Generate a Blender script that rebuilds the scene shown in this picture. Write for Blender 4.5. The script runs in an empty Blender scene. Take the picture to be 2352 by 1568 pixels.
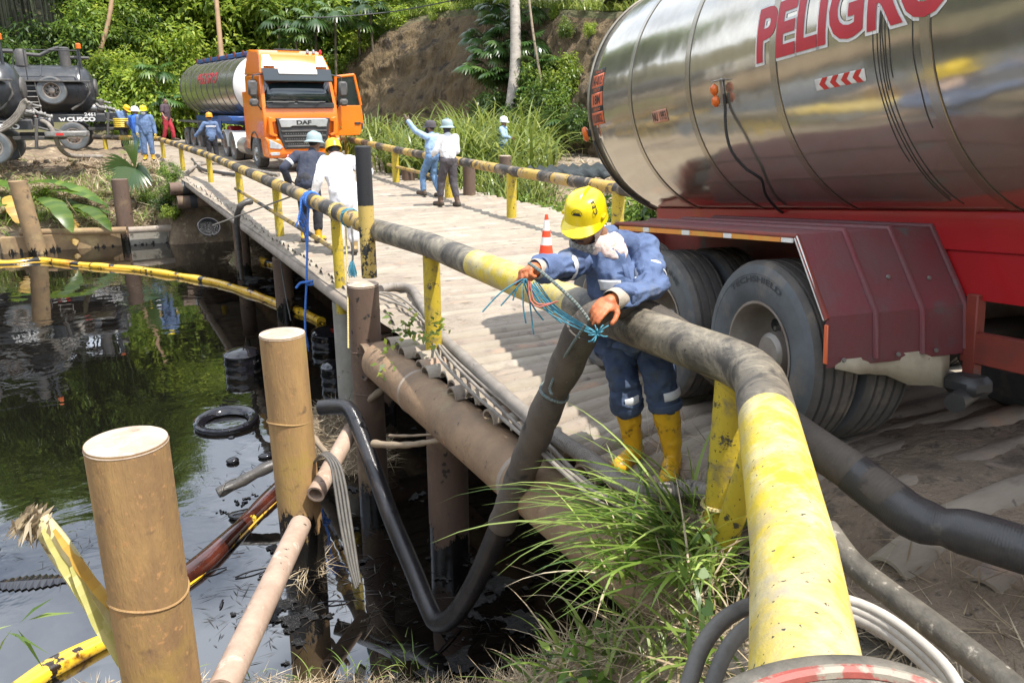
import bpy, bmesh, math, random
import numpy as np
from math import sin, cos, pi, radians, sqrt, atan2
from mathutils import Vector, Matrix

rng = np.random.default_rng(7)
random.seed(7)
SC = bpy.context.scene
COL = SC.collection

# ------------------------------------------------------------------ camera
FP = 1829.0; CX, CY = 1176.0, 784.0; CAMH = 2.2
PITCH = math.atan(549 / FP); YAW = radians(27.8)
fh = np.array([sin(YAW), cos(YAW), 0.0]); RT = np.array([cos(YAW), -sin(YAW), 0.0]); ZV = np.array([0, 0, 1.0])
FW = fh * cos(PITCH) - ZV * sin(PITCH); UPV = fh * sin(PITCH) + ZV * cos(PITCH); CAMP = np.array([0, 0, CAMH])
cam_d = bpy.data.cameras.new('camera'); cam = bpy.data.objects.new('camera', cam_d); COL.objects.link(cam)
cam_d.sensor_width = 36.0; cam_d.lens = 28.0; cam_d.clip_start = 0.05; cam_d.clip_end = 2000
cam.matrix_world = Matrix(((RT[0], UPV[0], -FW[0], CAMP[0]), (RT[1], UPV[1], -FW[1], CAMP[1]), (RT[2], UPV[2], -FW[2], CAMP[2]), (0, 0, 0, 1)))
SC.camera = cam

# ------------------------------------------------------------------ light
SUN_AZ, SUN_EL = radians(152), radians(64)
SUNV = Vector((cos(SUN_EL) * sin(SUN_AZ), cos(SUN_EL) * cos(SUN_AZ), sin(SUN_EL)))
world = bpy.data.worlds.new('World'); SC.world = world; world.use_nodes = True
wn = world.node_tree; wn.nodes.clear()
w_out = wn.nodes.new('ShaderNodeOutputWorld'); w_bg = wn.nodes.new('ShaderNodeBackground')
w_sky = wn.nodes.new('ShaderNodeTexSky'); w_sky.sky_type = 'NISHITA'; w_sky.sun_disc = False
w_sky.sun_elevation = SUN_EL; w_sky.sun_rotation = SUN_AZ; w_sky.air_density = 1.0; w_sky.dust_density = 1.5
w_tc = wn.nodes.new('ShaderNodeTexCoord'); w_map = wn.nodes.new('ShaderNodeMapping'); w_map.inputs['Scale'].default_value = (1.0, 1.0, 2.2)
w_no = wn.nodes.new('ShaderNodeTexNoise'); w_no.inputs['Scale'].default_value = 2.1; w_no.inputs['Detail'].default_value = 7; w_no.inputs['Roughness'].default_value = 0.55
w_rp = wn.nodes.new('ShaderNodeValToRGB'); w_rp.color_ramp.elements[0].position = 0.34; w_rp.color_ramp.elements[1].position = 0.56
w_mx = wn.nodes.new('ShaderNodeMix'); w_mx.data_type = 'RGBA'
w_mx.inputs['B'].default_value = (9.6, 10.4, 11.7, 1)
wn.links.new(w_tc.outputs['Generated'], w_map.inputs['Vector']); wn.links.new(w_map.outputs['Vector'], w_no.inputs['Vector'])
wn.links.new(w_no.outputs['Fac'], w_rp.inputs['Fac']); wn.links.new(w_rp.outputs['Color'], w_mx.inputs['Factor'])
wn.links.new(w_sky.outputs['Color'], w_mx.inputs['A']); wn.links.new(w_mx.outputs['Result'], w_bg.inputs['Color'])
w_bg.inputs['Strength'].default_value = 0.12
wn.links.new(w_bg.outputs['Background'], w_out.inputs['Surface'])
sun_d = bpy.data.lights.new('sun', 'SUN'); sun_d.energy = 4.3; sun_d.angle = radians(0.5); sun_d.color = (1.0, 0.95, 0.875)
sun = bpy.data.objects.new('sun', sun_d); COL.objects.link(sun)
sun.rotation_euler = SUNV.to_track_quat('Z', 'Y').to_euler()
SC.view_settings.view_transform = 'Standard'; SC.view_settings.look = 'None'
SC.view_settings.exposure = 0.82; SC.view_settings.gamma = 1.0
SC.view_settings.use_curve_mapping = False

# ------------------------------------------------------------------ measuring helpers (photo survey -> metres)
def ray(x, y): return FW + RT * (x - CX) / FP - UPV * (y - CY) / FP
def atz(x, y, z=0.0):
    r = ray(x, y); return CAMP + r * (z - CAMH) / r[2]
def atd(x, y, d): return CAMP + ray(x, y) * d
def V(p): return Vector((float(p[0]), float(p[1]), float(p[2])))
def sstep(a, b, x):
    t = np.clip((np.asarray(x, float) - a) / (b - a), 0, 1); return t * t * (3 - 2 * t)
def _h(ix, iy, iz, s):
    n = (ix.astype(np.int64) * 374761393 + iy.astype(np.int64) * 668265263 + iz.astype(np.int64) * 2147483647 + s * 1274126177) & 0xffffffff
    n = ((n ^ (n >> 13)) * 1274126177) & 0xffffffff
    return ((n ^ (n >> 16)) & 0xffff) / 65535.0
def noise3(p, s=0):
    p = np.asarray(p, float); i = np.floor(p); f = p - i; f = f * f * (3 - 2 * f); i = i.astype(np.int64)
    r = 0
    for dx in (0, 1):
        for dy in (0, 1):
            for dz in (0, 1):
                w = (f[..., 0] if dx else 1 - f[..., 0]) * (f[..., 1] if dy else 1 - f[..., 1]) * (f[..., 2] if dz else 1 - f[..., 2])
                r = r + w * _h(i[..., 0] + dx, i[..., 1] + dy, i[..., 2] + dz, s)
    return r * 2 - 1
def fbm(p, octv=4, s=0):
    a, r, p = 1.0, 0, np.asarray(p, float)
    for k in range(octv):
        r = r + a * noise3(p, s + k); p = p * 2.03 + 11.3; a *= 0.5
    return r
def fbm2(x, y, f, octv=4, s=0):
    x = np.asarray(x, float); y = np.asarray(y, float)
    return fbm(np.stack([x * f, y * f, np.full(np.broadcast(x, y).shape, 0.37 + s)], -1), octv, s)

# ------------------------------------------------------------------ mesh builder
def basis(d, up=(0, 0, 1)):
    d = Vector(d).normalized(); u = Vector(up)
    if abs(d.dot(u)) > 0.98: u = Vector((1, 0, 0))
    x = u.cross(d).normalized(); return x, d.cross(x), d
class MB:
    def __init__(s): s.v = []; s.f = []; s.m = []; s.ln = {}; s.bd = {}
    def add(s, vs, fs, mat=0, xf=None):
        o = len(s.v)
        s.v += [tuple(xf @ Vector(p)) for p in vs] if xf is not None else [tuple(p) for p in vs]
        s.f += [tuple(i + o for i in f) for f in fs]; s.m += [mat] * len(fs); return o
    def box(s, c, d, rot=None, mat=0, bev=None, xf=None):
        hx, hy, hz = d[0] / 2, d[1] / 2, d[2] / 2
        b = min(hx, hy, hz) * 0.25 if bev is None else min(bev, min(hx, hy, hz) * 0.9)
        vs, idx = [], {}
        for sx in (-1, 1):
            for sy in (-1, 1):
                for sz in (-1, 1):
                    for a in range(3):
                        h = [hx - b, hy - b, hz - b]; h[a] = (hx, hy, hz)[a]
                        idx[(sx, sy, sz, a)] = len(vs); vs.append((sx * h[0], sy * h[1], sz * h[2]))
        fs = []
        for a in range(3):
            o1, o2 = [k for k in range(3) if k != a]
            for sg in (-1, 1):
                q = []
                for (p, r) in ((-1, -1), (1, -1), (1, 1), (-1, 1)):
                    t = [0, 0, 0]; t[a] = sg; t[o1] = p; t[o2] = r; q.append(idx[(t[0], t[1], t[2], a)])
                fs.append(q)
        for a in range(3):
            for bb in range(a + 1, 3):
                c3 = 3 - a - bb
                for sa in (-1, 1):
                    for sb in (-1, 1):
                        t0 = [0, 0, 0]; t0[a] = sa; t0[bb] = sb; t1 = list(t0); t0[c3] = -1; t1[c3] = 1
                        fs.append([idx[(*t0, a)], idx[(*t1, a)], idx[(*t1, bb)], idx[(*t0, bb)]])
        for sx in (-1, 1):
            for sy in (-1, 1):
                for sz in (-1, 1): fs.append([idx[(sx, sy, sz, a)] for a in range(3)])
        out = []
        for f in fs:
            p = [Vector(vs[i]) for i in f]; n = (p[1] - p[0]).cross(p[2] - p[0]); cc = sum(p, Vector()) / len(p)
            out.append(f if n.dot(cc) > 0 else f[::-1])
        M = Matrix.Translation(Vector(c))
        if rot is not None: M = M @ (rot.to_4x4() if isinstance(rot, Matrix) else Matrix.Rotation(rot, 4, 'Z'))
        if xf is not None: M = xf @ M
        s.add(vs, out, mat, M)
    def tube(s, path, r, n=10, mat=0, caps=True, closed=False, band=None, flat=1.0, up=(0, 0, 1), xf=None):
        P = [Vector(p) for p in path]; N = len(P)
        R = [r] * N if not hasattr(r, '__len__') else list(r)
        o = len(s.v); T = []
        for i in range(N):
            a = P[(i - 1) % N] if (i or closed) else P[0]; b = P[(i + 1) % N] if (i < N - 1 or closed) else P[-1]
            t = (b - a); T.append(t.normalized() if t.length > 1e-9 else Vector((0, 0, 1)))
        x, y, _ = basis(T[0], up); L = 0.0; vs = []
        for i in range(N):
            if i:
                q = T[i - 1].rotation_difference(T[i]); x = q @ x; y = q @ y; L += (P[i] - P[i - 1]).length
            for k in range(n):
                a = 2 * pi * k / n
                vs.append(P[i] + (x * cos(a) * flat + y * sin(a)) * R[i])
                s.ln[o + len(vs) - 1] = L
                if band is not None: s.bd[o + len(vs) - 1] = band[i]
        fs = []
        for i in range(N if closed else N - 1):
            j = (i + 1) % N
            for k in range(n):
                k2 = (k + 1) % n; fs.append((i * n + k, i * n + k2, j * n + k2, j * n + k))
        if caps and not closed:
            fs.append(tuple(range(n))[::-1]); fs.append(tuple((N - 1) * n + k for k in range(n)))
        s.add(vs, fs, mat, xf)
    def lathe(s, prof, n=24, c=(0, 0, 0), axis=(0, 0, 1), mat=0, xf=None, arc=2 * pi, mats=None):
        x, y, z = basis(axis); c = Vector(c); vs = []; full = abs(arc - 2 * pi) < 1e-6; m = n if full else n + 1
        for (r, h) in prof:
            for k in range(m):
                a = arc * k / n; vs.append(c + x * (r * cos(a)) + y * (r * sin(a)) + z * h)
        for i in range(len(prof) - 1):
            fs = []
            for k in range(n):
                k2 = (k + 1) % m; fs.append((i * m + k, i * m + k2, (i + 1) * m + k2, (i + 1) * m + k))
            if i == 0: o = s.add(vs, fs, mats[i] if mats else mat, xf)
            else:
                s.f += [tuple(q + o for q in f) for f in fs]; s.m += [mats[i] if mats else mat] * len(fs)
    def prism(s, pts, y0, y1, mat=0, xf=None):
        n = len(pts); vs = [(p[0], y0, p[1]) for p in pts] + [(p[0], y1, p[1]) for p in pts]
        ar = sum(pts[i][0] * pts[(i + 1) % n][1] - pts[(i + 1) % n][0] * pts[i][1] for i in range(n))
        fs = [tuple(range(n)), tuple(range(2 * n - 1, n - 1, -1))] + [(i + n, (i + 1) % n + n, (i + 1) % n, i) for i in range(n)]
        if (ar > 0) == (y0 > y1): fs = [f[::-1] for f in fs]
        s.add(vs, fs, mat, xf)
    def quad(s, pts, mat=0, xf=None): s.add(pts, [tuple(range(len(pts)))], mat, xf)
    def capsule(s, p0, p1, r0, r1, n=12, flat=1.0, up=(0, 0, 1)):
        p0, p1 = Vector(p0), Vector(p1); d = p1 - p0; L = d.length
        d = d / L if L > 1e-6 else Vector((0, 0, 1)); path, R = [], []
        for a in (-89, -60, -30, 0): path.append(p0 + d * r0 * sin(radians(a))); R.append(r0 * cos(radians(a)))
        for a in (0, 30, 60, 89): path.append(p1 + d * r1 * sin(radians(a))); R.append(r1 * cos(radians(a)))
        s.tube(path, R, n, caps=True, flat=flat, up=up)
    def ball(s, c, r, n=14, rot=None):
        if not hasattr(r, '__len__'): r = (r, r, r)
        prof = [(max(1e-4, cos(a)), sin(a)) for a in np.linspace(-pi / 2, pi / 2, 9)]
        M = Matrix.Translation(Vector(c)) @ (rot.to_4x4() if rot is not None else Matrix.Identity(4)) @ Matrix.Diagonal((*r, 1))
        s.lathe(prof, n, xf=M)
    def mesh(s, name, mats=(), smooth=40):
        me = bpy.data.meshes.new(name); me.from_pydata(s.v, [], s.f)
        for m in mats: me.materials.append(m)
        if len(mats) > 1: me.polygons.foreach_set('material_index', s.m)
        if s.ln:
            a = me.attributes.new('len', 'FLOAT', 'POINT'); d = np.zeros(len(s.v), np.float32)
            d[list(s.ln.keys())] = list(s.ln.values()); a.data.foreach_set('value', d)
        if s.bd:
            a = me.attributes.new('band', 'FLOAT', 'POINT'); d = np.ones(len(s.v), np.float32)
            d[list(s.bd.keys())] = list(s.bd.values()); a.data.foreach_set('value', d)
        if smooth:
            me.polygons.foreach_set('use_smooth', np.ones(len(s.f), bool)); me.set_sharp_from_angle(angle=radians(smooth))
        me.update(); return me
    def build(s, name, mats, parent=None, smooth=40):
        if not isinstance(mats, (list, tuple)): mats = [mats]
        return obj(name, s.mesh(name, mats, smooth), parent)
def obj(name, me, parent=None, mat=None):
    o = bpy.data.objects.new(name, me); COL.objects.link(o)
    if parent is not None: o.parent = parent
    if mat is not None: me.materials.append(mat)
    return o
def tag(o, label=None, cat=None, group=None, kind=None):
    for k, v in (('label', label), ('category', cat), ('group', group), ('kind', kind)):
        if v: o[k] = v
    return o
def thing(name, label, cat, M=None, group=None):
    o = bpy.data.objects.new(name, None); COL.objects.link(o); o.empty_display_size = 0.2
    if M is not None: o.matrix_world = M if isinstance(M, Matrix) else Matrix.Translation(Vector(M))
    return tag(o, label, cat, group)
def frame(o, x, y, z):
    return Matrix(((x[0], y[0], z[0], o[0]), (x[1], y[1], z[1], o[1]), (x[2], y[2], z[2], o[2]), (0, 0, 0, 1)))
def np_mesh(name, Vx, F, mat=None, rnd=None, smooth=False):
    me = bpy.data.meshes.new(name); Vx = np.asarray(Vx, np.float32); F = np.asarray(F, np.int32); k = F.shape[1]
    me.vertices.add(len(Vx)); me.vertices.foreach_set('co', Vx.ravel())
    me.loops.add(F.size); me.loops.foreach_set('vertex_index', F.ravel())
    me.polygons.add(len(F)); me.polygons.foreach_set('loop_start', np.arange(0, F.size, k, dtype=np.int32))
    if smooth: me.polygons.foreach_set('use_smooth', np.ones(len(F), bool))
    if rnd is not None:
        a = me.attributes.new('rnd', 'FLOAT', 'FACE'); a.data.foreach_set('value', np.asarray(rnd, np.float32))
    if mat is not None: me.materials.append(mat)
    me.update(calc_edges=True); me.validate(); return me
def spline(pts, step=0.1, closed=False):
    P = [np.array(p, float) for p in pts]; out = []
    n = len(P)
    for i in range(n - 1):
        p0 = P[max(i - 1, 0)]; p1 = P[i]; p2 = P[i + 1]; p3 = P[min(i + 2, n - 1)]
        m = max(2, int(np.linalg.norm(p2 - p1) / step))
        for k in range(m):
            t = k / m
            out.append(0.5 * ((2 * p1) + (p2 - p0) * t + (2 * p0 - 5 * p1 + 4 * p2 - p3) * t * t + (3 * p1 - p0 - 3 * p2 + p3) * t ** 3))
    out.append(P[-1]); return [tuple(p) for p in out]
def poly_path(pts, step=0.1, fillet=None):
    P = [np.array(p, float) for p in pts]
    if fillet:
        Q = [P[0]]
        for i in range(1, len(P) - 1):
            a, b, c = P[i - 1], P[i], P[i + 1]; f = fillet.get(i, 0)
            if not f: Q.append(b); continue
            p = b + (a - b) / np.linalg.norm(a - b) * f; q = b + (c - b) / np.linalg.norm(c - b) * f
            for t in np.linspace(0, 1, 7): Q.append((1 - t) ** 2 * p + 2 * t * (1 - t) * b + t * t * q)
        P = Q + [P[-1]]
    out = []
    for a, b in zip(P[:-1], P[1:]):
        m = max(1, int(np.linalg.norm(b - a) / step))
        out += [a + (b - a) * k / m for k in range(m)]
    out.append(P[-1]); return out
def remesh(mb, name, voxel, mats=(), smooth_it=2, wrinkle=None):
    me = mb.mesh(name + '_src', (), 0); o = bpy.data.objects.new('tmp', me); COL.objects.link(o)
    m = o.modifiers.new('r', 'REMESH'); m.mode = 'VOXEL'; m.voxel_size = voxel; m.use_smooth_shade = True
    if smooth_it:
        s = o.modifiers.new('s', 'SMOOTH'); s.iterations = smooth_it; s.factor = 0.5
    dg = bpy.context.evaluated_depsgraph_get(); r = bpy.data.meshes.new_from_object(o.evaluated_get(dg))
    bpy.data.objects.remove(o); bpy.data.meshes.remove(me); r.name = name
    if wrinkle:
        n = len(r.vertices); co = np.empty(n * 3, np.float32); r.vertices.foreach_get('co', co); co = co.reshape(-1, 3)
        no = np.empty(n * 3, np.float32); r.vertices.foreach_get('normal', no); no = no.reshape(-1, 3)
        co = co + no * wrinkle(co, no)[:, None]; r.vertices.foreach_set('co', co.astype(np.float32).ravel()); r.update()
    r.polygons.foreach_set('use_smooth', np.ones(len(r.polygons), bool))
    for m in mats: r.materials.append(m)
    return r
FONT_CACHE = {}
def text_geo(body, size, offset=0.0, extrude=0.0, bold=False):
    c = bpy.data.curves.new('t', 'FONT'); c.body = body; c.size = size; c.offset = offset; c.extrude = extrude
    c.align_x = 'LEFT'; c.resolution_u = 4
    o = bpy.data.objects.new('t', c); COL.objects.link(o)
    dg = bpy.context.evaluated_depsgraph_get(); me = bpy.data.meshes.new_from_object(o.evaluated_get(dg))
    bpy.data.objects.remove(o); bpy.data.curves.remove(c)
    vs = [tuple(v.co) for v in me.vertices]; fs = [tuple(p.vertices) for p in me.polygons]; bpy.data.meshes.remove(me)
    return vs, fs
def text_obj(name, body, width, height, fn, mat, parent, offset=0.0, cut=None, extrude=0.0):
    """text stretched to width x height, each vertex sent through fn(u,v,w)"""
    vs, fs = text_geo(body, 1.0, offset, extrude)
    b0, _ = text_geo(body, 1.0, 0.0)
    a = np.array(b0); x0, y0 = a[:, 0].min(), a[:, 1].min(); sx = width / max(1e-6, a[:, 0].max() - x0); sy = height / max(1e-6, a[:, 1].max() - y0)
    bm = bmesh.new(); bv = [bm.verts.new(((p[0] - x0) * sx, (p[1] - y0) * sy, p[2])) for p in vs]
    for f in fs:
        try: bm.faces.new([bv[i] for i in f])
        except ValueError: pass
    if cut:
        for yy in np.arange(-0.1, height + 0.1, cut):
            g = bm.verts[:] + bm.edges[:] + bm.faces[:]
            bmesh.ops.bisect_plane(bm, geom=g, plane_co=(0, yy, 0), plane_no=(0, 1, 0))
    for v in bm.verts: v.co = Vector(fn(*v.co))
    me = bpy.data.meshes.new(name); bm.to_mesh(me); bm.free()
    return obj(name, me, parent, mat)
# ------------------------------------------------------------------ materials
def srgb(*c): return tuple((x / 255 / 12.92 if x / 255 <= 0.04045 else ((x / 255 + 0.055) / 1.055) ** 2.4) for x in c)
class NT:
    def __init__(s, name):
        s.m = bpy.data.materials.new(name); s.m.use_nodes = True; s.t = s.m.node_tree; s.t.nodes.clear()
        s.out = s.n('ShaderNodeOutputMaterial'); s._co = None; s._rnd = None; s.world = False
    def n(s, k, **kw):
        q = s.t.nodes.new(k)
        for a, b in kw.items(): setattr(q, a, b)
        return q
    def l(s, a, b): s.t.links.new(a, b)
    def co(s):
        if s._co is None and s.world: s._co = s.n('ShaderNodeNewGeometry').outputs['Position']
        if s._co is None:
            tc = s.n('ShaderNodeTexCoord'); oi = s.n('ShaderNodeObjectInfo'); m = s.n('ShaderNodeVectorMath', operation='MULTIPLY_ADD')
            s.l(oi.outputs['Random'], m.inputs[0]); m.inputs[1].default_value = (37, 53, 29); s.l(tc.outputs['Object'], m.inputs[2])
            s._co = m.outputs[0]; s._rnd = oi.outputs['Random']
        return s._co
    def noise(s, scale, detail=4, rough=0.6, stretch=None, dist=0.0):
        q = s.n('ShaderNodeTexNoise'); q.inputs['Scale'].default_value = scale; q.inputs['Detail'].default_value = detail
        q.inputs['Roughness'].default_value = rough; q.inputs['Distortion'].default_value = dist; c = s.co()
        if stretch:
            mp = s.n('ShaderNodeMapping'); mp.inputs['Scale'].default_value = stretch; s.l(c, mp.inputs['Vector']); c = mp.outputs[0]
        s.l(c, q.inputs['Vector']); return q.outputs['Fac']
    def ramp(s, fac, stops):
        r = s.n('ShaderNodeValToRGB'); e = r.color_ramp.elements
        while len(e) < len(stops): e.new(0.5)
        for q, (p, c) in zip(e, stops):
            q.position = p; q.color = (*c, 1) if hasattr(c, '__len__') else (c, c, c, 1)
        s.l(fac, r.inputs['Fac']); return r.outputs['Color']
    def mix(s, fac, a, b):
        m = s.n('ShaderNodeMix', data_type='RGBA')
        if hasattr(fac, 'links') or hasattr(fac, 'is_linked'): s.l(fac, m.inputs['Factor'])
        else: m.inputs['Factor'].default_value = fac
        for v, k in ((a, 'A'), (b, 'B')):
            if hasattr(v, 'is_linked'): s.l(v, m.inputs[k])
            else: m.inputs[k].default_value = (*v, 1)
        return m.outputs['Result']
    def math(s, op, a, b=None, clamp=False):
        m = s.n('ShaderNodeMath', operation=op); m.use_clamp = clamp
        for k, v in enumerate((a, b)):
            if v is None: continue
            if hasattr(v, 'is_linked'): s.l(v, m.inputs[k])
            else: m.inputs[k].default_value = v
        return m.outputs[0]
    def attr(s, name):
        a = s.n('ShaderNodeAttribute'); a.attribute_name = name; return a.outputs['Fac']
    def bsdf(s, col, rough=0.6, metal=0.0, bump=None, bstr=0.3, bdist=0.02, **kw):
        b = s.n('ShaderNodeBsdfPrincipled')
        for v, k in ((col, 'Base Color'), (rough, 'Roughness'), (metal, 'Metallic')):
            if hasattr(v, 'is_linked'): s.l(v, b.inputs[k])
            else: b.inputs[k].default_value = (*v, 1) if hasattr(v, '__len__') else v
        for k, v in kw.items(): b.inputs[k].default_value = v
        if bump is not None:
            u = s.n('ShaderNodeBump'); u.inputs['Strength'].default_value = bstr; u.inputs['Distance'].default_value = bdist
            s.l(bump, u.inputs['Height']); s.l(u.outputs[0], b.inputs['Normal'])
        s.l(b.outputs[0], s.out.inputs['Surface']); return b
def pm(name, c1, c2=None, scale=6, rough=0.7, metal=0, bstr=0.0, bscale=30, spots=(), stretch=None, rib=None, rvar=0.0, bdist=0.01, world=False, oil=None, **kw):
    """two-tone noise + list of blotches (colour, scale, threshold, softness) + ribs along 'len'"""
    t = NT(name); t.world = world; c2 = c2 or tuple(x * 0.7 for x in c1)
    col = t.mix(t.ramp(t.noise(scale, 5, 0.65, stretch), [(0.32, 0.0), (0.68, 1.0)]), c1, c2)
    for (sc_, nsc, th, soft) in spots:
        col = t.mix(t.ramp(t.noise(nsc, 5, 0.6), [(th, 0.0), (min(1, th + soft), 1.0)]), col, sc_)
    if oil is not None:
        sp = t.n('ShaderNodeSeparateXYZ'); t.l(t.n('ShaderNodeNewGeometry').outputs['Position'], sp.inputs[0])
        zz = t.math('ADD', t.math('SUBTRACT', oil, sp.outputs['Z']), t.math('MULTIPLY', t.math('SUBTRACT', t.noise(3.5, 6, 0.7, (1, 1, .45)), 0.5), 1.7))
        st = t.ramp(zz, [(0.0, 0.0), (0.06, 1.0)]); col = t.mix(st, col, (0.010, 0.009, 0.008))
    bump = None
    if bstr: bump = t.noise(bscale, 5, 0.6, stretch)
    if rib:
        w = t.math('SINE', t.math('MULTIPLY', t.attr('len'), 2 * pi / rib[0]))
        w = t.math('MULTIPLY', w, rib[1]); bump = t.math('ADD', w, bump) if bump is not None else w; bstr = max(bstr, 0.5)
    r = rough if oil is None else t.math('SUBTRACT', rough, t.math('MULTIPLY', st, rough - 0.2))
    if rvar and oil is None: r = t.math('ADD', t.math('MULTIPLY', t.noise(scale * 2, 3), rvar), rough - rvar / 2)
    t.bsdf(col, r, metal, bump, bstr, bdist, **kw); return t.m
def banded(name, yel, blk, dirt, dirt_amt=0.5, dscale=5.0, chip=None, rough=0.55, edge=0.35, specks=0.66, soft=0.03):
    """painted pipe: band attr 1 = yellow, 0 = black, worn borders, mud and chips"""
    t = NT(name)
    f = t.math('ADD', t.attr('band'), t.math('MULTIPLY', t.math('SUBTRACT', t.noise(14, 6, 0.7), 0.5), edge * 2))
    col = t.mix(t.ramp(f, [(0.47, 0.0), (0.53, 1.0)]), blk, yel)
    if chip: col = t.mix(t.math('MULTIPLY', t.ramp(t.noise(chip[1], 6, 0.7), [(chip[2], 0.0), (chip[2] + soft, 1.0)]), t.ramp(f, [(0.47, 0.0), (0.53, 1.0)])), col, chip[0])
    col = t.mix(t.ramp(t.noise(dscale, 7, 0.72, (1, 1, 1), 0.6), [(dirt_amt, 0.0), (dirt_amt + 0.13 + soft, 1.0)]), col, dirt)
    sp = t.ramp(t.noise(55, 3, 0.5), [(specks, 0.0), (specks + .04, 1.0)]); col = t.mix(sp, col, (0.03, 0.027, 0.022))
    bm_ = t.noise(28, 6, 0.7)
    t.bsdf(col, rough, 0, bm_, 0.35, 0.012); return t.m
def leafm(name, dark, mid, light, rough=0.42, trans=0.35, spec=0.5):
    t = NT(name); a = t.attr('rnd'); col = t.ramp(a, [(0.0, dark), (0.5, mid), (1.0, light)])
    oi = t.n('ShaderNodeObjectInfo'); hs = t.n('ShaderNodeHueSaturation')
    mr = t.n('ShaderNodeMapRange'); t.l(oi.outputs['Random'], mr.inputs['Value']); mr.inputs['To Min'].default_value = 0.75; mr.inputs['To Max'].default_value = 1.25
    t.l(mr.outputs[0], hs.inputs['Value']); t.l(col, hs.inputs['Color'])
    b = t.n('ShaderNodeBsdfPrincipled'); t.l(hs.outputs[0], b.inputs['Base Color']); b.inputs['Roughness'].default_value = rough
    b.inputs['Specular IOR Level'].default_value = spec
    tr = t.n('ShaderNodeBsdfTranslucent'); hs2 = t.n('ShaderNodeHueSaturation'); hs2.inputs['Value'].default_value = 1.5; hs2.inputs['Hue'].default_value = 0.485
    t.l(hs.outputs[0], hs2.inputs['Color']); t.l(hs2.outputs[0], tr.inputs['Color'])
    ms = t.n('ShaderNodeMixShader'); ms.inputs[0].default_value = trans; t.l(b.outputs[0], ms.inputs[1]); t.l(tr.outputs[0], ms.inputs[2])
    t.l(ms.outputs[0], t.out.inputs['Surface']); return t.m

M = {}
M['rail'] = banded('rail_paint', (0.46, 0.29, 0.055), (0.04, 0.034, 0.03), (0.33, 0.25, 0.15), 0.50, 3.5, ((0.10, 0.07, 0.04), 6, 0.54), edge=0.7)
M['rail_near'] = banded('rail_paint_near', (0.60, 0.45, 0.03), (0.06, 0.053, 0.045), (0.36, 0.31, 0.225), 0.41, 4.5, ((0.62, 0.53, 0.24), 6, 0.47), edge=0.2, specks=0.67, soft=0.16)
M['post'] = banded('post_paint', (0.50, 0.37, 0.03), (0.035, 0.033, 0.03), (0.20, 0.16, 0.085), 0.53, 7.0, ((0.07, 0.06, 0.04), 11, 0.60))
M['stripe_post'] = banded('bollard_paint', (0.50, 0.36, 0.10), (0.022, 0.023, 0.026), (0.05, 0.05, 0.05), 0.60, 9.0, ((0.05, 0.04, 0.03), 7, 0.57), edge=0.9)
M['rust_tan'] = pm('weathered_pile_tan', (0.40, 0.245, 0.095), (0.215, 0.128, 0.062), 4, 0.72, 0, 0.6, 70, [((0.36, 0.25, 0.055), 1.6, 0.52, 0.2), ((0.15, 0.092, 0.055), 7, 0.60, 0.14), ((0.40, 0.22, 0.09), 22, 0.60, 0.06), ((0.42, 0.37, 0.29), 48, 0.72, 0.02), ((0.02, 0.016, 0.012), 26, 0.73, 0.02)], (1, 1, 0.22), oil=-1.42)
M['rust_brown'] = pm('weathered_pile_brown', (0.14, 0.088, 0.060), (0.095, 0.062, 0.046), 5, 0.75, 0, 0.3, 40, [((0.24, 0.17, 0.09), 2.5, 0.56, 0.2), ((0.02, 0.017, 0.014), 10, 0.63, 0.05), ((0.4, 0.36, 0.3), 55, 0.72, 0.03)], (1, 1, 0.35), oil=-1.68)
M['wall_tan'] = pm('muddy_wall', (0.29, 0.19, 0.095), (0.18, 0.125, 0.072), 2.5, 0.8, 0, 0.5, 25, [((0.36, 0.27, 0.13), 1.4, 0.55, 0.15), ((0.08, 0.06, 0.045), 4, 0.62, 0.08)], oil=-1.98)
M['pile_top'] = pm('pile_top', (0.46, 0.37, 0.29), (0.31, 0.23, 0.17), 7, 0.85, 0, 0.7, 30, [((0.58, 0.52, 0.44), 9, 0.57, 0.08), ((0.20, 0.14, 0.09), 5, 0.64, 0.08)])
M['girder'] = pm('girder_pipe', (0.29, 0.185, 0.105), (0.17, 0.115, 0.072), 2.6, 0.75, 0, 0.5, 35, [((0.10, 0.075, 0.055), 5, 0.58, 0.1), ((0.28, 0.24, 0.13), 2.2, 0.53, 0.2), ((0.06, 0.05, 0.045), 8, 0.64, 0.05), ((0.44, 0.22, 0.09), 5, 0.62, 0.1)])
M['edge_pipe'] = pm('edge_pipe', (0.34, 0.28, 0.22), (0.22, 0.18, 0.145), 4, 0.8, 0, 0.3, 30)
M['deck'] = pm('deck_pipe_mud', (0.33, 0.285, 0.222), (0.225, 0.19, 0.146), 2.6, 0.9, 0, 0.7, 40, [((0.19, 0.155, 0.125), 3.3, 0.58, 0.10), ((0.13, 0.11, 0.09), 9, 0.66, 0.05), ((0.40, 0.355, 0.295), 1.3, 0.54, 0.2)], (0.4, 1, 1), world=True)
M['deck2'] = pm('deck_pipe_rusty', (0.30, 0.25, 0.198), (0.21, 0.17, 0.13), 2.6, 0.85, 0, 0.7, 40, [((0.12, 0.10, 0.085), 6, 0.6, 0.08), ((0.38, 0.24, 0.155), 2, 0.56, 0.15), ((0.20, 0.16, 0.13), 3.1, 0.56, 0.1)], (0.4, 1, 1), world=True)
M['soil'] = pm('dry_soil', (0.33, 0.28, 0.218), (0.225, 0.185, 0.14), 2.2, 0.95, 0, 0.9, 30, [((0.17, 0.135, 0.10), 4, 0.57, 0.1), ((0.40, 0.355, 0.295), 1.4, 0.55, 0.2)], bdist=0.03, world=True)
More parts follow.
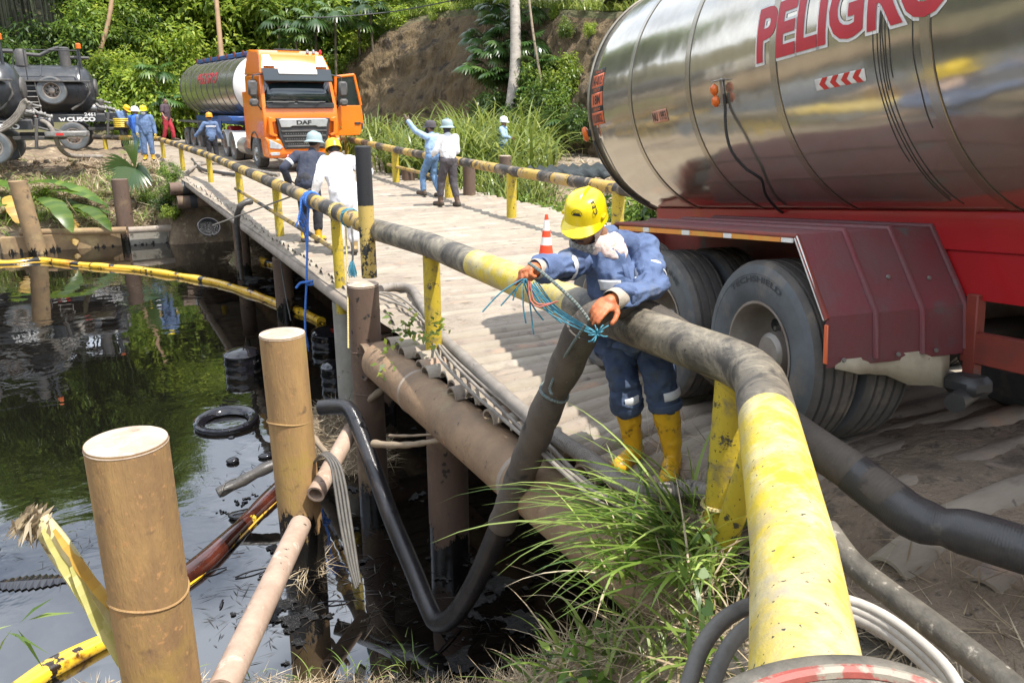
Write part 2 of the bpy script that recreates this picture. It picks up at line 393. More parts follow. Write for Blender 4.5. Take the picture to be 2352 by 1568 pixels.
M['road_soil'] = pm('road_soil', (0.27, 0.21, 0.148), (0.165, 0.125, 0.088), 3.2, 0.95, 0, 1.0, 18, [((0.085, 0.07, 0.055), 14, 0.60, 0.06), ((0.30, 0.25, 0.2), 30, 0.64, 0.05)] + [((0.10, 0.08, 0.06), 5, 0.57, 0.1), ((0.33, 0.27, 0.21), 2.4, 0.60, 0.12)], bdist=0.04, world=True)
M['mud'] = pm('mud', (0.235, 0.175, 0.115), (0.13, 0.095, 0.062), 2.0, 0.95, 0, 1.0, 14, [((0.36, 0.29, 0.19), 3.5, 0.55, 0.12), ((0.14, 0.15, 0.05), 1.2, 0.60, 0.1)], bdist=0.05)
M['far_ground'] = pm('green_ground', (0.075, 0.085, 0.03), (0.12, 0.095, 0.055), 0.8, 0.95, 0, 1.0, 6, bdist=0.1)
M['cliff'] = pm('cut_earth', (0.205, 0.143, 0.072), (0.10, 0.072, 0.04), 0.8, 0.95, 0, 1.0, 5.0, [((0.30, 0.205, 0.12), 0.7, 0.60, 0.12), ((0.045, 0.033, 0.023), 1.3, 0.56, 0.1)], (1.6, 1.6, 0.35), bdist=0.3)
M['concrete'] = pm('stained_concrete', (0.34, 0.325, 0.28), (0.22, 0.20, 0.17), 3, 0.85, 0, 0.4, 25, [((0.07, 0.055, 0.045), 4, 0.62, 0.08), ((0.2, 0.1, 0.06), 9, 0.66, 0.06)], oil=-1.93)
M['black_rubber'] = pm('hose_rubber', (0.028, 0.028, 0.032), (0.055, 0.052, 0.048), 5, 0.38, 0, 0.15, 40, [((0.12, 0.105, 0.085), 7, 0.62, 0.12)], rib=(0.009, 0.14), bdist=0.004)
M['wet_rubber'] = pm('hose_wet', (0.012, 0.012, 0.016), (0.028, 0.026, 0.026), 6, 0.2, 0, 0.1, 40, [((0.10, 0.08, 0.06), 8, 0.68, 0.1)], rib=(0.010, 0.35), bdist=0.004)
M['sleeve'] = pm('hose_sleeve', (0.115, 0.095, 0.075), (0.06, 0.05, 0.042), 4, 0.75, 0, 0.3, 50, [((0.03, 0.028, 0.026), 6, 0.58, 0.1), ((0.22, 0.19, 0.15), 30, 0.68, 0.06)], rib=(0.016, 0.3), bdist=0.004)
M['grey_hose'] = pm('grey_hose', (0.30, 0.265, 0.225), (0.17, 0.15, 0.13), 5, 0.7, 0, 0.2, 40, [((0.05, 0.047, 0.043), 7, 0.66, 0.05)], rib=(0.022, 0.8), bdist=0.008)
M['cable'] = pm('dusty_cable', (0.30, 0.265, 0.22), (0.13, 0.115, 0.10), 6, 0.8)
M['cable_dark'] = pm('dark_cable', (0.075, 0.07, 0.062), (0.13, 0.12, 0.105), 9, 0.6, 0, 0.3, 60)
M['cable_white'] = pm('pale_cable', (0.50, 0.46, 0.40), (0.34, 0.31, 0.27), 9, 0.6)
M['dirty_hose'] = pm('dirty_hose', (0.06, 0.055, 0.045), (0.16, 0.14, 0.11), 11, 0.55, 0, 0.4, 50, [((0.30, 0.27, 0.22), 22, 0.60, 0.06)])
M['red_stripe'] = pm('red_stripe', (0.36, 0.06, 0.045), (0.22, 0.07, 0.055), 12, 0.6, 0, 0.2, 40, [((0.26, 0.23, 0.18), 14, 0.50, 0.06)])
M['black'] = pm('black_paint', (0.026, 0.029, 0.034), (0.045, 0.047, 0.05), 3, 0.32, 0, 0.05, 20, [((0.16, 0.14, 0.115), 3, 0.63, 0.14)], rvar=0.25)
M['black_dusty'] = pm('black_dusty', (0.05, 0.05, 0.052), (0.11, 0.10, 0.09), 3, 0.6, 0, 0.1, 20)
M['dark'] = pm('dark_plastic', (0.025, 0.025, 0.027), (0.04, 0.04, 0.04), 6, 0.5)
M['tyre'] = pm('tyre_rubber', (0.075, 0.07, 0.066), (0.135, 0.12, 0.105), 5, 0.8, 0, 0.4, 50, [((0.20, 0.165, 0.13), 5, 0.56, 0.16)])
M['sidewall'] = pm('tyre_sidewall', (0.125, 0.14, 0.15), (0.075, 0.08, 0.084), 3, 0.7, 0, 0.15, 60, [((0.19, 0.165, 0.14), 4, 0.56, 0.16)])
M['letter_rub'] = pm('tyre_letter', (0.05, 0.055, 0.06), None, 5, 0.7)
M['rim'] = pm('wheel_rim', (0.36, 0.34, 0.31), (0.25, 0.20, 0.165), 5, 0.5, 0.4, 0.1, 30, [((0.20, 0.09, 0.05), 4, 0.52, 0.2)])
M['rim_alu'] = pm('wheel_rim_alloy', (0.55, 0.54, 0.52), (0.40, 0.38, 0.35), 5, 0.35, 0.7)
M['orange'] = pm('orange_paint', (0.80, 0.19, 0.012), (0.76, 0.17, 0.012), 2, 0.22, 0, 0, 30, **{'Coat Weight': 0.5})
M['silver_badge'] = pm('silver_badge', (0.62, 0.63, 0.64), None, 3, 0.3, 0.6)
M['white'] = pm('white_paint', (0.78, 0.78, 0.76), (0.70, 0.69, 0.66), 4, 0.45)
M['white_ref'] = pm('white_reflector', (0.80, 0.79, 0.76), (0.62, 0.60, 0.56), 12, 0.4)
M['red_ref'] = pm('red_reflector', (0.58, 0.03, 0.025), (0.48, 0.03, 0.025), 12, 0.4)
M['amber'] = pm('amber_lens', (0.75, 0.16, 0.02), (0.6, 0.12, 0.02), 12, 0.25)
M['red_lens'] = pm('red_lens', (0.6, 0.02, 0.02), None, 12, 0.25)
M['letter_red'] = pm('letter_red', (0.50, 0.030, 0.045), (0.42, 0.028, 0.04), 6, 0.4)
M['letter_white'] = pm('letter_white', (0.80, 0.79, 0.77), None, 6, 0.4)
M['letter_black'] = pm('letter_black', (0.02, 0.02, 0.02), None, 6, 0.5)
M['plate_orange'] = pm('plate_orange', (0.72, 0.15, 0.055), (0.62, 0.14, 0.06), 10, 0.4)
M['plate_pale'] = pm('plate_pale_orange', (0.72, 0.33, 0.22), None, 10, 0.45)
M['plate_black'] = pm('plate_black', (0.03, 0.035, 0.03), None, 10, 0.4)
M['truck_red'] = pm('truck_red', (0.40, 0.012, 0.016), (0.34, 0.013, 0.016), 2, 0.28, 0, 0, 30, [((0.30, 0.06, 0.05), 5, 0.68, 0.1)], **{'Coat Weight': 0.3})
M['fender_red'] = pm('fender_maroon', (0.165, 0.036, 0.044), (0.13, 0.060, 0.062), 3.5, 0.55, 0, 0.3, 40, [((0.10, 0.085, 0.085), 6, 0.60, 0.12), ((0.42, 0.25, 0.06), 26, 0.74, 0.03)])
M['chassis_red'] = pm('chassis_red', (0.24, 0.035, 0.02), (0.13, 0.03, 0.022), 4, 0.6, 0, 0.2, 40, [((0.08, 0.06, 0.05), 6, 0.60, 0.1)])
M['canvas'] = pm('mudflap_canvas', (0.40, 0.355, 0.26), (0.29, 0.25, 0.18), 6, 0.85, 0, 0.2, 60, [((0.10, 0.085, 0.06), 14, 0.68, 0.05)])
M['blue'] = pm('blue_paint', (0.025, 0.09, 0.30), (0.03, 0.08, 0.22), 3, 0.4, 0, 0.05, 20, [((0.2, 0.18, 0.15), 4, 0.65, 0.1)])
M['glass'] = pm('dark_glass', (0.012, 0.02, 0.024), None, 2, 0.04, 0, **{'Specular IOR Level': 1.0})
M['lamp_glass'] = pm('lamp_glass', (0.62, 0.64, 0.66), (0.35, 0.37, 0.40), 9, 0.12, 0.3)
M['chrome'] = pm('bare_metal', (0.50, 0.49, 0.47), (0.30, 0.28, 0.26), 6, 0.35, 0.8)
M['grey_metal'] = pm('grey_metal', (0.28, 0.27, 0.25), (0.16, 0.15, 0.14), 6, 0.55, 0.4, 0.2, 40)
M['yellow_plain'] = pm('yellow_paint', (0.66, 0.46, 0.03), (0.5, 0.35, 0.03), 6, 0.5)
def tank_mat(name, col, rough, dent, dirt, metal=0.9):
    t = NT(name)
    d = t.ramp(t.noise(1.3, 6, 0.7), [(0.45, 0.0), (0.75, 1.0)])
    c = t.mix(t.math('MULTIPLY', d, dirt), col, (0.22, 0.17, 0.12))
    r = t.math('ADD', t.math('MULTIPLY', t.noise(7, 6, 0.7), 0.10), rough - 0.05)
    h = t.math('ADD', t.noise(1.6, 2, 0.4), t.math('MULTIPLY', t.noise(4.0, 2, 0.4), 0.25))
    t.bsdf(c, r, metal, h, dent, 0.05); return t.m
M['tank'] = tank_mat('polished_tank', (0.56, 0.525, 0.45), 0.14, 0.24, 0.5, 0.80)
M['tank_band'] = tank_mat('tank_band', (0.45, 0.41, 0.33), 0.24, 0.15, 0.6, 0.75)
M['tank_far'] = tank_mat('far_tank', (0.56, 0.54, 0.50), 0.22, 0.10, 0.35)
M['seam'] = pm('tank_seam', (0.34, 0.30, 0.23), (0.20, 0.175, 0.14), 5, 0.35, 0.8)
M['tank_lower'] = tank_mat('tank_skirt', (0.30, 0.25, 0.22), 0.22, 0.1, 0.8)
# cloth and skin
def cloth(name, c1, c2, dirt=None, sc=9, th=0.62, rough=0.85):
    return pm(name, c1, c2, sc, rough, 0, 0.7, 24, [(dirt, 4.5, th, 0.15)] if dirt else (), bdist=0.012)
M['denim'] = cloth('denim_shirt', (0.105, 0.155, 0.285), (0.055, 0.085, 0.175), (0.15, 0.165, 0.19), 6, 0.56)
M['denim_dark'] = cloth('denim_trousers', (0.036, 0.060, 0.125), (0.055, 0.078, 0.125), (0.055, 0.06, 0.06), 5, 0.55)
M['light_blue'] = cloth('light_blue_cloth', (0.34, 0.47, 0.68), (0.24, 0.36, 0.56), None)
M['jeans'] = cloth('jeans', (0.16, 0.28, 0.46), (0.08, 0.15, 0.28), None, 6)
M['work_blue'] = cloth('work_blue', (0.13, 0.20, 0.35), (0.085, 0.14, 0.26), (0.25, 0.26, 0.28))
M['bright_blue'] = cloth('bright_blue', (0.05, 0.18, 0.62), (0.03, 0.11, 0.42))
M['navy'] = cloth('navy_cloth', (0.022, 0.028, 0.055), (0.045, 0.05, 0.07), None)
M['black_cloth'] = cloth('black_cloth', (0.018, 0.018, 0.024), (0.03, 0.03, 0.036))
M['charcoal'] = cloth('charcoal_cloth', (0.06, 0.05, 0.058), (0.085, 0.075, 0.08))
M['white_cloth'] = cloth('white_cloth', (0.80, 0.80, 0.82), (0.70, 0.70, 0.73))
M['scarf'] = cloth('patterned_scarf', (0.74, 0.68, 0.63), (0.55, 0.33, 0.28), None, 34)
M['scarf_dark'] = pm('scarf_dark', (0.06, 0.06, 0.065), (0.5, 0.48, 0.45), 60, 0.85)
M['reflect'] = pm('reflective_tape', (0.62, 0.63, 0.64), (0.5, 0.5, 0.52), 20, 0.5)
M['maroon_cloth'] = cloth('dark_tee', (0.085, 0.055, 0.07), (0.06, 0.04, 0.05))
M['red_cloth'] = cloth('red_cloth', (0.45, 0.03, 0.05), (0.33, 0.03, 0.045))
M['boot_yel'] = pm('yellow_boot', (0.66, 0.39, 0.015), (0.55, 0.30, 0.012), 6, 0.42, 0, 0.2, 30, [((0.09, 0.06, 0.025), 9, 0.60, 0.07), ((0.30, 0.18, 0.03), 4, 0.58, 0.12)])
M['boot_tan'] = pm('tan_boot', (0.44, 0.30, 0.12), (0.30, 0.20, 0.09), 6, 0.6)
M['boot_brown'] = pm('brown_boot', (0.11, 0.065, 0.04), (0.06, 0.04, 0.03), 8, 0.7)
M['sole'] = pm('boot_sole', (0.06, 0.05, 0.035), None, 8, 0.8)
M['skin'] = pm('skin', (0.27, 0.14, 0.085), (0.21, 0.105, 0.062), 8, 0.55)
M['glove'] = pm('orange_glove', (0.58, 0.18, 0.065), (0.36, 0.10, 0.04), 14, 0.5, 0, 0.5, 45, [((0.09, 0.05, 0.03), 16, 0.62, 0.1)])
M['glove_cuff'] = pm('glove_cuff', (0.44, 0.38, 0.31), (0.31, 0.27, 0.22), 12, 0.85, 0, 0.3, 60)
M['glove_yel'] = pm('yellow_glove', (0.66, 0.46, 0.10), None, 8, 0.6)
M['glove_dark'] = pm('dark_glove', (0.04, 0.035, 0.03), (0.3, 0.22, 0.13), 30, 0.7)
M['hat_yel'] = pm('hard_hat_yellow', (0.80, 0.62, 0.006), (0.76, 0.57, 0.006), 4, 0.28, 0, 0, 20, [((0.45, 0.33, 0.02), 10, 0.70, 0.06)], **{'Coat Weight': 0.3})
M['hat_amber'] = pm('hard_hat_amber', (0.82, 0.50, 0.01), None, 4, 0.3)
M['hat_orange'] = pm('hard_hat_orange', (0.80, 0.34, 0.02), None, 4, 0.3)
M['hat_grey'] = pm('hard_hat_grey', (0.25, 0.33, 0.34), (0.29, 0.36, 0.37), 4, 0.4)
M['hair'] = pm('black_hair', (0.012, 0.01, 0.009), None, 20, 0.6)
# ropes, floats, foliage
M['rope_blue'] = pm('blue_rope', (0.05, 0.20, 0.62), (0.03, 0.10, 0.36), 60, 0.7, rib=(0.02, 0.5))
M['rope_teal'] = pm('teal_rope', (0.06, 0.27, 0.36), (0.03, 0.13, 0.19), 40, 0.7)
M['rope_grey'] = pm('grey_rope', (0.22, 0.21, 0.18), (0.07, 0.14, 0.15), 60, 0.8, rib=(0.016, 0.6))
M['rope_red'] = pm('pink_rope', (0.5, 0.15, 0.11), None, 40, 0.7)
M['rope_yel'] = pm('straw_rope', (0.52, 0.42, 0.17), (0.36, 0.29, 0.12), 40, 0.8, rib=(0.018, 0.6))
M['rope_dark'] = pm('dark_rope', (0.035, 0.035, 0.038), (0.1, 0.1, 0.09), 40, 0.6)
M['oil_black'] = pm('oil_black', (0.006, 0.006, 0.009), (0.010, 0.009, 0.010), 5, 0.07, 0, 0.0, 20, **{'Specular IOR Level': 0.7})
M['oil_scum'] = pm('oil_scum', (0.010, 0.010, 0.011), (0.028, 0.026, 0.025), 22, 0.22, 0, 1.0, 45, bdist=0.05)
M['oily_wood'] = pm('oily_wood', (0.035, 0.032, 0.029), (0.09, 0.08, 0.07), 6, 0.4, 0, 0.4, 40)
M['drum_red'] = pm('red_smear', (0.28, 0.022, 0.015), (0.05, 0.01, 0.01), 14, 0.15)
M['boom_yel'] = pm('boom_yellow', (0.72, 0.46, 0.03), (0.60, 0.32, 0.02), 3, 0.3, 0, 0.3, 6, [((0.46, 0.13, 0.012), 0.9, 0.58, 0.1), ((0.012, 0.009, 0.006), 1.8, 0.55, 0.03), ((0.02, 0.014, 0.008), 6.0, 0.62, 0.03)], **{'Coat Weight': 0.4})
M['boom_spot'] = pm('boom_spotted', (0.74, 0.50, 0.03), (0.6, 0.34, 0.02), 3, 0.25, 0, 0.3, 12, [((0.02, 0.012, 0.006), 7, 0.53, 0.03), ((0.10, 0.035, 0.01), 3, 0.55, 0.08)], **{'Coat Weight': 0.4})
M['sheath'] = leafm('sheath', (0.30, 0.30, 0.08), (0.46, 0.44, 0.17), (0.60, 0.56, 0.30), 0.5, 0.25)
M['boom_oily'] = pm('boom_oily', (0.075, 0.018, 0.010), (0.02, 0.008, 0.006), 4, 0.12, 0, 0.3, 12, [((0.62, 0.42, 0.03), 7, 0.68, 0.03), ((0.006, 0.005, 0.005), 2.2, 0.54, 0.1)], **{'Coat Weight': 0.5})
M['boom_black'] = pm('boom_skirt', (0.010, 0.008, 0.007), (0.05, 0.02, 0.008), 3, 0.12, 0, 0.2, 10)
M['pale_pipe'] = pm('pale_spotted_pipe', (0.42, 0.31, 0.235), (0.30, 0.205, 0.15), 6, 0.75, 0, 0.3, 40, [((0.015, 0.012, 0.010), 13, 0.66, 0.03), ((0.53, 0.44, 0.35), 8, 0.6, 0.1)], oil=-1.35)
M['wood'] = pm('driftwood', (0.30, 0.235, 0.16), (0.19, 0.145, 0.10), 5, 0.85, 0, 0.5, 40, [((0.03, 0.026, 0.022), 7, 0.62, 0.06)])
M['bark'] = pm('bark', (0.15, 0.12, 0.085), (0.08, 0.065, 0.045), 4, 0.9, 0, 0.6, 25)
M['pale_bark'] = pm('pale_bark', (0.40, 0.36, 0.31), (0.26, 0.225, 0.19), 3, 0.85, 0, 0.5, 14, [((0.13, 0.105, 0.085), 3, 0.62, 0.06)], (1, 1, 3))
M['pole_wood'] = pm('pole_wood', (0.36, 0.23, 0.13), (0.26, 0.165, 0.095), 3, 0.8, 0, 0.3, 20)
M['straw'] = leafm('straw', (0.15, 0.11, 0.065), (0.36, 0.28, 0.175), (0.56, 0.47, 0.33), 0.8, 0.1, 0.2)
M['leaf_bright'] = leafm('leaf_bright', (0.06, 0.11, 0.014), (0.17, 0.255, 0.030), (0.40, 0.46, 0.085), 0.42, 0.48)
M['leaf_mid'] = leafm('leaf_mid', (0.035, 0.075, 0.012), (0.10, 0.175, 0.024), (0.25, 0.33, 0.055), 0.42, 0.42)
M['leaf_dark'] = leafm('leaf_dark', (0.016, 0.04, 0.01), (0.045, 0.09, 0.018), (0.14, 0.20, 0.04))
M['leaf_bamboo'] = leafm('leaf_bamboo', (0.04, 0.08, 0.014), (0.13, 0.205, 0.03), (0.32, 0.40, 0.07), 0.42, 0.45)
M['palm'] = leafm('palm_leaf', (0.022, 0.055, 0.012), (0.05, 0.105, 0.022), (0.12, 0.18, 0.05), 0.3, 0.25, 0.7)
M['reed'] = leafm('reed_leaf', (0.05, 0.085, 0.014), (0.17, 0.235, 0.035), (0.38, 0.43, 0.12), 0.35, 0.4)
M['grass'] = leafm('grass_leaf', (0.05, 0.10, 0.018), (0.15, 0.235, 0.035), (0.34, 0.42, 0.12), 0.4, 0.35)
M['banana'] = leafm('banana_leaf', (0.035, 0.085, 0.016), (0.085, 0.155, 0.022), (0.19, 0.25, 0.04), 0.35, 0.4)
M['banana_dry'] = leafm('banana_dry', (0.26, 0.15, 0.035), (0.44, 0.27, 0.05), (0.56, 0.40, 0.10), 0.5, 0.3)
M['stem_pale'] = pm('banana_stem', (0.62, 0.58, 0.36), (0.46, 0.40, 0.17), 6, 0.5, 0, 0.2, 20, [((0.22, 0.15, 0.06), 9, 0.62, 0.05)], (4, 4, 0.4))
# ------------------------------------------------------------------ terrain
WATER = -2.0
def ramp(Y): return np.clip((5.9 - np.asarray(Y, float)) * 0.117, 0, 0.57)
def deck_z(X, Y): return ramp(Y) * (0.45 + 0.55 * sstep(2.4, 3.5, X))
_SX = [-60, -5, -0.35, 0.8, 1.5, 2.35, 2.9, 4.3, 9, 20, 60]; _SY = [7.5, 6.4, 5.85, 5.25, 4.9, 4.35, 4.25, 4.9, 5.4, 5.0, 5.0]
def terrain(X, Y, detail=True):
    X = np.asarray(X, float); Y = np.asarray(Y, float); X, Y = np.broadcast_arrays(X, Y)
    s = np.interp(X, _SX, _SY) - Y
    a = np.interp(s, [-3, 0, 1.8, 2.6, 4.2, 6], [-3.4, -2.02, -1.3, -0.85, 0.3, 0.5])
    b = np.interp(s, [-3, 0, 0.6, 1.5, 2.3, 5], [-3.4, -2.02, -1.6, -0.45, 0.05, 0.5])
    k = sstep(1.3, 2.3, X); near = a * (1 - k) + b * k
    inside = (X > 2.3) & (X < 8.7)
    near = np.where(inside, np.minimum(near, deck_z(X, Y) - 0.10), near)
    if detail: near = near + 0.05 * fbm2(X, Y, 2.2, 3, 3) * sstep(-2.2, -1.8, near) * np.where(inside, 0.4, 1)
    # far bank
    left = np.interp(Y, [22, 26.9, 27.15, 27.3, 29.5, 33.0, 36, 60], [-3.4, -3.2, -1.65, -1.55, -0.75, 0.15, 0.36, 0.4])
    road = np.interp(Y, [24, 26.2, 26.5, 34, 38], [-3.4, -3.2, -0.10, 0.12, 0.36])
    right = np.interp(Y - 0.25 * (X - 9), [8, 11.5, 13, 18, 24, 32], [-3.4, -2.2, -1.6, -0.5, 0.1, 0.4])
    kl = sstep(1.7, 2.5, X); kr = sstep(8.5, 9.1, X)
    far = (left * (1 - kl) + road * kl) * (1 - kr) + right * kr
    if detail:
        m = np.where((X < 2.2) & (Y > 27.2), 1.0, 0.35) * sstep(-2.1, -1.2, far)
        far = far + m * (0.16 * fbm2(X, Y, 1.1, 4, 9) + 0.05 * fbm2(X, Y, 4.0, 2, 4))
    h = np.where(Y < 9.5 + np.where(X > 8.8, 0, 6), near, far)
    # hills behind and across the river on the left
    up = np.maximum(0, Y - (47 + 0.0 * X) - 3 * sstep(2, 10, X)) * 0.50
    up = np.maximum(up, np.maximum(0, -X - 26) * 0.45 * sstep(-30, 0, Y + 40))
    up = np.maximum(up, np.maximum(0, X - 55) * 0.4)
    up = 26 * (1 - np.exp(-up / 26))
    if detail: up = up + np.where(up > 0.3, 1.2 * fbm2(X, Y, 0.12, 3, 5), 0)
    return h + up
def graded(segs):
    out = [segs[0][0]]
    for a, b, st in segs: out += list(np.linspace(a, b, max(2, int(round((b - a) / st)) + 1))[1:])
    return np.array(out)
gx = graded([(-260, -60, 20), (-60, -14, 2.5), (-14, -6, 0.5), (-6, 10, 0.12), (10, 22, 0.5), (22, 60, 2.5), (60, 260, 20)])
gy = graded([(-260, -40, 20), (-40, -2, 2.5), (-2, 6.6, 0.09), (6.6, 25.5, 0.7), (25.5, 36, 0.14), (36, 50, 0.6), (50, 90, 2.5), (90, 300, 20)])
GX, GY = np.meshgrid(gx, gy); GZ = terrain(GX, GY)
nx, ny = len(gx), len(gy); ii = np.arange(nx * ny).reshape(ny, nx)
F = np.stack([ii[:-1, :-1], ii[:-1, 1:], ii[1:, 1:], ii[1:, :-1]], -1).reshape(-1, 4)
me = np_mesh('ground', np.stack([GX, GY, GZ], -1).reshape(-1, 3), F, smooth=True)
for k in ('soil', 'mud', 'far_ground'): me.materials.append(M[k])
fc = np.stack([GX, GY, GZ], -1).reshape(-1, 3)[F].mean(1)
mi = np.zeros(len(F), np.int32)
mi[(fc[:, 0] < 2.3) & (fc[:, 1] > 20)] = 1; mi[(fc[:, 0] > 8.6) & (fc[:, 1] > 9) & (fc[:, 1] < 25)] = 1
mi[(fc[:, 1] < 7) & (fc[:, 0] < 2.0)] = 1; mi[(fc[:, 1] > 24) & (fc[:, 1] < 26.6) & (fc[:, 0] < 9)] = 1  # abutment face under the deck end: darker mud colour stands in for its shade
mi[(fc[:, 1] > 46.5) | (fc[:, 0] < -14) | (fc[:, 0] > 40)] = 2
me.polygons.foreach_set('material_index', mi)
tag(obj('ground', me), kind='structure')

# ------------------------------------------------------------------ water
t = NT('oily_water')
n1 = t.noise(1.5, 3, 0.5, (1, 1, 1), 0.8); n2 = t.noise(0.35, 2, 0.5)
n3 = t.noise(7.0, 2, 0.5)
amp = t.ramp(n2, [(0.40, 0.04), (0.62, 1.0)])
hgt = t.math('MULTIPLY', t.math('ADD', n1, t.math('MULTIPLY', n3, 0.10)), amp)
t.bsdf((0.004, 0.0035, 0.003), 0.015, 0.0, hgt, 0.42, 0.022, **{'IOR': 2.0, 'Specular IOR Level': 0.75})
mb = MB(); mb.quad([(-90, -6, WATER), (70, -6, WATER), (70, 34, WATER), (-90, 34, WATER)])
tag(mb.build('water', t.m, smooth=0), kind='structure')
# oil scum floating near the piles and under the hose
def scum(name, x0, x1, y0, y1, step, spots, thr, label_seed):
    xs = np.arange(x0, x1, step); ys = np.arange(y0, y1, step); A, B = np.meshgrid(xs, ys)
    d = np.zeros_like(A)
    for (cx_, cy_, r_, w_) in spots: d = np.maximum(d, w_ * np.exp(-((A - cx_) ** 2 + (B - cy_) ** 2) / r_ ** 2))
    m = .85 * d + 0.62 * fbm2(A, B, 3.2, 6, label_seed) + 0.30 * fbm2(A, B, 9.0, 3, label_seed + 5) - thr - 0.10
    Z = WATER + 0.004 + np.clip(m, 0, 0.3) * 0.05 + 0.012 * np.abs(fbm2(A, B, 14, 2, 2)) * (m > 0)
    n = A.shape; id_ = np.arange(A.size).reshape(n)
    q = np.stack([id_[:-1, :-1], id_[:-1, 1:], id_[1:, 1:], id_[1:, :-1]], -1).reshape(-1, 4)
    mm = (m[:-1, :-1] > 0).ravel(); q = q[mm]
    return tag(obj(name, np_mesh(name, np.stack([A, B, Z], -1).reshape(-1, 3), q, M['oil_scum'], smooth=True)), kind='stuff')
def wp(x, y): p = atz(x, y, WATER); return p[0], p[1]
scum('oil_scum', 0.6, 4.6, 4.4, 8.6, 0.022, [(*wp(620, 1390), .55, .55), (*wp(700, 1420), .5, .6), (*wp(850, 1270), .5, .5), (*wp(920, 1380), .45, .5), (*wp(1150, 1450), .6, .35), (*wp(760, 1250), .35, .5), (*wp(1080, 1180), .7, .3)], 0.42, 3)
scum('oil_scum', 3.0, 8.0, 9.0, 21.0, 0.07, [(*wp(640, 640), 2.2, .5), (*wp(560, 600), 1.6, .5), (*wp(680, 690), 1.2, .4)], 0.46, 8)

# ------------------------------------------------------------------ bridge
bridge = thing('bridge', 'pipe bridge of mud covered steel pipes laid across big girder pipes over the oily river', 'bridge', (5.4, 15, 0))
BI = bridge.matrix_world.inverted()
def bpart(mb, name, mats, smooth=40):
    o = mb.build(name, mats, None, smooth); o.parent = bridge; o.matrix_parent_inverse = BI; return o
def hollow(mb, a, b, r, n=28, th=0.02, mat=0, end_a=True):
    a, b = Vector(a), Vector(b); m = max(2, int((b - a).length / 0.25))
    path = [a + (b - a) * k / m for k in range(m + 1)]; mb.tube(path, r, n, mat, caps=False)
    mb.tube([b, a], r - th, n, mat, caps=False); d = (b - a).normalized()
    for p, s_ in ((a, -1), (b, 1)): mb.lathe([(r, 0), (r - th, 0)] if s_ > 0 else [(r - th, 0), (r, 0)], n, p, d, mat)
GXC, GZC, GR = 2.36, -0.285, 0.205
mb = MB(); hollow(mb, (GXC + 0.02, 7.32, GZC), (GXC + 0.05, 1.7, GZC + 0.02), GR, 40); bpart(mb, 'girder_pipe', M['girder'])
for yy in (6.3, 4.35):
    mb = MB(); mb.lathe([(GR - .005, -.03), (GR + .006, -.02), (GR + .008, 0), (GR + .006, .02), (GR - .005, .03)], 40, (GXC + 0.03, yy, GZC), (0, 1, 0)); bpart(mb, 'weld_band', M['edge_pipe'])
mb = MB(); hollow(mb, (2.66, 9.0, -0.17), (2.72, 26.5, -0.17), 0.095, 16); bpart(mb, 'edge_girder', M['edge_pipe'])
mb = MB(); hollow(mb, (8.3, 3.0, -0.30), (8.4, 26.5, -0.30), 0.19, 16); bpart(mb, 'girder_pipe', M['girder'])
for xx in (4.3, 6.2):
    mb = MB(); hollow(mb, (xx, 3.0, -0.30), (xx, 26.5, -0.30), 0.19, 12); bpart(mb, 'girder_pipe', M['girder'])
for (yy, zz, x0) in ((26.0, -0.68, 2.35), (26.15, -0.29, 2.2), (16.5, -0.68, 3.2), (10.2, -0.68, 3.0), (7.45, -0.31, 2.22)):
    mb = MB(); hollow(mb, (x0, yy, zz), (8.9, yy, zz), 0.19, 18); bpart(mb, 'cap_pipe', M['rust_brown'])
    if yy > 25:
        mb = MB(); hollow(mb, (x0 + .35, yy, zz), (x0 + .55, yy, zz), 0.20, 18); bpart(mb, 'cap_collar', M['dark'])
# deck pipes: half-buried pipes laid across, their left ends uneven and open
def half_pipe(L, r, seed, n=9, bend=None, y=0.0):
    rg = np.random.default_rng(seed); xs = np.linspace(0, L, 14); vs = []; fs = []
    wob = 0.006 * rg.standard_normal(14)
    for rr in (r, r - 0.018):
        for i, x in enumerate(xs):
            z0 = 0 if bend is None else bend(x)
            for k in range(n):
                a = pi * k / (n - 1)
                vs.append((x, -rr * cos(a), rr * sin(a) * 0.82 - r * 0.82 + z0 + wob[i] * 0.5))
    N = 14 * n
    for i in range(13):
        for k in range(n - 1):
            q = i * n + k; fs.append((q, q + n, q + n + 1, q + 1)); fs.append((N + q, N + q + 1, N + q + n + 1, N + q + n))
    for k in range(n - 1): fs.append((k, k + 1, N + k + 1, N + k))
    o = MB(); o.add(vs, fs); return o
variants = [half_pipe(6.05 + 0.05 * k, 0.099 + 0.005 * (k % 2), k) .mesh('deck_pipe', [M['deck2'] if k == 3 else M['deck']], 50) for k in range(4)]
Y = 5.95; k = 0
while Y < 27.0:
    o = bpy.data.objects.new('deck_pipe', variants[int(rng.integers(0, 4)) if Y > 9 else (3 if rng.random() < .5 else 0)]); COL.objects.link(o)
    lx = (2.44 if Y < 7.2 else 2.72) + rng.uniform(-0.05, 0.05)
    o.matrix_world = Matrix.Translation((lx, Y, 0.0 + rng.uniform(-0.016, 0.010))) @ Matrix.Rotation(rng.uniform(-0.007, 0.007), 4, 'Z')
    o.parent = bridge; o.matrix_parent_inverse = BI; Y += 0.207 * rng.uniform(0.97, 1.03)
Y = 5.74; k = 10
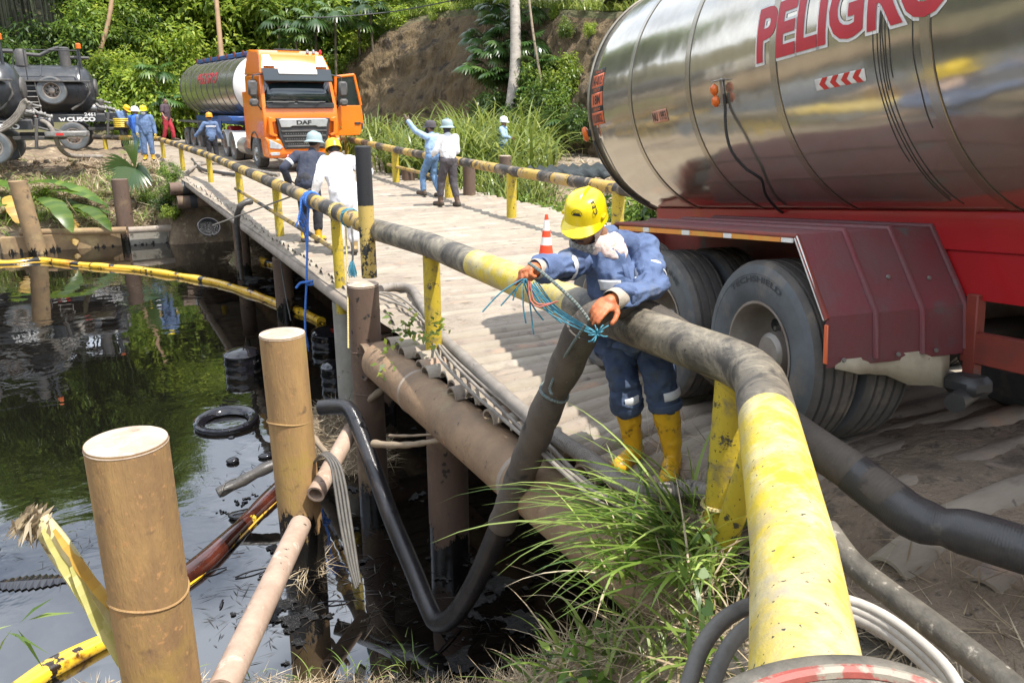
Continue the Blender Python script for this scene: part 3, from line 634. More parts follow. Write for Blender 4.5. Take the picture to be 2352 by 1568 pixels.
while Y > 0.4:
    lx = 2.42 + rng.uniform(-0.06, 0.07) if Y > 3.2 else 2.75 + rng.uniform(0, 0.35)
    rr = 0.098 if Y > 2.8 else 0.115
    yy = Y; hp = half_pipe(6.0, rr, k, 11 if Y < 4 else 9, bend=lambda x: float(deck_z(lx + x, yy)) + 0.012 * sin(k * 1.7 + x * 0.9))
    o = bpart(hp, 'deck_pipe', M['deck2'] if k % 3 else M['deck'], 50); o.matrix_world = Matrix.Translation((lx, Y, 0)) @ Matrix.Rotation(rng.uniform(-0.012, 0.012), 4, 'Z')
    Y -= (0.207 if Y > 2.8 else 0.34) * rng.uniform(0.96, 1.05); k += 1
# packed earth between the pipes
xs = np.linspace(2.62, 8.35, 60); ys = np.arange(2.6, 27, 0.16); A, B = np.meshgrid(xs, ys)
Z = deck_z(A, B) - 0.026 + 0.020 * fbm2(A, B, 0.9, 3, 6) + 0.010 * fbm2(A, B, 3.5, 2, 8) + 0.008 * sstep(7, 11, B) - 0.05 * (1 - sstep(2.62, 2.8, A)); n = A.shape; id_ = np.arange(A.size).reshape(n)
o = obj('packed_earth', np_mesh('packed_earth', np.stack([A, B, Z], -1).reshape(-1, 3), np.stack([id_[:-1, :-1], id_[:-1, 1:], id_[1:, 1:], id_[1:, :-1]], -1).reshape(-1, 4), M['soil'], smooth=True))
o['kind'] = 'stuff'; o.parent = bridge; o.matrix_parent_inverse = BI
xs = np.arange(2.5, 8.6, 0.07); ys = np.arange(-0.6, 3.9, 0.06); A, B = np.meshgrid(xs, ys)
Z = deck_z(A, B) - 0.045 - 0.035 * sstep(2.6, 3.9, B) + 0.022 * (1 - sstep(2.2, 3.2, B)) + 0.035 * fbm2(A, B, 1.7, 4, 16) + 0.012 * fbm2(A, B, 9, 2, 17); n = A.shape; id_ = np.arange(A.size).reshape(n)
tag(obj('approach_road', np_mesh('approach_road', np.stack([A, B, Z], -1).reshape(-1, 3), np.stack([id_[:-1, :-1], id_[:-1, 1:], id_[1:, 1:], id_[1:, :-1]], -1).reshape(-1, 4), M['road_soil'], smooth=True)), kind='structure')

# ------------------------------------------------------------------ railings
def band_fn(marks, yel0):
    """marks: distances along the pipe where the paint changes"""
    def f(L):
        b = yel0
        for m in marks:
            if L > m: b = 1 - b
        return b
    return f
def along(path):
    L = [0.0]
    for a, b in zip(path[:-1], path[1:]): L.append(L[-1] + float(np.linalg.norm(np.array(b) - np.array(a))))
    return L
lrail = thing('bridge_railing', 'thick yellow and black pipe railing along the river side, bent at its near end', 'railing', (2.7, 10, 0))
def lpart(mb, name, mats): o = mb.build(name, mats); o.parent = lrail; o.matrix_parent_inverse = lrail.matrix_world.inverted(); return o
P_bend = atz(1742, 852, 1.04)
near_pts = [atd(1860, 1710, 1.40), atd(1850, 1530, 1.60), atd(1822, 1260, 2.10), P_bend]
far_pts = [atz(1330, 703, 1.03), atz(985, 562, 0.97), atz(860, 527, 0.93), atz(690, 447, 0.90), atd(480, 358, 22.5), atd(364, 319, 31.5), atd(215, 315, 32)]
pathA = poly_path([near_pts[0], near_pts[1], near_pts[2], P_bend] + far_pts[:3], 0.05, {3: 0.24})
LA = along(pathA)
iB = int(np.argmin([np.linalg.norm(np.array(p) - P_bend) for p in pathA])); LB = LA[iB]
ix = lambda px: LA[int(np.argmin([abs(CX + FP * ((np.array(p) - CAMP) @ RT) / ((np.array(p) - CAMP) @ FW) - px) if k > iB else 1e9 for k, p in enumerate(pathA)]))]
bA = band_fn([LB - 0.62, ix(1335), ix(1095), ix(862)], 1)
mb = MB(); mb.tube(pathA, 0.110, 36, band=[bA(L) for L in LA]); lpart(mb, 'rail', M['rail_near'])
pathB = poly_path(far_pts[2:], 0.1, {3: 0.4}); LBb = along(pathB)
marks, d_, = [], 0.25
while d_ < 40: marks.append(d_); d_ += float(rng.uniform(0.35, 1.25))
bB = band_fn(marks, 0)
mb = MB(); mb.tube(pathB, 0.098, 20, band=[bB(L) for L in LBb]); lpart(mb, 'rail', M['rail'])
RAILP = [np.array(p) for p in pathA[iB:]] + [np.array(p) for p in pathB]
def rail_at(px):
    best = min(RAILP, key=lambda p: abs(CX + FP * ((p - CAMP) @ RT) / ((p - CAMP) @ FW) - px)); return best
def post(px, foot_y, r, foot_z=None, name='post', topdz=-0.05):
    t_ = rail_at(px); mbp = MB(); fz = foot_z if foot_z is not None else 0.0
    path = [(t_[0] + 0.02, t_[1], fz - 0.12 + (t_[2] + topdz - fz + 0.12) * k / 8) for k in range(9)]
    mbp.tube(path, r, 20, band=[1] * 9); return lpart(mbp, name, M['post'])
post(1690, 1210, 0.085, 0.05); post(985, 790, 0.078, 0.0)
post(765, 650, 0.068, -0.28); post(630, 560, 0.072, -0.25)
for px in (544, 477, 413, 370): post(px, 0, 0.075, -0.22)
t_ = far_pts[-1] + (far_pts[-2] - far_pts[-1]) * 0.17; mb = MB(); mb.tube([(t_[0], t_[1], t_[2] - 0.98), (t_[0], t_[1], t_[2] - 0.04)], 0.08, 14, band=[1, 1]); lpart(mb, 'post', M['post'])
mb = MB(); a_ = np.array(P_bend) + (near_pts[2] - P_bend) * 0.22; b_ = rail_at(1690)
mb.tube([tuple(a_ + np.array([0.03, 0, -0.08])), (b_[0] - 0.06, b_[1] - 0.10, 0.10)], 0.06, 16, band=[1, 1]); lpart(mb, 'brace', M['post'])
for (xa, xb, dz) in ((544, 765, -0.50),):
    a_, b_ = rail_at(xa), rail_at(xb); a_ = a_ + np.array([0, 0.5, dz]); b_ = b_ + np.array([0, 0, dz]); pp = [tuple(a_ + (b_ - a_) * k / 40) for k in range(41)]
    mb = MB(); mb.tube(pp, 0.035, 10, band=[1 if (k // 5) % 3 else 0 for k in range(41)]); lpart(mb, 'lower_rail', M['rail'])
rrail = thing('bridge_railing', 'yellow and black pipe railing on the right deck edge in front of the reeds', 'railing', (8.3, 15, 0))
def rpart(mb, name, mats): o = mb.build(name, mats); o.parent = rrail; o.matrix_parent_inverse = rrail.matrix_world.inverted(); return o
rp = [(8.75, 30.5, 0.93), atz(907, 344, 0.90), atz(1175, 393, 0.90), atz(1405, 431, 0.91)]; rp.append(tuple(np.array(rp[-1]) + (np.array(rp[-1]) - np.array(rp[-2])) * 1.3))
pathR = poly_path(rp, 0.1); LR = along(pathR); marks, d_ = [], 0.6
while d_ < 40: marks.append(d_); d_ += float(rng.uniform(0.5, 1.3))
bR = band_fn(marks, 0); mb = MB(); mb.tube(pathR, 0.10, 18, band=[bR(L) for L in LR]); rpart(mb, 'rail', M['rail'])
for px in (797, 907, 1030, 1175, 1418):
    t_ = min(pathR, key=lambda p: abs(CX + FP * ((np.array(p) - CAMP) @ RT) / ((np.array(p) - CAMP) @ FW) - px))
    mb = MB(); mb.tube([(t_[0], t_[1], -0.2 + (t_[2] + 0.16) * k / 6) for k in range(7)], 0.10, 16, band=[1] * 7); rpart(mb, 'post', M['post'])
a_ = np.array(min(pathR, key=lambda p: abs(p[1] - 23.2))) + np.array([0, 0, -0.48]); b_ = np.array(min(pathR, key=lambda p: abs(p[1] - 18.6))) + np.array([0, 0, -0.48])
mb = MB(); mb.tube([tuple(a_ + (b_ - a_) * k / 20) for k in range(21)], 0.045, 10, band=[1] * 21); rpart(mb, 'lower_rail', M['rail'])

# ------------------------------------------------------------------ piles
def pile(label, top, r, zb, mat, group=None, capmat='pile_top', ring=None, lean=(0, 0), n=36):
    t_ = thing('steel_pile', label, 'pile', (top[0], top[1], zb), group=group); mbp = MB(); H = top[2] - zb
    mbp.tube([(lean[0] * (H * k / 12 - H), lean[1] * (H * k / 12 - H), H * k / 12) for k in range(13)], r, n, caps=False); mbp.build('pile_shaft', M[mat], t_)
    mbp = MB(); mbp.lathe([(r + 0.002, H - 0.015), (r - 0.004, H + 0.002), (r * 0.8, H + 0.008), (r * 0.3, H + 0.012), (0.001, H + 0.012)], n); mbp.build('pile_cap', M[capmat], t_)
    for q in ring or ():
        mbp = MB(); mbp.tube([(r * 1.0 * cos(a), r * 1.0 * sin(a), H - q + 0.015 * sin(2 * a)) for a in np.linspace(0, 2 * pi, 33)[:-1]], 0.008, 6, closed=True); mbp.build('weld_seam', M[mat], t_)
    return t_
pA = atd(290, 1012, 3.9); pile('ochre steel pile nearest the camera at lower left, beside the broken banana stem', pA, 0.192, -2.2, 'rust_tan', ring=(0.85,), n=48)
pB = atd(648, 765, 6.8); pile('tan steel pile with pale lichen standing in the oil, right of the floating black ring', pB, 0.191, -3.2, 'rust_tan', ring=(0.78,), n=48, lean=(-0.012, 0))
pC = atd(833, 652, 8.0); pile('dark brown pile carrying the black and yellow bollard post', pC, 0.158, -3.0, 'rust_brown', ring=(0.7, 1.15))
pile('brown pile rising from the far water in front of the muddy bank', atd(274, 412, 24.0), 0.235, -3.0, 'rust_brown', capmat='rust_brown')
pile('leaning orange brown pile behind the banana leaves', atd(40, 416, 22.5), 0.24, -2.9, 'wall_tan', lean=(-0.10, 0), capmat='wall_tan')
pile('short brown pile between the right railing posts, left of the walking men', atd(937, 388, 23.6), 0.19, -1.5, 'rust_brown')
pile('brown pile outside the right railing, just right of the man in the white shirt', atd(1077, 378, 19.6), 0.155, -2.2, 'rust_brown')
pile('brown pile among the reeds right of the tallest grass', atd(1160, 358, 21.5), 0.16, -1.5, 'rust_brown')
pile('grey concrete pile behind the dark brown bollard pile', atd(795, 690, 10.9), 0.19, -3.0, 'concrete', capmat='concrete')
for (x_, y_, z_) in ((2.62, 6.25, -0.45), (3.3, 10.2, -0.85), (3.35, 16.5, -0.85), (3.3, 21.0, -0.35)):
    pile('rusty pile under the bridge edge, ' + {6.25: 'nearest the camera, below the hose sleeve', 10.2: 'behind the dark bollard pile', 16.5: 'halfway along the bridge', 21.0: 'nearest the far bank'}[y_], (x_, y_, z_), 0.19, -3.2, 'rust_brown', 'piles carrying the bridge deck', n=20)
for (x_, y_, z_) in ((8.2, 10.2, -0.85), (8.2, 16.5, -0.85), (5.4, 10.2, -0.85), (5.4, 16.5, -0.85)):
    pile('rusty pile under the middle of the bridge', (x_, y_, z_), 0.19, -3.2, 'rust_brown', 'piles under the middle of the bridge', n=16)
# black and yellow bollard standing on the dark pile
bt = atd(833, 337, 7.93); bb = np.array([bt[0], bt[1], pC[2]])
bol = thing('bollard', 'tall black and flaking yellow bollard pipe standing on the dark pile', 'bollard', tuple(bb))
mb = MB(); Hb = bt[2] - bb[2]; zs = [Hb * k / 40 for k in range(41)]
mb.tube([(0, 0, z) for z in zs], 0.080, 32, band=[-1 if z > Hb * 0.575 else (2 if z > Hb * 0.42 else 0.50) for z in zs]); mb.build('bollard_pipe', M['stripe_post'], bol)
mb = MB(); mb.lathe([(0.081, Hb - .01), (0.078, Hb + .004), (0.001, Hb + .006)], 32); mb.build('bollard_cap', M['dark'], bol)

# ------------------------------------------------------------------ retaining walls and far pipes
def slab(name, label, cat, c, d, mat, rot=0):
    mbx = MB(); mbx.box((0, 0, 0), d, mat=0, bev=0.02); o = mbx.build(name, M[mat]); o.location = c; o.rotation_euler[2] = rot; return tag(o, label, cat)
slab('retaining_wall', 'stained grey concrete wall at the far water line under the bridge end', 'wall', (2.95, 27.0, -2.05), (4.0, 0.3, 1.0), 'concrete')
slab('retaining_wall', 'brown muddy wall at the far water line left of the grey concrete wall', 'wall', (-0.75, 27.1, -2.05), (3.3, 0.3, 1.05), 'wall_tan')
mb = MB(); hollow(mb, (0.95, 26.6, -1.5), (4.75, 26.6, -1.53), 0.10, 16); tag(mb.build('steel_pipe', M['edge_pipe']), 'brown horizontal pipe running along the top of the grey concrete wall', 'pipe')
mb = MB(); hollow(mb, (-1.9, 27.2, -1.45), (0.9, 26.7, -1.5), 0.10, 16); tag(mb.build('steel_pipe', M['wall_tan']), 'rusty horizontal pipe joining the leaning pile to the wall', 'pipe')
# pale spotted brace pipes tied to the tan pile
mb = MB(); hollow(mb, V(atd(508, 1590, 4.35)), V(atd(690, 1205, 6.35)), 0.085, 24); tag(mb.build('steel_pipe', M['pale_pipe']), 'pale oil spotted brace pipe running from the near bank up to the tan pile', 'pipe')
mb = MB(); hollow(mb, V(atd(725, 1135, 7.0)), V(atd(808, 985, 7.9)), 0.08, 24); tag(mb.build('steel_pipe', M['pale_pipe']), 'pale brace pipe behind the tan pile under the black hose elbow', 'pipe')
# ------------------------------------------------------------------ hoses, ropes, floats
def pxpath(L, step=0.06): return spline([atd(*p) for p in L], step)
# the thick suction hose: out of the debris, down to the oil, up over the rail and away along the deck
hose = thing('suction_hose', 'thick black suction hose dipping into the oil and hung over the yellow rail', 'hose', (2.4, 4, 0))
def hpart(mb, name, mats): o = mb.build(name, mats); o.parent = hose; o.matrix_parent_inverse = hose.matrix_world.inverted(); return o
low = pxpath([(735, 936, 7.95), (775, 934, 7.9), (806, 945, 7.8), (842, 1030, 7.5), (896, 1180, 7.05), (950, 1310, 6.75), (985, 1395, 6.5), (1005, 1428, 6.4), (1040, 1415, 6.2), (1085, 1350, 5.95), (1125, 1265, 5.65), (1160, 1180, 5.35), (1200, 1080, 5.05)], 0.04)
mb = MB(); mb.tube(low, 0.078, 26); hpart(mb, 'hose_lower', M['wet_rubber'])
slv = pxpath([(1152, 1205, 5.42), (1175, 1145, 5.25), (1215, 1040, 4.95), (1255, 940, 4.65), (1285, 875, 4.47), (1318, 800, 4.25), (1340, 752, 4.14)], 0.03)
nS = len(slv); rS = [0.094 - 0.02 * math.exp(-((k / nS - 0.72) / 0.035) ** 2) + 0.003 * sin(k * 0.9) for k in range(nS)]
mb = MB(); mb.tube(slv, rS, 26); hpart(mb, 'hose_sleeve', M['sleeve'])
rb = rail_at(1440); top1 = np.array(rail_at(1405)) + np.array([-0.02, 0, 0.115 + 0.09])
over = spline([atd(1318, 800, 4.25), atd(1340, 752, 4.14), atd(1366, 722, 4.10), atd(1412, 706, 4.22), atd(1470, 714, 4.42), atd(1560, 768, 4.38), atd(1650, 845, 4.15), atd(1740, 925, 3.85), atd(1850, 1010, 3.55), atd(1960, 1085, 3.38), atd(2085, 1178, 3.22)], 0.03)
nO = len(over); mb = MB(); mb.tube(over, [0.086 - 0.024 * math.exp(-((k / nO - 0.16) / 0.09) ** 2) for k in range(nO)], 26); hpart(mb, 'hose_over_rail', M['sleeve'])
end = pxpath([(1960, 1085, 3.38), (2040, 1146, 3.28), (2110, 1193, 3.18), (2230, 1225, 3.08), (2352, 1262, 2.96), (2560, 1322, 2.86), (2800, 1375, 2.85), (3100, 1400, 2.95)], 0.03)
nE = len(end); rE = [0.090 - 0.016 * math.exp(-((k * 0.03 - 0.36) / 0.035) ** 2) for k in range(nE)]
mb = MB(); mb.tube(end, rE, 26, flat=1.0); hpart(mb, 'hose_deck_end', M['black_rubber'])
# tie ropes on the sleeve
def ring_on(path, k, r, tube_r, mat, label):
    p = Vector(path[k]); d = (Vector(path[min(k + 1, len(path) - 1)]) - Vector(path[k - 1])).normalized(); x, y, _ = basis(d)
    m_ = MB(); m_.tube([p + (x * cos(a) + y * sin(a)) * r + d * 0.012 * sin(a * 2) for a in np.linspace(0, 2 * pi, 25)[:-1]], tube_r, 6, closed=True)
    return tag(m_.build('rope', M[mat]), label, 'rope')
ring_on(slv, int(nS * .72), 0.083, 0.009, 'rope_grey', 'grey green rope tied tightly round the hanging hose sleeve')
mb = MB(); mb.tube(pxpath([(1345, 745, 3.98), (1318, 785, 4.06), (1285, 840, 4.28), (1263, 890, 4.38), (1268, 905, 4.36)], .03), 0.008, 6); tag(mb.build('rope', M['rope_grey']), 'grey rope running down the hose sleeve from the glove', 'rope')
# grey ribbed hose and thin cables along the deck edge
def deckp(L, dz=0.05):
    out = []
    for (x, y) in L:
        p = atz(x, y, 0.05)
        for _ in range(4): p = atz(x, y, float(deck_z(p[0], p[1])) + dz)
        out.append(p)
    return out
gh = spline(deckp([(875, 664), (905, 658), (945, 664), (968, 700), (1008, 765), (1060, 815), (1130, 880), (1210, 950), (1290, 1012), (1360, 1058), (1420, 1104), (1490, 1128), (1580, 1122), (1640, 1135)], 0.052), 0.03)
mb = MB(); mb.tube(gh, 0.05, 18); tag(mb.build('ribbed_hose', M['grey_hose']), 'dusty grey ribbed hose lying along the river edge of the deck', 'hose')
offs = [(0, 0), (-11, 7), (-20, 16)]
for i, (ox, oy) in enumerate(offs):
    L_ = [(872, 672), (900, 676 + 4 * i), (940, 700), (985, 742), (1025, 800), (1090, 868), (1170, 938), (1245, 1008), (1320, 1078), (1385, 1130), (1450, 1162), (1520, 1165 + 6 * i)]
    mb = MB(); mb.tube(spline(deckp([(x + ox * (0.4 + .6 * (k > 3)) + 5 * sin(k * 1.3 + i * 2), y + oy * (0.4 + .6 * (k > 3))) for k, (x, y) in enumerate(L_)], 0.03 + 0.01 * i), 0.04), 0.0135, 8)
    tag(mb.build('cable', M['cable']), 'thin dusty cable beside the grey ribbed hose on the deck edge', 'cable', 'three thin cables along the deck edge')
# hanging bundle of four thin hoses
for i in range(4):
    o_ = i * 8
    mb = MB(); mb.tube(pxpath([(722 + o_ * .3, 1062 - i * 3, 7.1), (738 + o_ * .5, 1044 - i * 2, 6.95), (758 + o_ * .8, 1062, 6.85), (768 + o_, 1110, 6.8), (782 + o_, 1200, 6.7), (800 + o_ * .8, 1290, 6.6), (818 + o_ * .35, 1350 - 4 * i, 6.55)], 0.05), 0.013, 8)
    tag(mb.build('thin_hose', M['cable_dark']), 'thin dark hose in the bundle of four hanging from the brace pipe into the oil', 'hose', 'bundle of four thin hoses')
# loops of cable and hoses at the lower right
def gpath(L, step=0.03, dz=0.03):
    return spline([atd(*q) for q in L], step)
mb = MB(); mb.tube(gpath([(1560, 1640, 2.25), (1585, 1560, 2.3), (1615, 1480, 2.38), (1665, 1420, 2.45), (1730, 1388, 2.5), (1800, 1385, 2.5)]), 0.026, 12); tag(mb.build('cable', M['cable_dark']), 'dark thick cable looping out from under the yellow pipe, upper of the two', 'cable')
mb = MB(); mb.tube(gpath([(1610, 1650, 2.2), (1640, 1560, 2.26), (1670, 1490, 2.33), (1715, 1440, 2.4), (1770, 1415, 2.45), (1840, 1410, 2.45)]), 0.024, 12); tag(mb.build('cable', M['cable_dark']), 'dark thick cable looping out from under the yellow pipe, lower of the two', 'cable')
for i in range(3):
    mb = MB(); mb.tube(gpath([(1880, 1372 + 14 * i, 2.5), (1950, 1378 + 16 * i, 2.48), (2030, 1412 + 18 * i, 2.42), (2110, 1470 + 20 * i, 2.32), (2180, 1540 + 22 * i, 2.2), (2235, 1640 + 22 * i, 2.1)]), 0.017 + 0.002 * i, 10)
    tag(mb.build('cable', M['cable_white']), 'pale cable curving out on the right of the yellow pipe', 'cable', 'three pale cables right of the yellow pipe')
pp = gpath([(1900, 1215, 3.0), (1955, 1290, 2.85), (2030, 1352, 2.7), (2110, 1412, 2.55), (2200, 1480, 2.4), (2300, 1560, 2.25), (2400, 1650, 2.1)])
oh = thing('oily_hose', 'black hose with a faded red stripe on the dirt right of the yellow pipe', 'hose', tuple(pp[len(pp) // 2]))
mb = MB(); mb.tube(pp, 0.043, 18); o = mb.build('hose_body', M['dirty_hose']); o.parent = oh; o.matrix_parent_inverse = oh.matrix_world.inverted()
mb = MB(); mb.tube([tuple(Vector(p) + Vector((-0.022, -0.026, 0.016))) for p in pp[8:]], 0.016, 8); o = mb.build('stripe', M['red_stripe']); o.parent = oh; o.matrix_parent_inverse = oh.matrix_world.inverted()
pp = gpath([(1560, 1760, 1.22), (1660, 1645, 1.28), (1760, 1588, 1.31), (1890, 1562, 1.33), (2020, 1568, 1.33), (2140, 1610, 1.30), (2240, 1690, 1.26), (2300, 1790, 1.22)], 0.02)
fh_ = thing('dirty_hose', 'scuffed grey black hose with red stripe crossing over the near end of the yellow pipe', 'hose', tuple(pp[len(pp) // 2]))
mb = MB(); mb.tube(pp, 0.040, 24); o = mb.build('hose_body', M['dirty_hose']); o.parent = fh_; o.matrix_parent_inverse = fh_.matrix_world.inverted()
cam_dir = Vector((-0.02, -0.02, 0.0335))
mb = MB(); mb.tube([tuple(Vector(p) + Vector(UPV) * 0.024 - Vector(FW) * 0.026) for p in pp], 0.013, 8); o = mb.build('stripe', M['red_stripe']); o.parent = fh_; o.matrix_parent_inverse = fh_.matrix_world.inverted()
# two hoses on the road at the far end of the bridge
for lab, L_ in (('dark hose curving over the road behind the yellow railing posts', [(430, 340), (440, 365), (462, 388), (500, 396), (540, 402)]), ('grey hose lying along the road edge behind the railing', [(428, 398), (450, 383), (480, 376), (530, 381), (580, 391), (640, 402)])):
    mb = MB(); mb.tube(spline(deckp(L_, 0.06), 0.2), 0.055, 10); tag(mb.build('hose', M['black_rubber' if 'dark' in lab else 'cable']), lab, 'hose')

# ------------------------------------------------------------------ floating booms
def boom(name, label, L, r, mat, z=WATER + 0.03, skirt=True, tw=0.0):
    pts = spline([tuple(atz(x, y, z)) for x, y in L], 0.12); n_ = len(pts)
    t_ = thing(name, label, 'boom', tuple(pts[n_ // 2])); inv = t_.matrix_world.inverted()
    rr = [r * (1 + 0.16 * sin(k * 0.55) * sin(k * 0.13 + 1)) for k in range(n_)]
    m_ = MB(); m_.tube(pts, rr, 16, flat=1.1); o = m_.build('boom_float', M[mat], None); o.parent = t_; o.matrix_parent_inverse = inv
    if skirt:
        m_ = MB(); m_.tube([(p[0], p[1] - r * 0.9, p[2] - r * 0.5) for p in pts], r * 0.55, 10); o = m_.build('boom_skirt', M['boom_black'], None); o.parent = t_; o.matrix_parent_inverse = inv
        m_ = MB(); m_.tube([(p[0], p[1] - r * 1.5, p[2] - r * 0.28) for p in pts], r * 0.16, 6); o = m_.build('boom_edge', M['boom_yel'], None); o.parent = t_; o.matrix_parent_inverse = inv
    return t_
boom('oil_boom', 'long yellow oil boom floating across the river from the left edge to the bridge', [(-60, 602), (20, 604), (90, 598), (150, 604), (230, 612), (310, 618), (390, 630), (450, 640), (505, 651), (548, 664), (600, 682), (650, 702), (700, 720), (738, 738)], 0.088, 'boom_yel')
boom('oil_boom', 'short yellow boom piece in the debris under the bridge edge', [(548, 575), (580, 590), (612, 603), (648, 612)], 0.10, 'boom_yel', skirt=False)
boom('oil_boom', 'dark red oil soaked boom lying between the two nearest piles', [(400, 1342), (470, 1290), (540, 1222), (600, 1162), (650, 1115)], 0.085, 'boom_oily', skirt=True)
boom('oil_boom', 'yellow oil streaked boom end at the lower left bank', [(40, 1585), (100, 1545), (160, 1512), (215, 1484), (262, 1462)], 0.07, 'boom_spot', skirt=False)

# ------------------------------------------------------------------ floating drums and tyre ring
def drum(label, px, py, h, r=0.285, red=False, tilt=(0, 0)):
    p = atz(px, py, WATER); t_ = thing('drum', label, 'drum', (p[0], p[1], WATER - 0.3)); H = h + 0.3; m_ = MB()
    prof = [(r, 0)]
    for z in np.linspace(0.05, H - 0.03, 14): prof.append((r + (0.012 if abs((z * 5.5) % 1 - .5) < .16 else 0), z))
    m_.lathe(prof, 32); m_.build('drum_wall', M['oil_black'], t_)
    m_ = MB(); m_.lathe([(r + .008, H - 0.03), (r + 0.012, H - 0.005), (r - 0.01, H + .004), (r * .86, H + 0.035), (r * .5, H + 0.07), (0.05, H + 0.085), (0.001, H + 0.085)], 32); m_.build('drum_lid', M['oil_black'], t_)
    if red: m_ = MB(); m_.lathe([(0.10, H + .088), (0.2, H + .0665), (0.235, H + .050)], 20, arc=2.2); m_.build('red_smear', M['drum_red'], t_)
    t_.rotation_euler = (tilt[0], tilt[1], 0); return t_
drum('black oily drum floating upright left of the tan pile', 560, 850, 0.30, 0.29)
drum('black oily drum with a red smear on its lid, floating by the dark pile', 753, 795, 0.28, 0.30, True, (0.06, 0.03))
drum('small black oily drum floating beside the debris at the dark pile', 772, 880, 0.30, 0.22)
p = atz(520, 972, WATER); m_ = MB()
prof = [(0.40 + 0.0, -0.04), (0.425, 0.01), (0.42, 0.045), (0.39, 0.062), (0.34, 0.052), (0.30, 0.02), (0.275, -0.02)]
m_.lathe(prof, 48); o = m_.build('tyre_ring', M['oil_black']); o.location = (p[0], p[1], WATER + 0.03); o.rotation_euler = (0.05, -0.03, 0); tag(o, 'oil coated black ring floating flat on the water', 'ring')
# oily flotsam
def chunk(label, px, py, s):
    p = atz(px, py, WATER); m_ = MB(); m_.ball((0, 0, 0), (s, s * .7, s * .35)); me = m_.mesh('flotsam', [M['oil_black']], 0)
    for v in me.vertices: v.co *= 1 + 0.35 * float(fbm(np.array([[v.co.x * 9 + px, v.co.y * 9, v.co.z * 9]]), 2)[0])
    me.polygons.foreach_set('use_smooth', np.ones(len(me.polygons), bool)); o = obj('flotsam', me); o.location = (p[0], p[1], WATER + s * .2); return tag(o, label, 'debris')
chunk('oil blackened lump floating below the black ring', 536, 1060, 0.10); chunk('oily black lump beside the tan pile above the log', 610, 1050, 0.09); chunk('long oily lump between the log and the red boom', 560, 1185, 0.12); chunk('black lump of oil beside the pale brace pipe', 640, 1330, 0.08); chunk('tiny black lump floating under the black ring', 532, 1005, 0.035)
def stick(label, L, r, mat='wood', cat='branch', name='branch', taper=0.5):
    pts = spline([atd(*q) for q in L], 0.06); n_ = len(pts); m_ = MB()
    m_.tube(pts, [r * (1 - (1 - taper) * k / n_) * (1 + .12 * sin(k * 1.9)) for k in range(n_)], 10); return tag(m_.build(name, M[mat]), label, cat)
stick('oil blackened log lying in the water left of the tan pile', [(500, 1132, 8.35), (545, 1110, 8.45), (600, 1080, 8.55), (640, 1062, 8.65)], 0.055, 'oily_wood', taper=1.2)
stick('thin oily twig curling up from the black log', [(510, 1128, 8.2), (518, 1108, 8.25), (542, 1098, 8.3)], 0.012, 'oily_wood')
stick('bare branch stretching from the debris to the bridge pile', [(858, 1018, 7.2), (900, 1022, 7.0), (950, 1020, 6.75), (1000, 1012, 6.5), (1042, 1005, 6.3)], 0.035)
stick('thin pale branch above the bare branch', [(895, 1000, 7.1), (950, 1000, 6.8), (1030, 993, 6.4)], 0.014)
stick('pale driftwood branch leaning on the dark pile base', [(838, 925, 8.3), (868, 902, 8.1), (905, 872, 7.9)], 0.045)
stick('short stub of wood in the debris beside the brace pipe', [(720, 1005, 7.6), (745, 1035, 7.4), (768, 1062, 7.2)], 0.035)
stick('drooping dark branch tied at the railing and hanging into the river', [(578, 462, 14.6), (556, 470, 14.5), (545, 500, 14.7), (548, 560, 15.4), (556, 640, 16.6)], 0.06, 'oily_wood', taper=.7)
stick('forked pale twig in front of the bridge end', [(510, 468, 19), (530, 487, 19), (541, 520, 19)], 0.03)
stick('white stick lying over the far wall', [(360, 545, 25.4), (400, 541, 25.3), (455, 538, 25.2)], 0.03)
stick('grey bent branch over the far left bank', [(10, 505, 25), (70, 480, 25), (130, 452, 25.3), (165, 440, 25.6)], 0.06)
stick('brown stick leaning in the far left weeds', [(125, 540, 25), (140, 505, 25.2), (160, 460, 25.4)], 0.06, 'pole_wood')
for i, (a_, b_, c_) in enumerate([((470, 1320, 1), (520, 1300, 1), 'a'), ((595, 1320, 1), (640, 1295, 1), 'b'), ((505, 1395, 1), (512, 1375, 1), 'c'), ((60, 1180, 1), (130, 1165, 1), 'd'), ((1005, 1500, 1), (1060, 1440, 1), 'e'), ((540, 1325, 1), (620, 1300, 1), 'f'), ((730, 1385, 1), (800, 1378, 1), 'g')]):
    p, q = atz(a_[0], a_[1], WATER + .01), atz(b_[0], b_[1], WATER + .02); m_ = MB(); m_.tube([tuple(p + (q - p) * k / 4 + np.array([0, 0, .012 * sin(k)])) for k in range(5)], 0.008, 6)
    tag(m_.build('twig', M['oil_black']), 'thin oil blackened twig floating on the water', 'twig', 'oil blackened floating twigs')

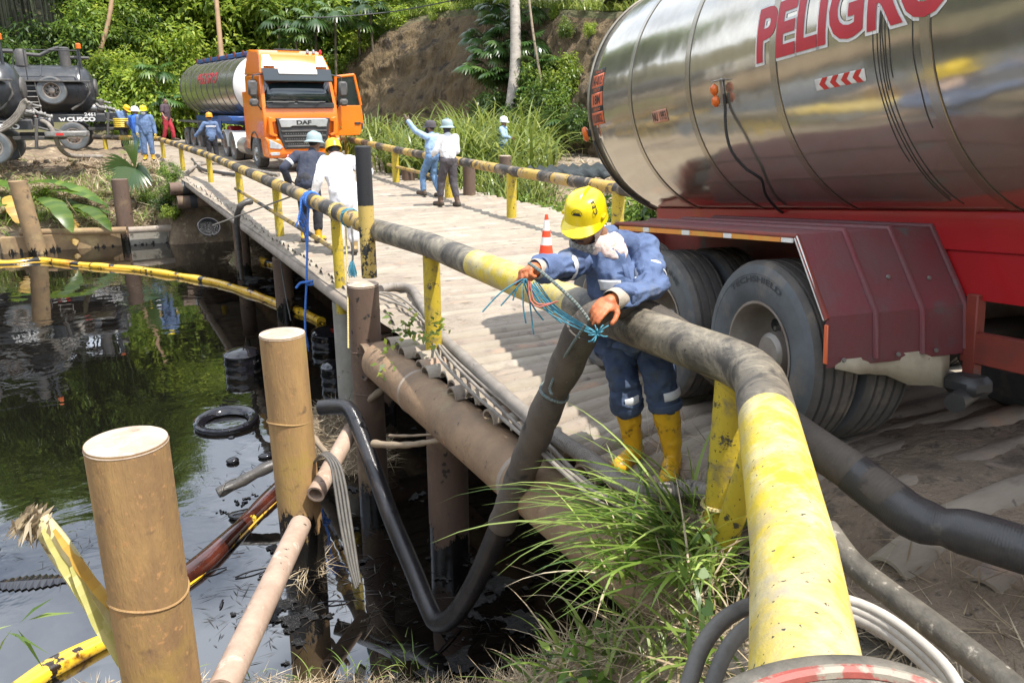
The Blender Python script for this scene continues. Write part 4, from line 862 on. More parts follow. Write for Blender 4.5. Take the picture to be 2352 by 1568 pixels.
# ------------------------------------------------------------------ ropes
def rope(label, L, r, mat, step=0.04, cat='rope'):
    m_ = MB(); m_.tube(spline(L, step), r, 6); return tag(m_.build('rope', M[mat]), label, cat)
def wraps(label, px, n, wid, mat, rr=0.105, tr=0.014):
    c = rail_at(px); q = rail_at(px + 6); d = Vector(q - c).normalized(); x, y, _ = basis(d); m_ = MB()
    m_.tube([Vector(c) + (x * cos(a) + y * sin(a)) * (rr + 0.006 * sin(a * 3.7)) + d * (wid * (a / (2 * pi * n) - .5) + 0.02 * sin(a * 1.7)) for a in np.linspace(0, 2 * pi * n, 14 * n)], tr, 6)
    return tag(m_.build('rope', M[mat]), label, 'rope')
wraps('bundle of blue rope wound round the railing beside the white suit', 716, 7, 0.24, 'rope_blue', 0.106, 0.013)
c0 = rail_at(714)
for i, (dx, ln) in enumerate(((-0.05, 0.55), (0.03, 0.7), (0.08, 0.62), (0.12, 0.85))):
    b_ = c0 + np.array([-0.10, dx, 0.02]); rope('loose blue rope strand hanging below the blue bundle', [tuple(b_ + np.array([-.03 * sin(k), 0.03 * sin(k * 1.3 + i), -ln * k / 6])) for k in range(7)], 0.010, 'rope_blue')['group'] = 'loose blue strands under the rope bundle'
dR = float((c0 - CAMP) @ FW)
rope('long blue rope dropping from the railing to the water with a knot', [tuple(atd(708, 470, dR - .15)), tuple(atd(706, 560, dR - .15)), tuple(atd(704, 650, dR - .15)), tuple(atd(702, 700, dR - .15)), tuple(atd(701, 745, dR - .15)), tuple(atd(703, 785, dR - .15))], 0.016, 'rope_blue')
rope('blue bow tied in the long hanging rope', [tuple(atd(680, 662, dR - .18)), tuple(atd(690, 650, dR - .18)), tuple(atd(706, 648, dR - .2)), tuple(atd(722, 645, dR - .18)), tuple(atd(716, 654, dR - .18)), tuple(atd(703, 652, dR - .17))], 0.018, 'rope_blue')
rope('pale blue rope hanging from the railing with a frayed tuft', [tuple(atd(703, 445, dR - .1)), tuple(atd(693, 460, dR - .1)), tuple(atd(689, 485, dR - .1)), tuple(atd(685, 505, dR - .1))], 0.014, 'rope_blue')
rope('thin dark rope hanging from the railing into the water', [tuple(atd(629, 470, 13.9)), tuple(atd(640, 570, 13.6)), tuple(atd(655, 670, 13.3)), tuple(atd(668, 736, 13.1))], 0.010, 'rope_dark')
rope('straw coloured rope hanging beside the bollard', [tuple(atd(794, 520, 8.4)), tuple(atd(797, 600, 8.2)), tuple(atd(799, 700, 7.9)), tuple(atd(800, 800, 7.7))], 0.009, 'rope_yel')
rope('dark cord hanging in front of the bollard post', [tuple(atd(807, 520, 8.0)), tuple(atd(811, 560, 7.9)), tuple(atd(810, 598, 7.9))], 0.010, 'rope_dark')
wraps('pale blue rope ring round the railing left of the bollard', 806, 2, 0.05, 'rope_teal', 0.104, 0.011)
wraps('straw rope ring round the railing above the flaking post', 778, 3, 0.09, 'rope_yel', 0.104, 0.012)
def tassel(label, px, py, d, n, ln, mat, spread=0.06):
    p0 = atd(px, py, d); m_ = MB()
    for i in range(n):
        a = rng.uniform(0, 2 * pi); s_ = spread * rng.uniform(.3, 1); L_ = ln * rng.uniform(.7, 1.1)
        m_.tube([tuple(p0 + np.array([s_ * cos(a) * (k / 4) ** .7, s_ * sin(a) * (k / 4) ** .7, -L_ * k / 4])) for k in range(5)], 0.0045, 5)
    return tag(m_.build('frayed_rope', M[mat]), label, 'rope')
tassel('frayed pale blue rope end hanging left of the bollard', 809, 596, 7.9, 26, 0.17, 'rope_teal')
tassel('frayed blue rope end at the lower end of the long rope', 704, 770, dR - .15, 18, 0.22, 'rope_blue', 0.05)
tassel('frayed blue tuft on the lower rail', 686, 505, dR - .1, 14, 0.10, 'rope_blue', 0.07)
for px, zz in ((1694, 0.22), (1694, 0.30)):
    c = rail_at(1690); m_ = MB(); m_.tube([(c[0] + 0.02 + 0.098 * cos(a), c[1] + 0.098 * sin(a), zz + 0.012 * sin(a + zz * 9)) for a in np.linspace(0, 2 * pi, 25)[:-1]], 0.012, 6, closed=True)
    tag(m_.build('rope', M['rope_yel']), 'straw rope tied round the foot of the near yellow post', 'rope', 'straw rope ties on the near post')
# dip net held over the water
net = thing('dip_net', 'round oil filled dip net on a long grey pole held out over the river', 'net', tuple(atd(480, 521, 15.5)))
ni = net.matrix_world.inverted(); c = Vector(atd(480, 521, 15.5)); nrm = (Vector(CAMP) - c).normalized() * 0.7 + Vector((0.1, 0, 0.5)); x, y, z = basis(nrm)
m_ = MB(); m_.tube([c + (x * cos(a) + y * sin(a)) * 0.20 for a in np.linspace(0, 2 * pi, 29)[:-1]], 0.014, 6, closed=True); o = m_.build('net_ring', M['oil_black']); o.parent = net; o.matrix_parent_inverse = ni
m_ = MB(); m_.lathe([(0.19, 0), (0.17, -0.05), (0.11, -0.09), (0.001, -0.10)], 28, c, z); o = m_.build('net_bag', M['oil_scum']); o.parent = net; o.matrix_parent_inverse = ni
hnd = Vector(atd(705, 438, 12.6)); m_ = MB(); m_.tube([c + (hnd - c).normalized() * 0.2, c * .5 + hnd * .5, hnd + (hnd - c).normalized() * 0.25], 0.014, 8); o = m_.build('net_pole', M['cable']); o.parent = net; o.matrix_parent_inverse = ni
# traffic cone
p = atz(1254, 606, 0.0); cone = thing('traffic_cone', 'orange traffic cone with two white bands on the deck behind the crouching worker', 'cone', (p[0], p[1], 0.0))
mb = MB(); mb.box((0, 0, 0.02), (0.38, 0.38, 0.04), bev=0.012); mb.build('cone_base', M['hat_orange'], cone)
cone.scale = (.76, .76, .92)
cr = lambda z: 0.155 - 0.125 * (z - 0.04) / 0.70
cm = pm('cone_red', (0.80, 0.07, 0.02), (0.7, 0.06, 0.02), 5, 0.45)
for (a, b, mt, nm) in ((0.04, 0.30, cm, 'cone_body'), (0.30, 0.42, M['white_ref'], 'cone_band'), (0.42, 0.52, cm, 'cone_body'), (0.52, 0.68, M['white_ref'], 'cone_band'), (0.68, 0.76, cm, 'cone_tip')):
    mb = MB(); mb.lathe([(cr(a), a), (cr(b), b)] + ([(0.02, b + .003), (0.001, b + .003)] if nm == 'cone_tip' else []), 24); mb.build(nm, mt, cone)
# ------------------------------------------------------------------ wheels
WHEEL_CACHE = {}
def wheel_meshes(r, w, deep, alloy=False, n=44, grooves=4, side='sidewall'):
    key = (r, w, deep, alloy, n, side)
    if key in WHEEL_CACHE: return WHEEL_CACHE[key]
    rr = r * 0.56; h = w / 2; out = {}
    prof = [(r * .955, h * .985), (r * .985, h * .86)]
    for g in range(grooves):
        c = h * (0.66 - 1.32 * g / (grooves - 1)); gw = h * .07
        prof += [(r, c + gw * 1.6), (r, c + gw), (r * .972, c + gw * .7), (r * .972, c - gw * .7), (r, c - gw), (r, c - gw * 1.6)]
    prof += [(r * .985, -h * .86), (r * .955, -h * .985)]
    m_ = MB(); m_.lathe(prof, n, axis=(0, 1, 0)); out['tread'] = m_.mesh('tread', [M['tyre']], 25)
    m_ = MB()
    for s_ in (1, -1): m_.lathe([(r * .955, s_ * h * .985), (r * .94, s_ * h * 1.02), (r * .86, s_ * h * 1.07), (r * .855, s_ * h * 1.055), (r * .72, s_ * h * 1.08), (r * .62, s_ * h * 1.0), (rr, s_ * h * .93)], n, axis=(0, 1, 0))
    out['sidewall'] = m_.mesh('sidewall', [M[side]], 40)
    rim = M['rim_alu'] if alloy else M['rim']; m_ = MB()
    if deep: pr = [(rr, h * .93), (rr * 1.02, h * .99), (rr * .97, h * 1.0), (rr * .93, h * .9), (rr * .88, h * .2), (rr * .86, -h * .3), (rr * .78, -h * .55), (rr * .45, -h * .5), (rr * .40, -h * .35), (rr * .38, h * .35), (rr * .30, h * .5), (0.001, h * .5)]
    else: pr = [(rr, h * .93), (rr * 1.02, h * .99), (rr * .95, h * 1.0), (rr * .9, h * .75), (rr * .80, h * .68), (rr * .62, h * 1.0), (rr * .45, h * 1.02), (rr * .42, h * 1.0), (rr * .40, h * 1.25), (rr * .30, h * 1.32), (0.001, h * 1.32)]
    m_.lathe(pr, 36, axis=(0, 1, 0)); m_.lathe([(rr, -h * .93), (rr * .6, -h * .6), (0.001, -h * .6)], 24, axis=(0, 1, 0)); out['rim'] = m_.mesh('rim', [rim], 40)
    m_ = MB(); nh, hr, hy = (8, rr * .62, -h * .53) if deep else (10, rr * .71, h * .88)
    for k in range(nh):
        a = 2 * pi * k / nh; m_.lathe([(rr * (.13 if deep else .085), 0), (rr * .1 if deep else rr * .06, .006), (0.001, .007)], 10, (hr * cos(a), hy + 0.004, hr * sin(a)), (0, 1, 0))
    out['hand_hole'] = m_.mesh('hand_hole', [M['dark']], 30)
    m_ = MB()
    for k in range(10):
        a = 2 * pi * (k + .5) / 10; m_.lathe([(0.016, 0), (0.014, .03), (0.001, .032)], 6, (rr * .5 * cos(a), (-h * .5 if deep else h * 1.01), rr * .5 * sin(a)), (0, 1, 0))
    out['wheel_nut'] = m_.mesh('wheel_nut', [M['chrome']], 30)
    WHEEL_CACHE[key] = out; return out
def wheel(parent, pos, r=0.52, w=0.27, deep=True, flip=False, alloy=False, rotz=0, simple=False, side='sidewall', name='wheel'):
    g = wheel_meshes(r, w, deep, alloy, 28 if simple else 44, 4, side); o = obj(name, g['tread'], parent); o.location = pos; o.rotation_euler = (0, 0.3 * len(parent.children), rotz + (pi if flip else 0))
    for k in ('sidewall', 'rim', 'hand_hole', 'wheel_nut'):
        if simple and k == 'wheel_nut': continue
        c = obj(k, g[k], o)
        if k in ('hand_hole', 'wheel_nut'): c['kind'] = 'stuff'
    return o

# ------------------------------------------------------------------ the near tanker trailer
td = ray(615, 469); td = td / np.linalg.norm(td); tl = np.cross(td, ZV); tl /= np.linalg.norm(tl); tu = np.cross(tl, td)
thub = atd(1738, 812, 4.45); TO = thub + tl * 1.22 - tu * 0.52
TEX, TEY, TEZ = -td, -tl, tu
tank = thing('tanker_trailer', 'polished steel tanker trailer with red PELIGRO lettering and maroon mudguard filling the right side', 'tanker trailer', frame(TO, TEX, TEY, TEZ))
HC, RA = 2.2, 1.0
TM = np.array([TEX, TEY, TEZ])
def cyl(px, py, ra=RA):
    o = TM @ (CAMP - TO); q = TM @ ray(px, py); oy, oz = o[1], o[2] - HC; a = q[1] ** 2 + q[2] ** 2; b = 2 * (oy * q[1] + oz * q[2]); c = oy * oy + oz * oz - ra * ra
    t_ = (-b - sqrt(max(0, b * b - 4 * a * c))) / (2 * a); p = o + q * t_; return p[0], atan2(p[2] - HC, p[1])
def cp(x, a, r=RA): return (x, r * cos(a), HC + r * sin(a))
def tp(mb, name, mats, parent=None, smooth=40): return mb.build(name, mats, parent or tank, smooth)
XE = -2.93
mb = MB(); prof = [(0.001, XE - .30), (0.4, XE - .265), (0.7, XE - .19), (0.88, XE - .10), (0.965, XE - .035), (RA, XE)] + [(RA, x) for x in np.linspace(XE + .2, 5.3, 40)] + [(0.965, 5.34), (0.7, 5.5), (0.001, 5.6)]
mb.lathe(prof, 128, (0, 0, HC), (1, 0, 0)); tp(mb, 'tank_shell', M['tank'], smooth=60)
for x in (-2.10, -1.20, -0.24, 0.85, 1.92, 2.95, 4.0):
    mb = MB(); mb.lathe([(RA + .0005, x - .03), (RA + .004, x - .027), (RA + .004, x + .027), (RA + .0005, x + .03)], 128, (0, 0, HC), (1, 0, 0)); tp(mb, 'tank_seam', M['tank_band'])
    mb = MB(); mb.lathe([(RA + .003, x + .028), (RA + .0055, x + .031), (RA + .003, x + .035)], 128, (0, 0, HC), (1, 0, 0)); tp(mb, 'seam_edge', M['seam'])
mb = MB(); mb.lathe([(RA - .005, XE - .02), (RA + .012, XE - .012), (RA + .014, XE + .004), (RA + .002, XE + .014)], 96, (0, 0, HC), (1, 0, 0)); tp(mb, 'rear_trim', M['seam'])
# lower skirt with its rivets
mb = MB(); A0, A1 = radians(-70), radians(-66.5)
for k in range(60):
    x = XE + 0.1 + k * 0.135; mb.lathe([(0.011, 0), (0.008, .007), (0.001, .009)], 8, cp(x, radians(-68), RA + .001), cp(0, radians(-68), 1)[0:1] + (cos(radians(-68)), sin(radians(-68))))
tp(mb, 'rivet_row', M['tank_lower'])
def patch(name, x0, x1, a0, a1, r, mat, parent=None, n=10):
    vs = [cp(x, a, r) for a in np.linspace(a0, a1, n) for x in (x0, x1)]; m_ = MB(); m_.add(vs, [(2 * i, 2 * i + 1, 2 * i + 3, 2 * i + 2) for i in range(n - 1)])
    o = tp(m_, name, M[mat], parent); md = o.modifiers.new('s', 'SOLIDIFY'); md.thickness = 0.002; md.offset = 0; return o
def ttext(name, body, x0, w, a0, h, r, mat, parent=None, off=0.0, shear=0.0):
    return text_obj(name, body, w, h, lambda u, v, z: cp(x0 + u + shear * v, a0 + v / RA, r), M[mat], parent or tank, off, cut=0.03)
o = ttext('lettering_outline', 'PELIGRO', -0.375, 1.36, radians(-3.4), 0.275, RA + .003, 'letter_white', off=0.075); ttext('lettering', 'PELIGRO', -0.375, 1.36, radians(-3.4), 0.275, RA + .006, 'letter_red', o, off=0.035)
# chevron sticker
ch = patch('chevron_sticker', 0.105, 0.47, radians(-16.4), radians(-13.0), RA + .003, 'white_ref')
for k in range(4):
    x0 = 0.135 + 0.083 * k; am, ah = radians(-14.7), radians(1.7); m_ = MB()
    m_.add([cp(x0, am, RA + .0055), cp(x0 + .03, am + ah, RA + .0055), cp(x0 + .072, am + ah, RA + .0055), cp(x0 + .042, am, RA + .0055), cp(x0 + .03, am - ah, RA + .0055), cp(x0 + .072, am - ah, RA + .0055)], [(0, 3, 2, 1), (0, 4, 5, 3)]); tp(m_, 'chevron', M['red_ref'], ch)
pl = patch('hazard_plate', -1.755, -1.53, radians(-16.0), radians(-11.0), RA + .004, 'plate_pale'); ttext('plate_text', 'NU 1993', -1.745, 0.205, radians(-15.2), 0.060, RA + .007, 'letter_black', pl, 0.02)
yy = 15.2
for (hh, mt, tx, tm, sz) in ((2.6, 'plate_black', 'PLACA', 'plate_orange', .022), (6.1, 'plate_orange', '141-0125', 'letter_black', .072), (2.6, 'plate_black', 'LONGITUD', 'plate_orange', .022), (6.4, 'plate_orange', '18M', 'letter_black', .072), (2.6, 'plate_black', 'CAPACIDAD', 'plate_orange', .022), (6.0, 'plate_orange', '10.000GL', 'letter_black', .070)):
    a1, a0 = radians(yy), radians(yy - hh); q = patch('number_plate', -2.86, -2.63, a0, a1, RA + .004, mt); wd = 0.14 if len(tx) == 3 or sz < .03 else 0.20
    ttext('plate_text', tx, -2.745 - wd / 2, wd, (a0 + a1) / 2 - sz / 2, sz, RA + .007, tm, q, 0.02); yy -= hh
# side marker lamp, bracket and cable
def marker(px, py, big=1.0):
    x, a = cyl(px, py); M4 = Matrix.Translation(cp(x, a, RA)) @ Matrix.Rotation(a, 4, 'X'); m_ = MB()
    m_.box((0.03, 0.03, 0.07), (0.05, 0.06, 0.008), bev=.002, xf=M4); m_.box((0.03, 0.006, 0.0), (0.035, 0.006, 0.16), bev=.002, xf=M4); b_ = tp(m_, 'lamp_bracket', M['chrome'])
    m_ = MB(); m_.box((0.02, 0.055, 0.02), (0.055, 0.045, 0.07), bev=.018, xf=M4); m_.box((0.02, 0.055, -0.05), (0.055, 0.045, 0.07), bev=.018, xf=M4); tp(m_, 'lamp_lens', M['amber'], b_)
marker(1655, 212)
x, a = XE - 0.01, radians(-14)
M4 = Matrix.Translation(cp(x, a, RA)) @ Matrix.Rotation(a, 4, 'X'); m_ = MB(); m_.box((-.03, 0.05, 0), (0.06, 0.05, 0.13), bev=.02, xf=M4); tp(m_, 'lamp_lens', M['amber'])
m_ = MB(); m_.box((-.01, 0.02, 0), (0.03, 0.04, 0.06), bev=.005, xf=M4); tp(m_, 'lamp_bracket', M['dark'])
def surf_cable(name, pts, r, lift, mat='dark'):
    m_ = MB(); m_.tube(spline([cp(*cyl(px, py), RA + l) for (px, py, l) in pts], 0.04), r, 10); return tp(m_, name, M[mat])
surf_cable('lamp_cable', [(1668, 215, .015), (1672, 250, .02), (1682, 290, .05), (1700, 335, .07), (1728, 378, .05), (1752, 405, .02), (1765, 440, .03), (1795, 475, .03), (1828, 492, .02)], 0.0095, 0)
m_ = MB(); m_.tube(spline([cp(XE + .02, radians(-18), RA + .02), cp(XE + .05, radians(-30), RA + .03), cp(XE + .03, radians(-48), RA + .015), cp(XE + .1, radians(-62), RA + .01)], .05), 0.008, 8); tp(m_, 'lamp_cable', M['dark'])
for (x, a0, a1) in ((0.54, 8, -42), (0.565, 8, -60), (0.585, 8, -58), (0.60, 8, -20), (0.615, 8, -62), (0.64, 8, -17), (0.78, 0, -32)):
    m_ = MB(); m_.tube([cp(x + .003 * sin(k * .5), radians(a0 + (a1 - a0) * k / 24), RA + .002) for k in range(25)], 0.0017, 5); tp(m_, 'drip_streak', M['dark'])
# frame, gusset and running gear
mb = MB(); 
for s_ in (1, -1): mb.box((1.2, s_ * 0.40, 1.18), (8.0, 0.03, 0.20), bev=.006)
mb.box((1.2, 0, 1.12), (8.0, 0.78, 0.04)); tp(mb, 'sub_frame', M['truck_red'])
mb = MB(); mb.prism([(0.22, 1.27), (2.6, 1.27), (2.6, 0.90), (2.45, 0.84), (0.62, 0.84), (0.22, 1.05)], 0.36, 0.40); mb.prism([(0.22, 1.27), (2.6, 1.27), (2.6, 0.90), (2.45, 0.84), (0.62, 0.84), (0.22, 1.05)], -0.40, -0.36); tp(mb, 'gusset_plate', M['truck_red'])
mb = MB(); mb.box((1.35, .40, 0.60), (1.5, 0.05, 0.16), bev=.006); mb.box((0.66, .40, 0.66), (0.07, 0.06, 0.42), bev=.006); mb.box((1.05, .40, 0.74), (0.06, 0.04, 0.42), Matrix.Rotation(0.5, 3, 'Y'), bev=.006); mb.box((1.35, -.40, 0.60), (1.5, 0.05, 0.16), bev=.006); tp(mb, 'lower_beam', M['chassis_red'])
mb = MB()
for s_ in (1, -1): mb.box((-1.25, s_ * 0.44, 1.0), (2.8, 0.08, 0.24), bev=.008)
mb.box((-2.55, 0, 1.0), (0.08, 2.2, 0.2), bev=.01); tp(mb, 'chassis_beam', M['chassis_red'])
mb = MB()
for x in (0, -1.17, -2.34): mb.tube([(x, -1.0, .52), (x, 1.0, .52)], 0.075, 12); mb.box((x, .45, .78), (.9, .09, .06), bev=.01); mb.box((x, -.45, .78), (.9, .09, .06), bev=.01); mb.lathe([(.2, -.07), (.2, .07)], 14, (x, .3, .52), (0, 1, 0))
mb.box((.70, .46, .42), (.20, .16, .10), bev=.03); mb.tube([(.62, .3, .38), (.78, .62, .36)], .05, 10); tp(mb, 'running_gear', M['dark'])
for k, x in enumerate((0.0, -1.17, -2.34)):
    zz = 0.52 - 0.012 * k
    w0 = wheel(tank, (x, 1.085, zz), 0.52, 0.27, True); wheel(tank, (x, 0.76, zz), 0.52, 0.27, False)
    wheel(tank, (x, -1.085, zz), 0.52, 0.27, True, True); wheel(tank, (x, -0.76, zz), 0.52, 0.27, False, True)
    if k < 2:
        w0.rotation_euler = (0, 0, 0); tx = ('TECHSHIELD', 'AIRLINE')[k]; r0 = 0.405
        vs, fs = text_geo(tx, 1.0, .02); a_ = np.array(vs); W_ = a_[:, 0].max()
        span = radians(68 if k == 0 else 48); a00 = radians(126 if k == 0 else 96); hh = 0.045
        m_ = MB(); m_.add([((r0 + v[1] * hh) * cos(a00 - v[0] / W_ * span), 0.135 * 1.078 + .0025, (r0 + v[1] * hh) * sin(a00 - v[0] / W_ * span)) for v in vs], fs); m_.build('tyre_lettering', M['letter_rub'], w0, 0)
# mudguard
fp = [(-1.95, 1.16), (-1.80, 1.20), (0.366, 1.185), (0.611, 0.80), (0.628, 0.575)]
mud = None
for s_ in (1, -1):
    mb = MB(); y0, y1 = s_ * 0.40, s_ * 1.25
    top = [(p[0], p[1] + .012) for p in fp] + [(p[0] - .006, p[1] - .012) for p in fp[::-1]]
    mb.prism(top, min(y0, y1), max(y0, y1)); fend = tp(mb, 'mudguard', M['fender_red'], smooth=20)
    for yy in (0.97, 0.69, 0.42):
        mb = MB(); mb.tube([(p[0] + .004, s_ * yy, p[1] + .014) for p in fp], 0.016, 8); tp(mb, 'mudguard_rib', M['fender_red'], fend)
    mb = MB(); mb.tube([(p[0] + .003, s_ * 1.25, p[1]) for p in fp[:4]], 0.014, 8); tp(mb, 'mudguard_edge', M['chassis_red'], fend)
    x = -1.75; k = 0
    while x < 0.30:
        L = min((0.42, 0.09)[k % 2] * rng.uniform(.85, 1.1), 0.355 - x); mb = MB(); mb.box((x + L / 2, s_ * 1.256, 1.168), (L, 0.008, 0.032), bev=.002); tp(mb, 'reflector_tape', pm('tape_orange', (0.74, 0.22, 0.04), (0.62, 0.36, 0.06), 7, .4, 0, 0, 30, [((0.2, .15, .1), 13, .62, .06)]) if k == 0 and s_ == 1 else (bpy.data.materials['tape_orange'] if k % 2 == 0 else M['white_ref']), fend); x += L + .004; k += 1
    mb = MB(); d_ = Vector((0.245, 0, -0.385)); mb.box((0.366 + .1225 + .0, s_ * 1.257, 0.99), (d_.length, 0.008, 0.026), Matrix.Rotation(math.atan2(.385, .245), 3, 'Y'), bev=.002); tp(mb, 'reflector_tape', M['white_ref'], fend)
    mb = MB(); mb.box((0.622, s_ * 1.257, 0.68), (0.026, 0.008, 0.19), bev=.002); tp(mb, 'reflector_tape', M['plate_orange'], fend)
    m_ = MB()
    for (x_, y_, z_) in ((0.634, 1.17, .60), (0.634, .85, .60), (0.634, .62, .60), (.505, .82, .97), (.52, .58, .95)): m_ = MB(); m_.lathe([(.012, 0), (.01, .008), (.001, .009)], 8, (x_ + .012, s_ * y_, z_), (1, 0, 0.2)); tp(m_, 'mudguard_bolt', M['grey_metal'], fend)
    m_ = MB(); ys_ = np.linspace(1.20, 0.50, 12); bt_ = [.555, .54, .52, .515, .50, .49, .46, .43, .425, .42, .40, .385]
    m_.add([(0.622 + .01 * sin(k * 1.1), s_ * y_, .60) for k, y_ in enumerate(ys_)] + [(0.626 + .02 * sin(k * .9), s_ * y_, b_) for k, (y_, b_) in enumerate(zip(ys_, bt_))], [(k, k + 1, 13 + k, 12 + k) for k in range(11)]); q = tp(m_, 'canvas_flap', M['canvas'], fend); md = q.modifiers.new('s', 'SOLIDIFY'); md.thickness = .006
# rear bumper of the trailer
mb = MB(); mb.box((-2.95, 0, .85), (.09, 2.3, .12), bev=.02); mb.box((-2.9, 0, 1.0), (.06, .9, .35), bev=.01); tp(mb, 'rear_bumper', M['chassis_red'])

# ------------------------------------------------------------------ far orange tractor unit
fx = np.array([1.0, 0.05, 0]); fx /= np.linalg.norm(fx); fy = np.cross(ZV, fx); SW = 1.03
fo = atd(612, 365, 26.2) + fx * 1.25 * SW; fo[2] = 0.03
truck = thing('truck_tractor', 'orange truck cab with its door open, parked at the far end of the bridge', 'truck', frame(fo, fx, fy, ZV) @ Matrix.Scale(SW * 1.0, 4))
truck.name = 'truck_tractor'
def kp(mb, name, mats, parent=None, bev=0.0, smooth=40):
    o = mb.build(name, M[mats] if isinstance(mats, str) else mats, parent or truck, smooth)
    if bev: md = o.modifiers.new('b', 'BEVEL'); md.width = bev; md.segments = 3; md.limit_method = 'ANGLE'; md.angle_limit = radians(25)
    return o
def loft(mb, prof):
    """prof: (y, z, half width) closed loop; sides are capped"""
    n = len(prof); vs = [(-p[2], p[0], p[1]) for p in prof] + [(p[2], p[0], p[1]) for p in prof]
    fs = [tuple(range(n)), tuple(range(2 * n - 1, n - 1, -1))] + [(i, i + n, (i + 1) % n + n, (i + 1) % n) for i in range(n)]
    ar = sum(prof[i][0] * prof[(i + 1) % n][1] - prof[(i + 1) % n][0] * prof[i][1] for i in range(n))
    if ar < 0: fs = [f[::-1] for f in fs]
    o_ = mb.add(vs, fs); return o_
mb = MB(); loft(mb, [(0.10, 0.95, 1.22), (0.05, 1.45, 1.23), (0.10, 1.98, 1.22), (0.36, 2.95, 1.16), (2.20, 2.95, 1.20), (2.20, 0.95, 1.22)]); kp(mb, 'cab_body', 'orange', bev=0.05)
mb = MB(); loft(mb, [(0.22, 2.95, 1.17), (0.30, 3.12, 1.15), (0.62, 3.55, 1.06), (0.95, 3.70, 1.0), (2.25, 3.78, 1.02), (2.28, 2.95, 1.2)]); roof = kp(mb, 'roof_fairing', 'orange', bev=0.07)
mb = MB(); loft(mb, [(-0.02, 0.38, 1.15), (-0.10, 0.50, 1.19), (-0.10, 0.95, 1.20), (0.02, 1.05, 1.22), (0.6, 1.05, 1.24), (0.6, 0.38, 1.2)]); kp(mb, 'bumper', 'orange', bev=0.05)
mb = MB(); mb.box((0, -.10, .40), (1.0, .06, .16), bev=.03); kp(mb, 'bumper_insert', 'grey_metal')
# windscreen and visor
def ws(x, t, out=0.0): return (x * (1.10 - .05 * t), 0.125 + 0.235 * t - .02 - out, 2.02 + 0.86 * t)
mb = MB(); n_ = 9
vs = []; 
for t_ in (0.0, 1.0):
    for k in range(n_):
        x = -1 + 2 * k / (n_ - 1); p = ws(x, t_); vs.append((p[0], p[1] - .05 * (1 - x * x), p[2]))
mb.add(vs, [(k, k + 1, n_ + k + 1, n_ + k) for k in range(n_ - 1)]); o = kp(mb, 'windscreen', 'glass'); md = o.modifiers.new('s', 'SOLIDIFY'); md.thickness = .02
mb = MB(); mb.box((0, 0.05, 2.0), (2.2, .06, .16), bev=.02); kp(mb, 'wiper_panel', 'dark')
for x in (-.55, .45):
    mb = MB(); mb.tube([(x, -.02, 2.02), (x + .15, -.01, 2.09), (x - .35, -.01, 2.10)], .012, 6); mb.tube([(x - .55, 0.0, 2.12), (x + .35, .0, 2.11)], .014, 6); kp(mb, 'wiper', 'dark')
mb = MB(); loft(mb, [(0.30, 3.00, 1.10), (0.05, 2.72, 1.11), (0.02, 2.76, 1.11), (0.16, 3.12, 1.10), (0.30, 3.14, 1.10)]); kp(mb, 'sun_visor', M['glass'], bev=.02)
mb = MB(); mb.box((0, .10, 3.03), (1.25, .05, .17), Matrix.Rotation(-.35, 3, 'X'), bev=.03); kp(mb, 'roof_sign', 'white')
for s_ in (-1, 1):
    mb = MB(); mb.prism([(s_ * .98, 3.22), (s_ * .70, 3.22), (s_ * .74, 3.60), (s_ * .92, 3.56)], 0.26, 0.32, xf=Matrix.Translation((0, 0.98 - .12, -1.13 + .0)) @ Matrix.Rotation(-.62, 4, 'X') @ Matrix.Translation((0, .5, .0)) if False else Matrix.Translation((0, .10, 0))); 
    a = MB(); a.add([(s_ * 1.02, .27, 3.20), (s_ * .66, .27, 3.20), (s_ * .76, .54, 3.54), (s_ * .98, .58, 3.54), (s_ * 1.02, .33, 3.19), (s_ * .66, .33, 3.19), (s_ * .76, .60, 3.52), (s_ * .98, .64, 3.52)], [(0, 1, 2, 3), (4, 7, 6, 5), (0, 4, 5, 1), (1, 5, 6, 2), (2, 6, 7, 3), (3, 7, 4, 0)]); lp = kp(a, 'roof_lamp', 'white', roof)
    for (dx, dz) in ((.84, 3.30), (.86, 3.44)):
        a = MB(); a.lathe([(.085, 0), (.08, .03), (.001, .035)], 16, (s_ * dx, .265 + (dz - 3.2) * .8, dz), (0, -1, .75)); kp(a, 'lamp_lens', 'lamp_glass', lp)
for (x, m_) in ((.55, 'chrome'), (.75, 'chrome'), (.98, 'red_lens')):
    a = MB(); a.lathe([(.05, 0), (.055, .06), (.03, .12), (.001, .13)], 12, (x, .75, 3.62)); kp(a, 'roof_beacon', m_, roof)
a = MB(); a.box((0, 1.2, 3.74), (.7, .5, .05), Matrix.Rotation(.07, 3, 'X')); kp(a, 'roof_hatch', 'dark', roof)
# grille
mb = MB(); mb.prism([(-.86, 1.62), (.86, 1.62), (.80, 1.05), (.66, .66), (-.66, .66), (-.80, 1.05)], -.13, .12); gr = kp(mb, 'grille', 'dark', bev=.02)
mb = MB(); mb.prism([(-.80, 1.57), (-.70, 1.60), (.70, 1.60), (.80, 1.57), (.74, 1.34), (.45, 1.34), (.38, 1.38), (-.38, 1.38), (-.45, 1.34), (-.74, 1.34)], -.17, -.10); kp(mb, 'grille_bar', 'silver_badge', gr, bev=.015)
for z, hw in ((1.22, .74), (1.06, .70), (.90, .66), (.74, .60)):
    mb = MB(); mb.box((0, -.145, z), (hw * 2, .05, .055), bev=.012); kp(mb, 'grille_slat', 'black_dusty', gr)
    for k in range(16):
        x = -hw * .8 + k * hw * 1.6 / 15; mb = MB(); mb.lathe([(.022, 0), (.016, .012), (.001, .012)], 6, (x, -.132, z - .08), (0, -1, 0)) 
        if z > .8: kp(mb, 'grille_mesh', 'grey_metal', gr)
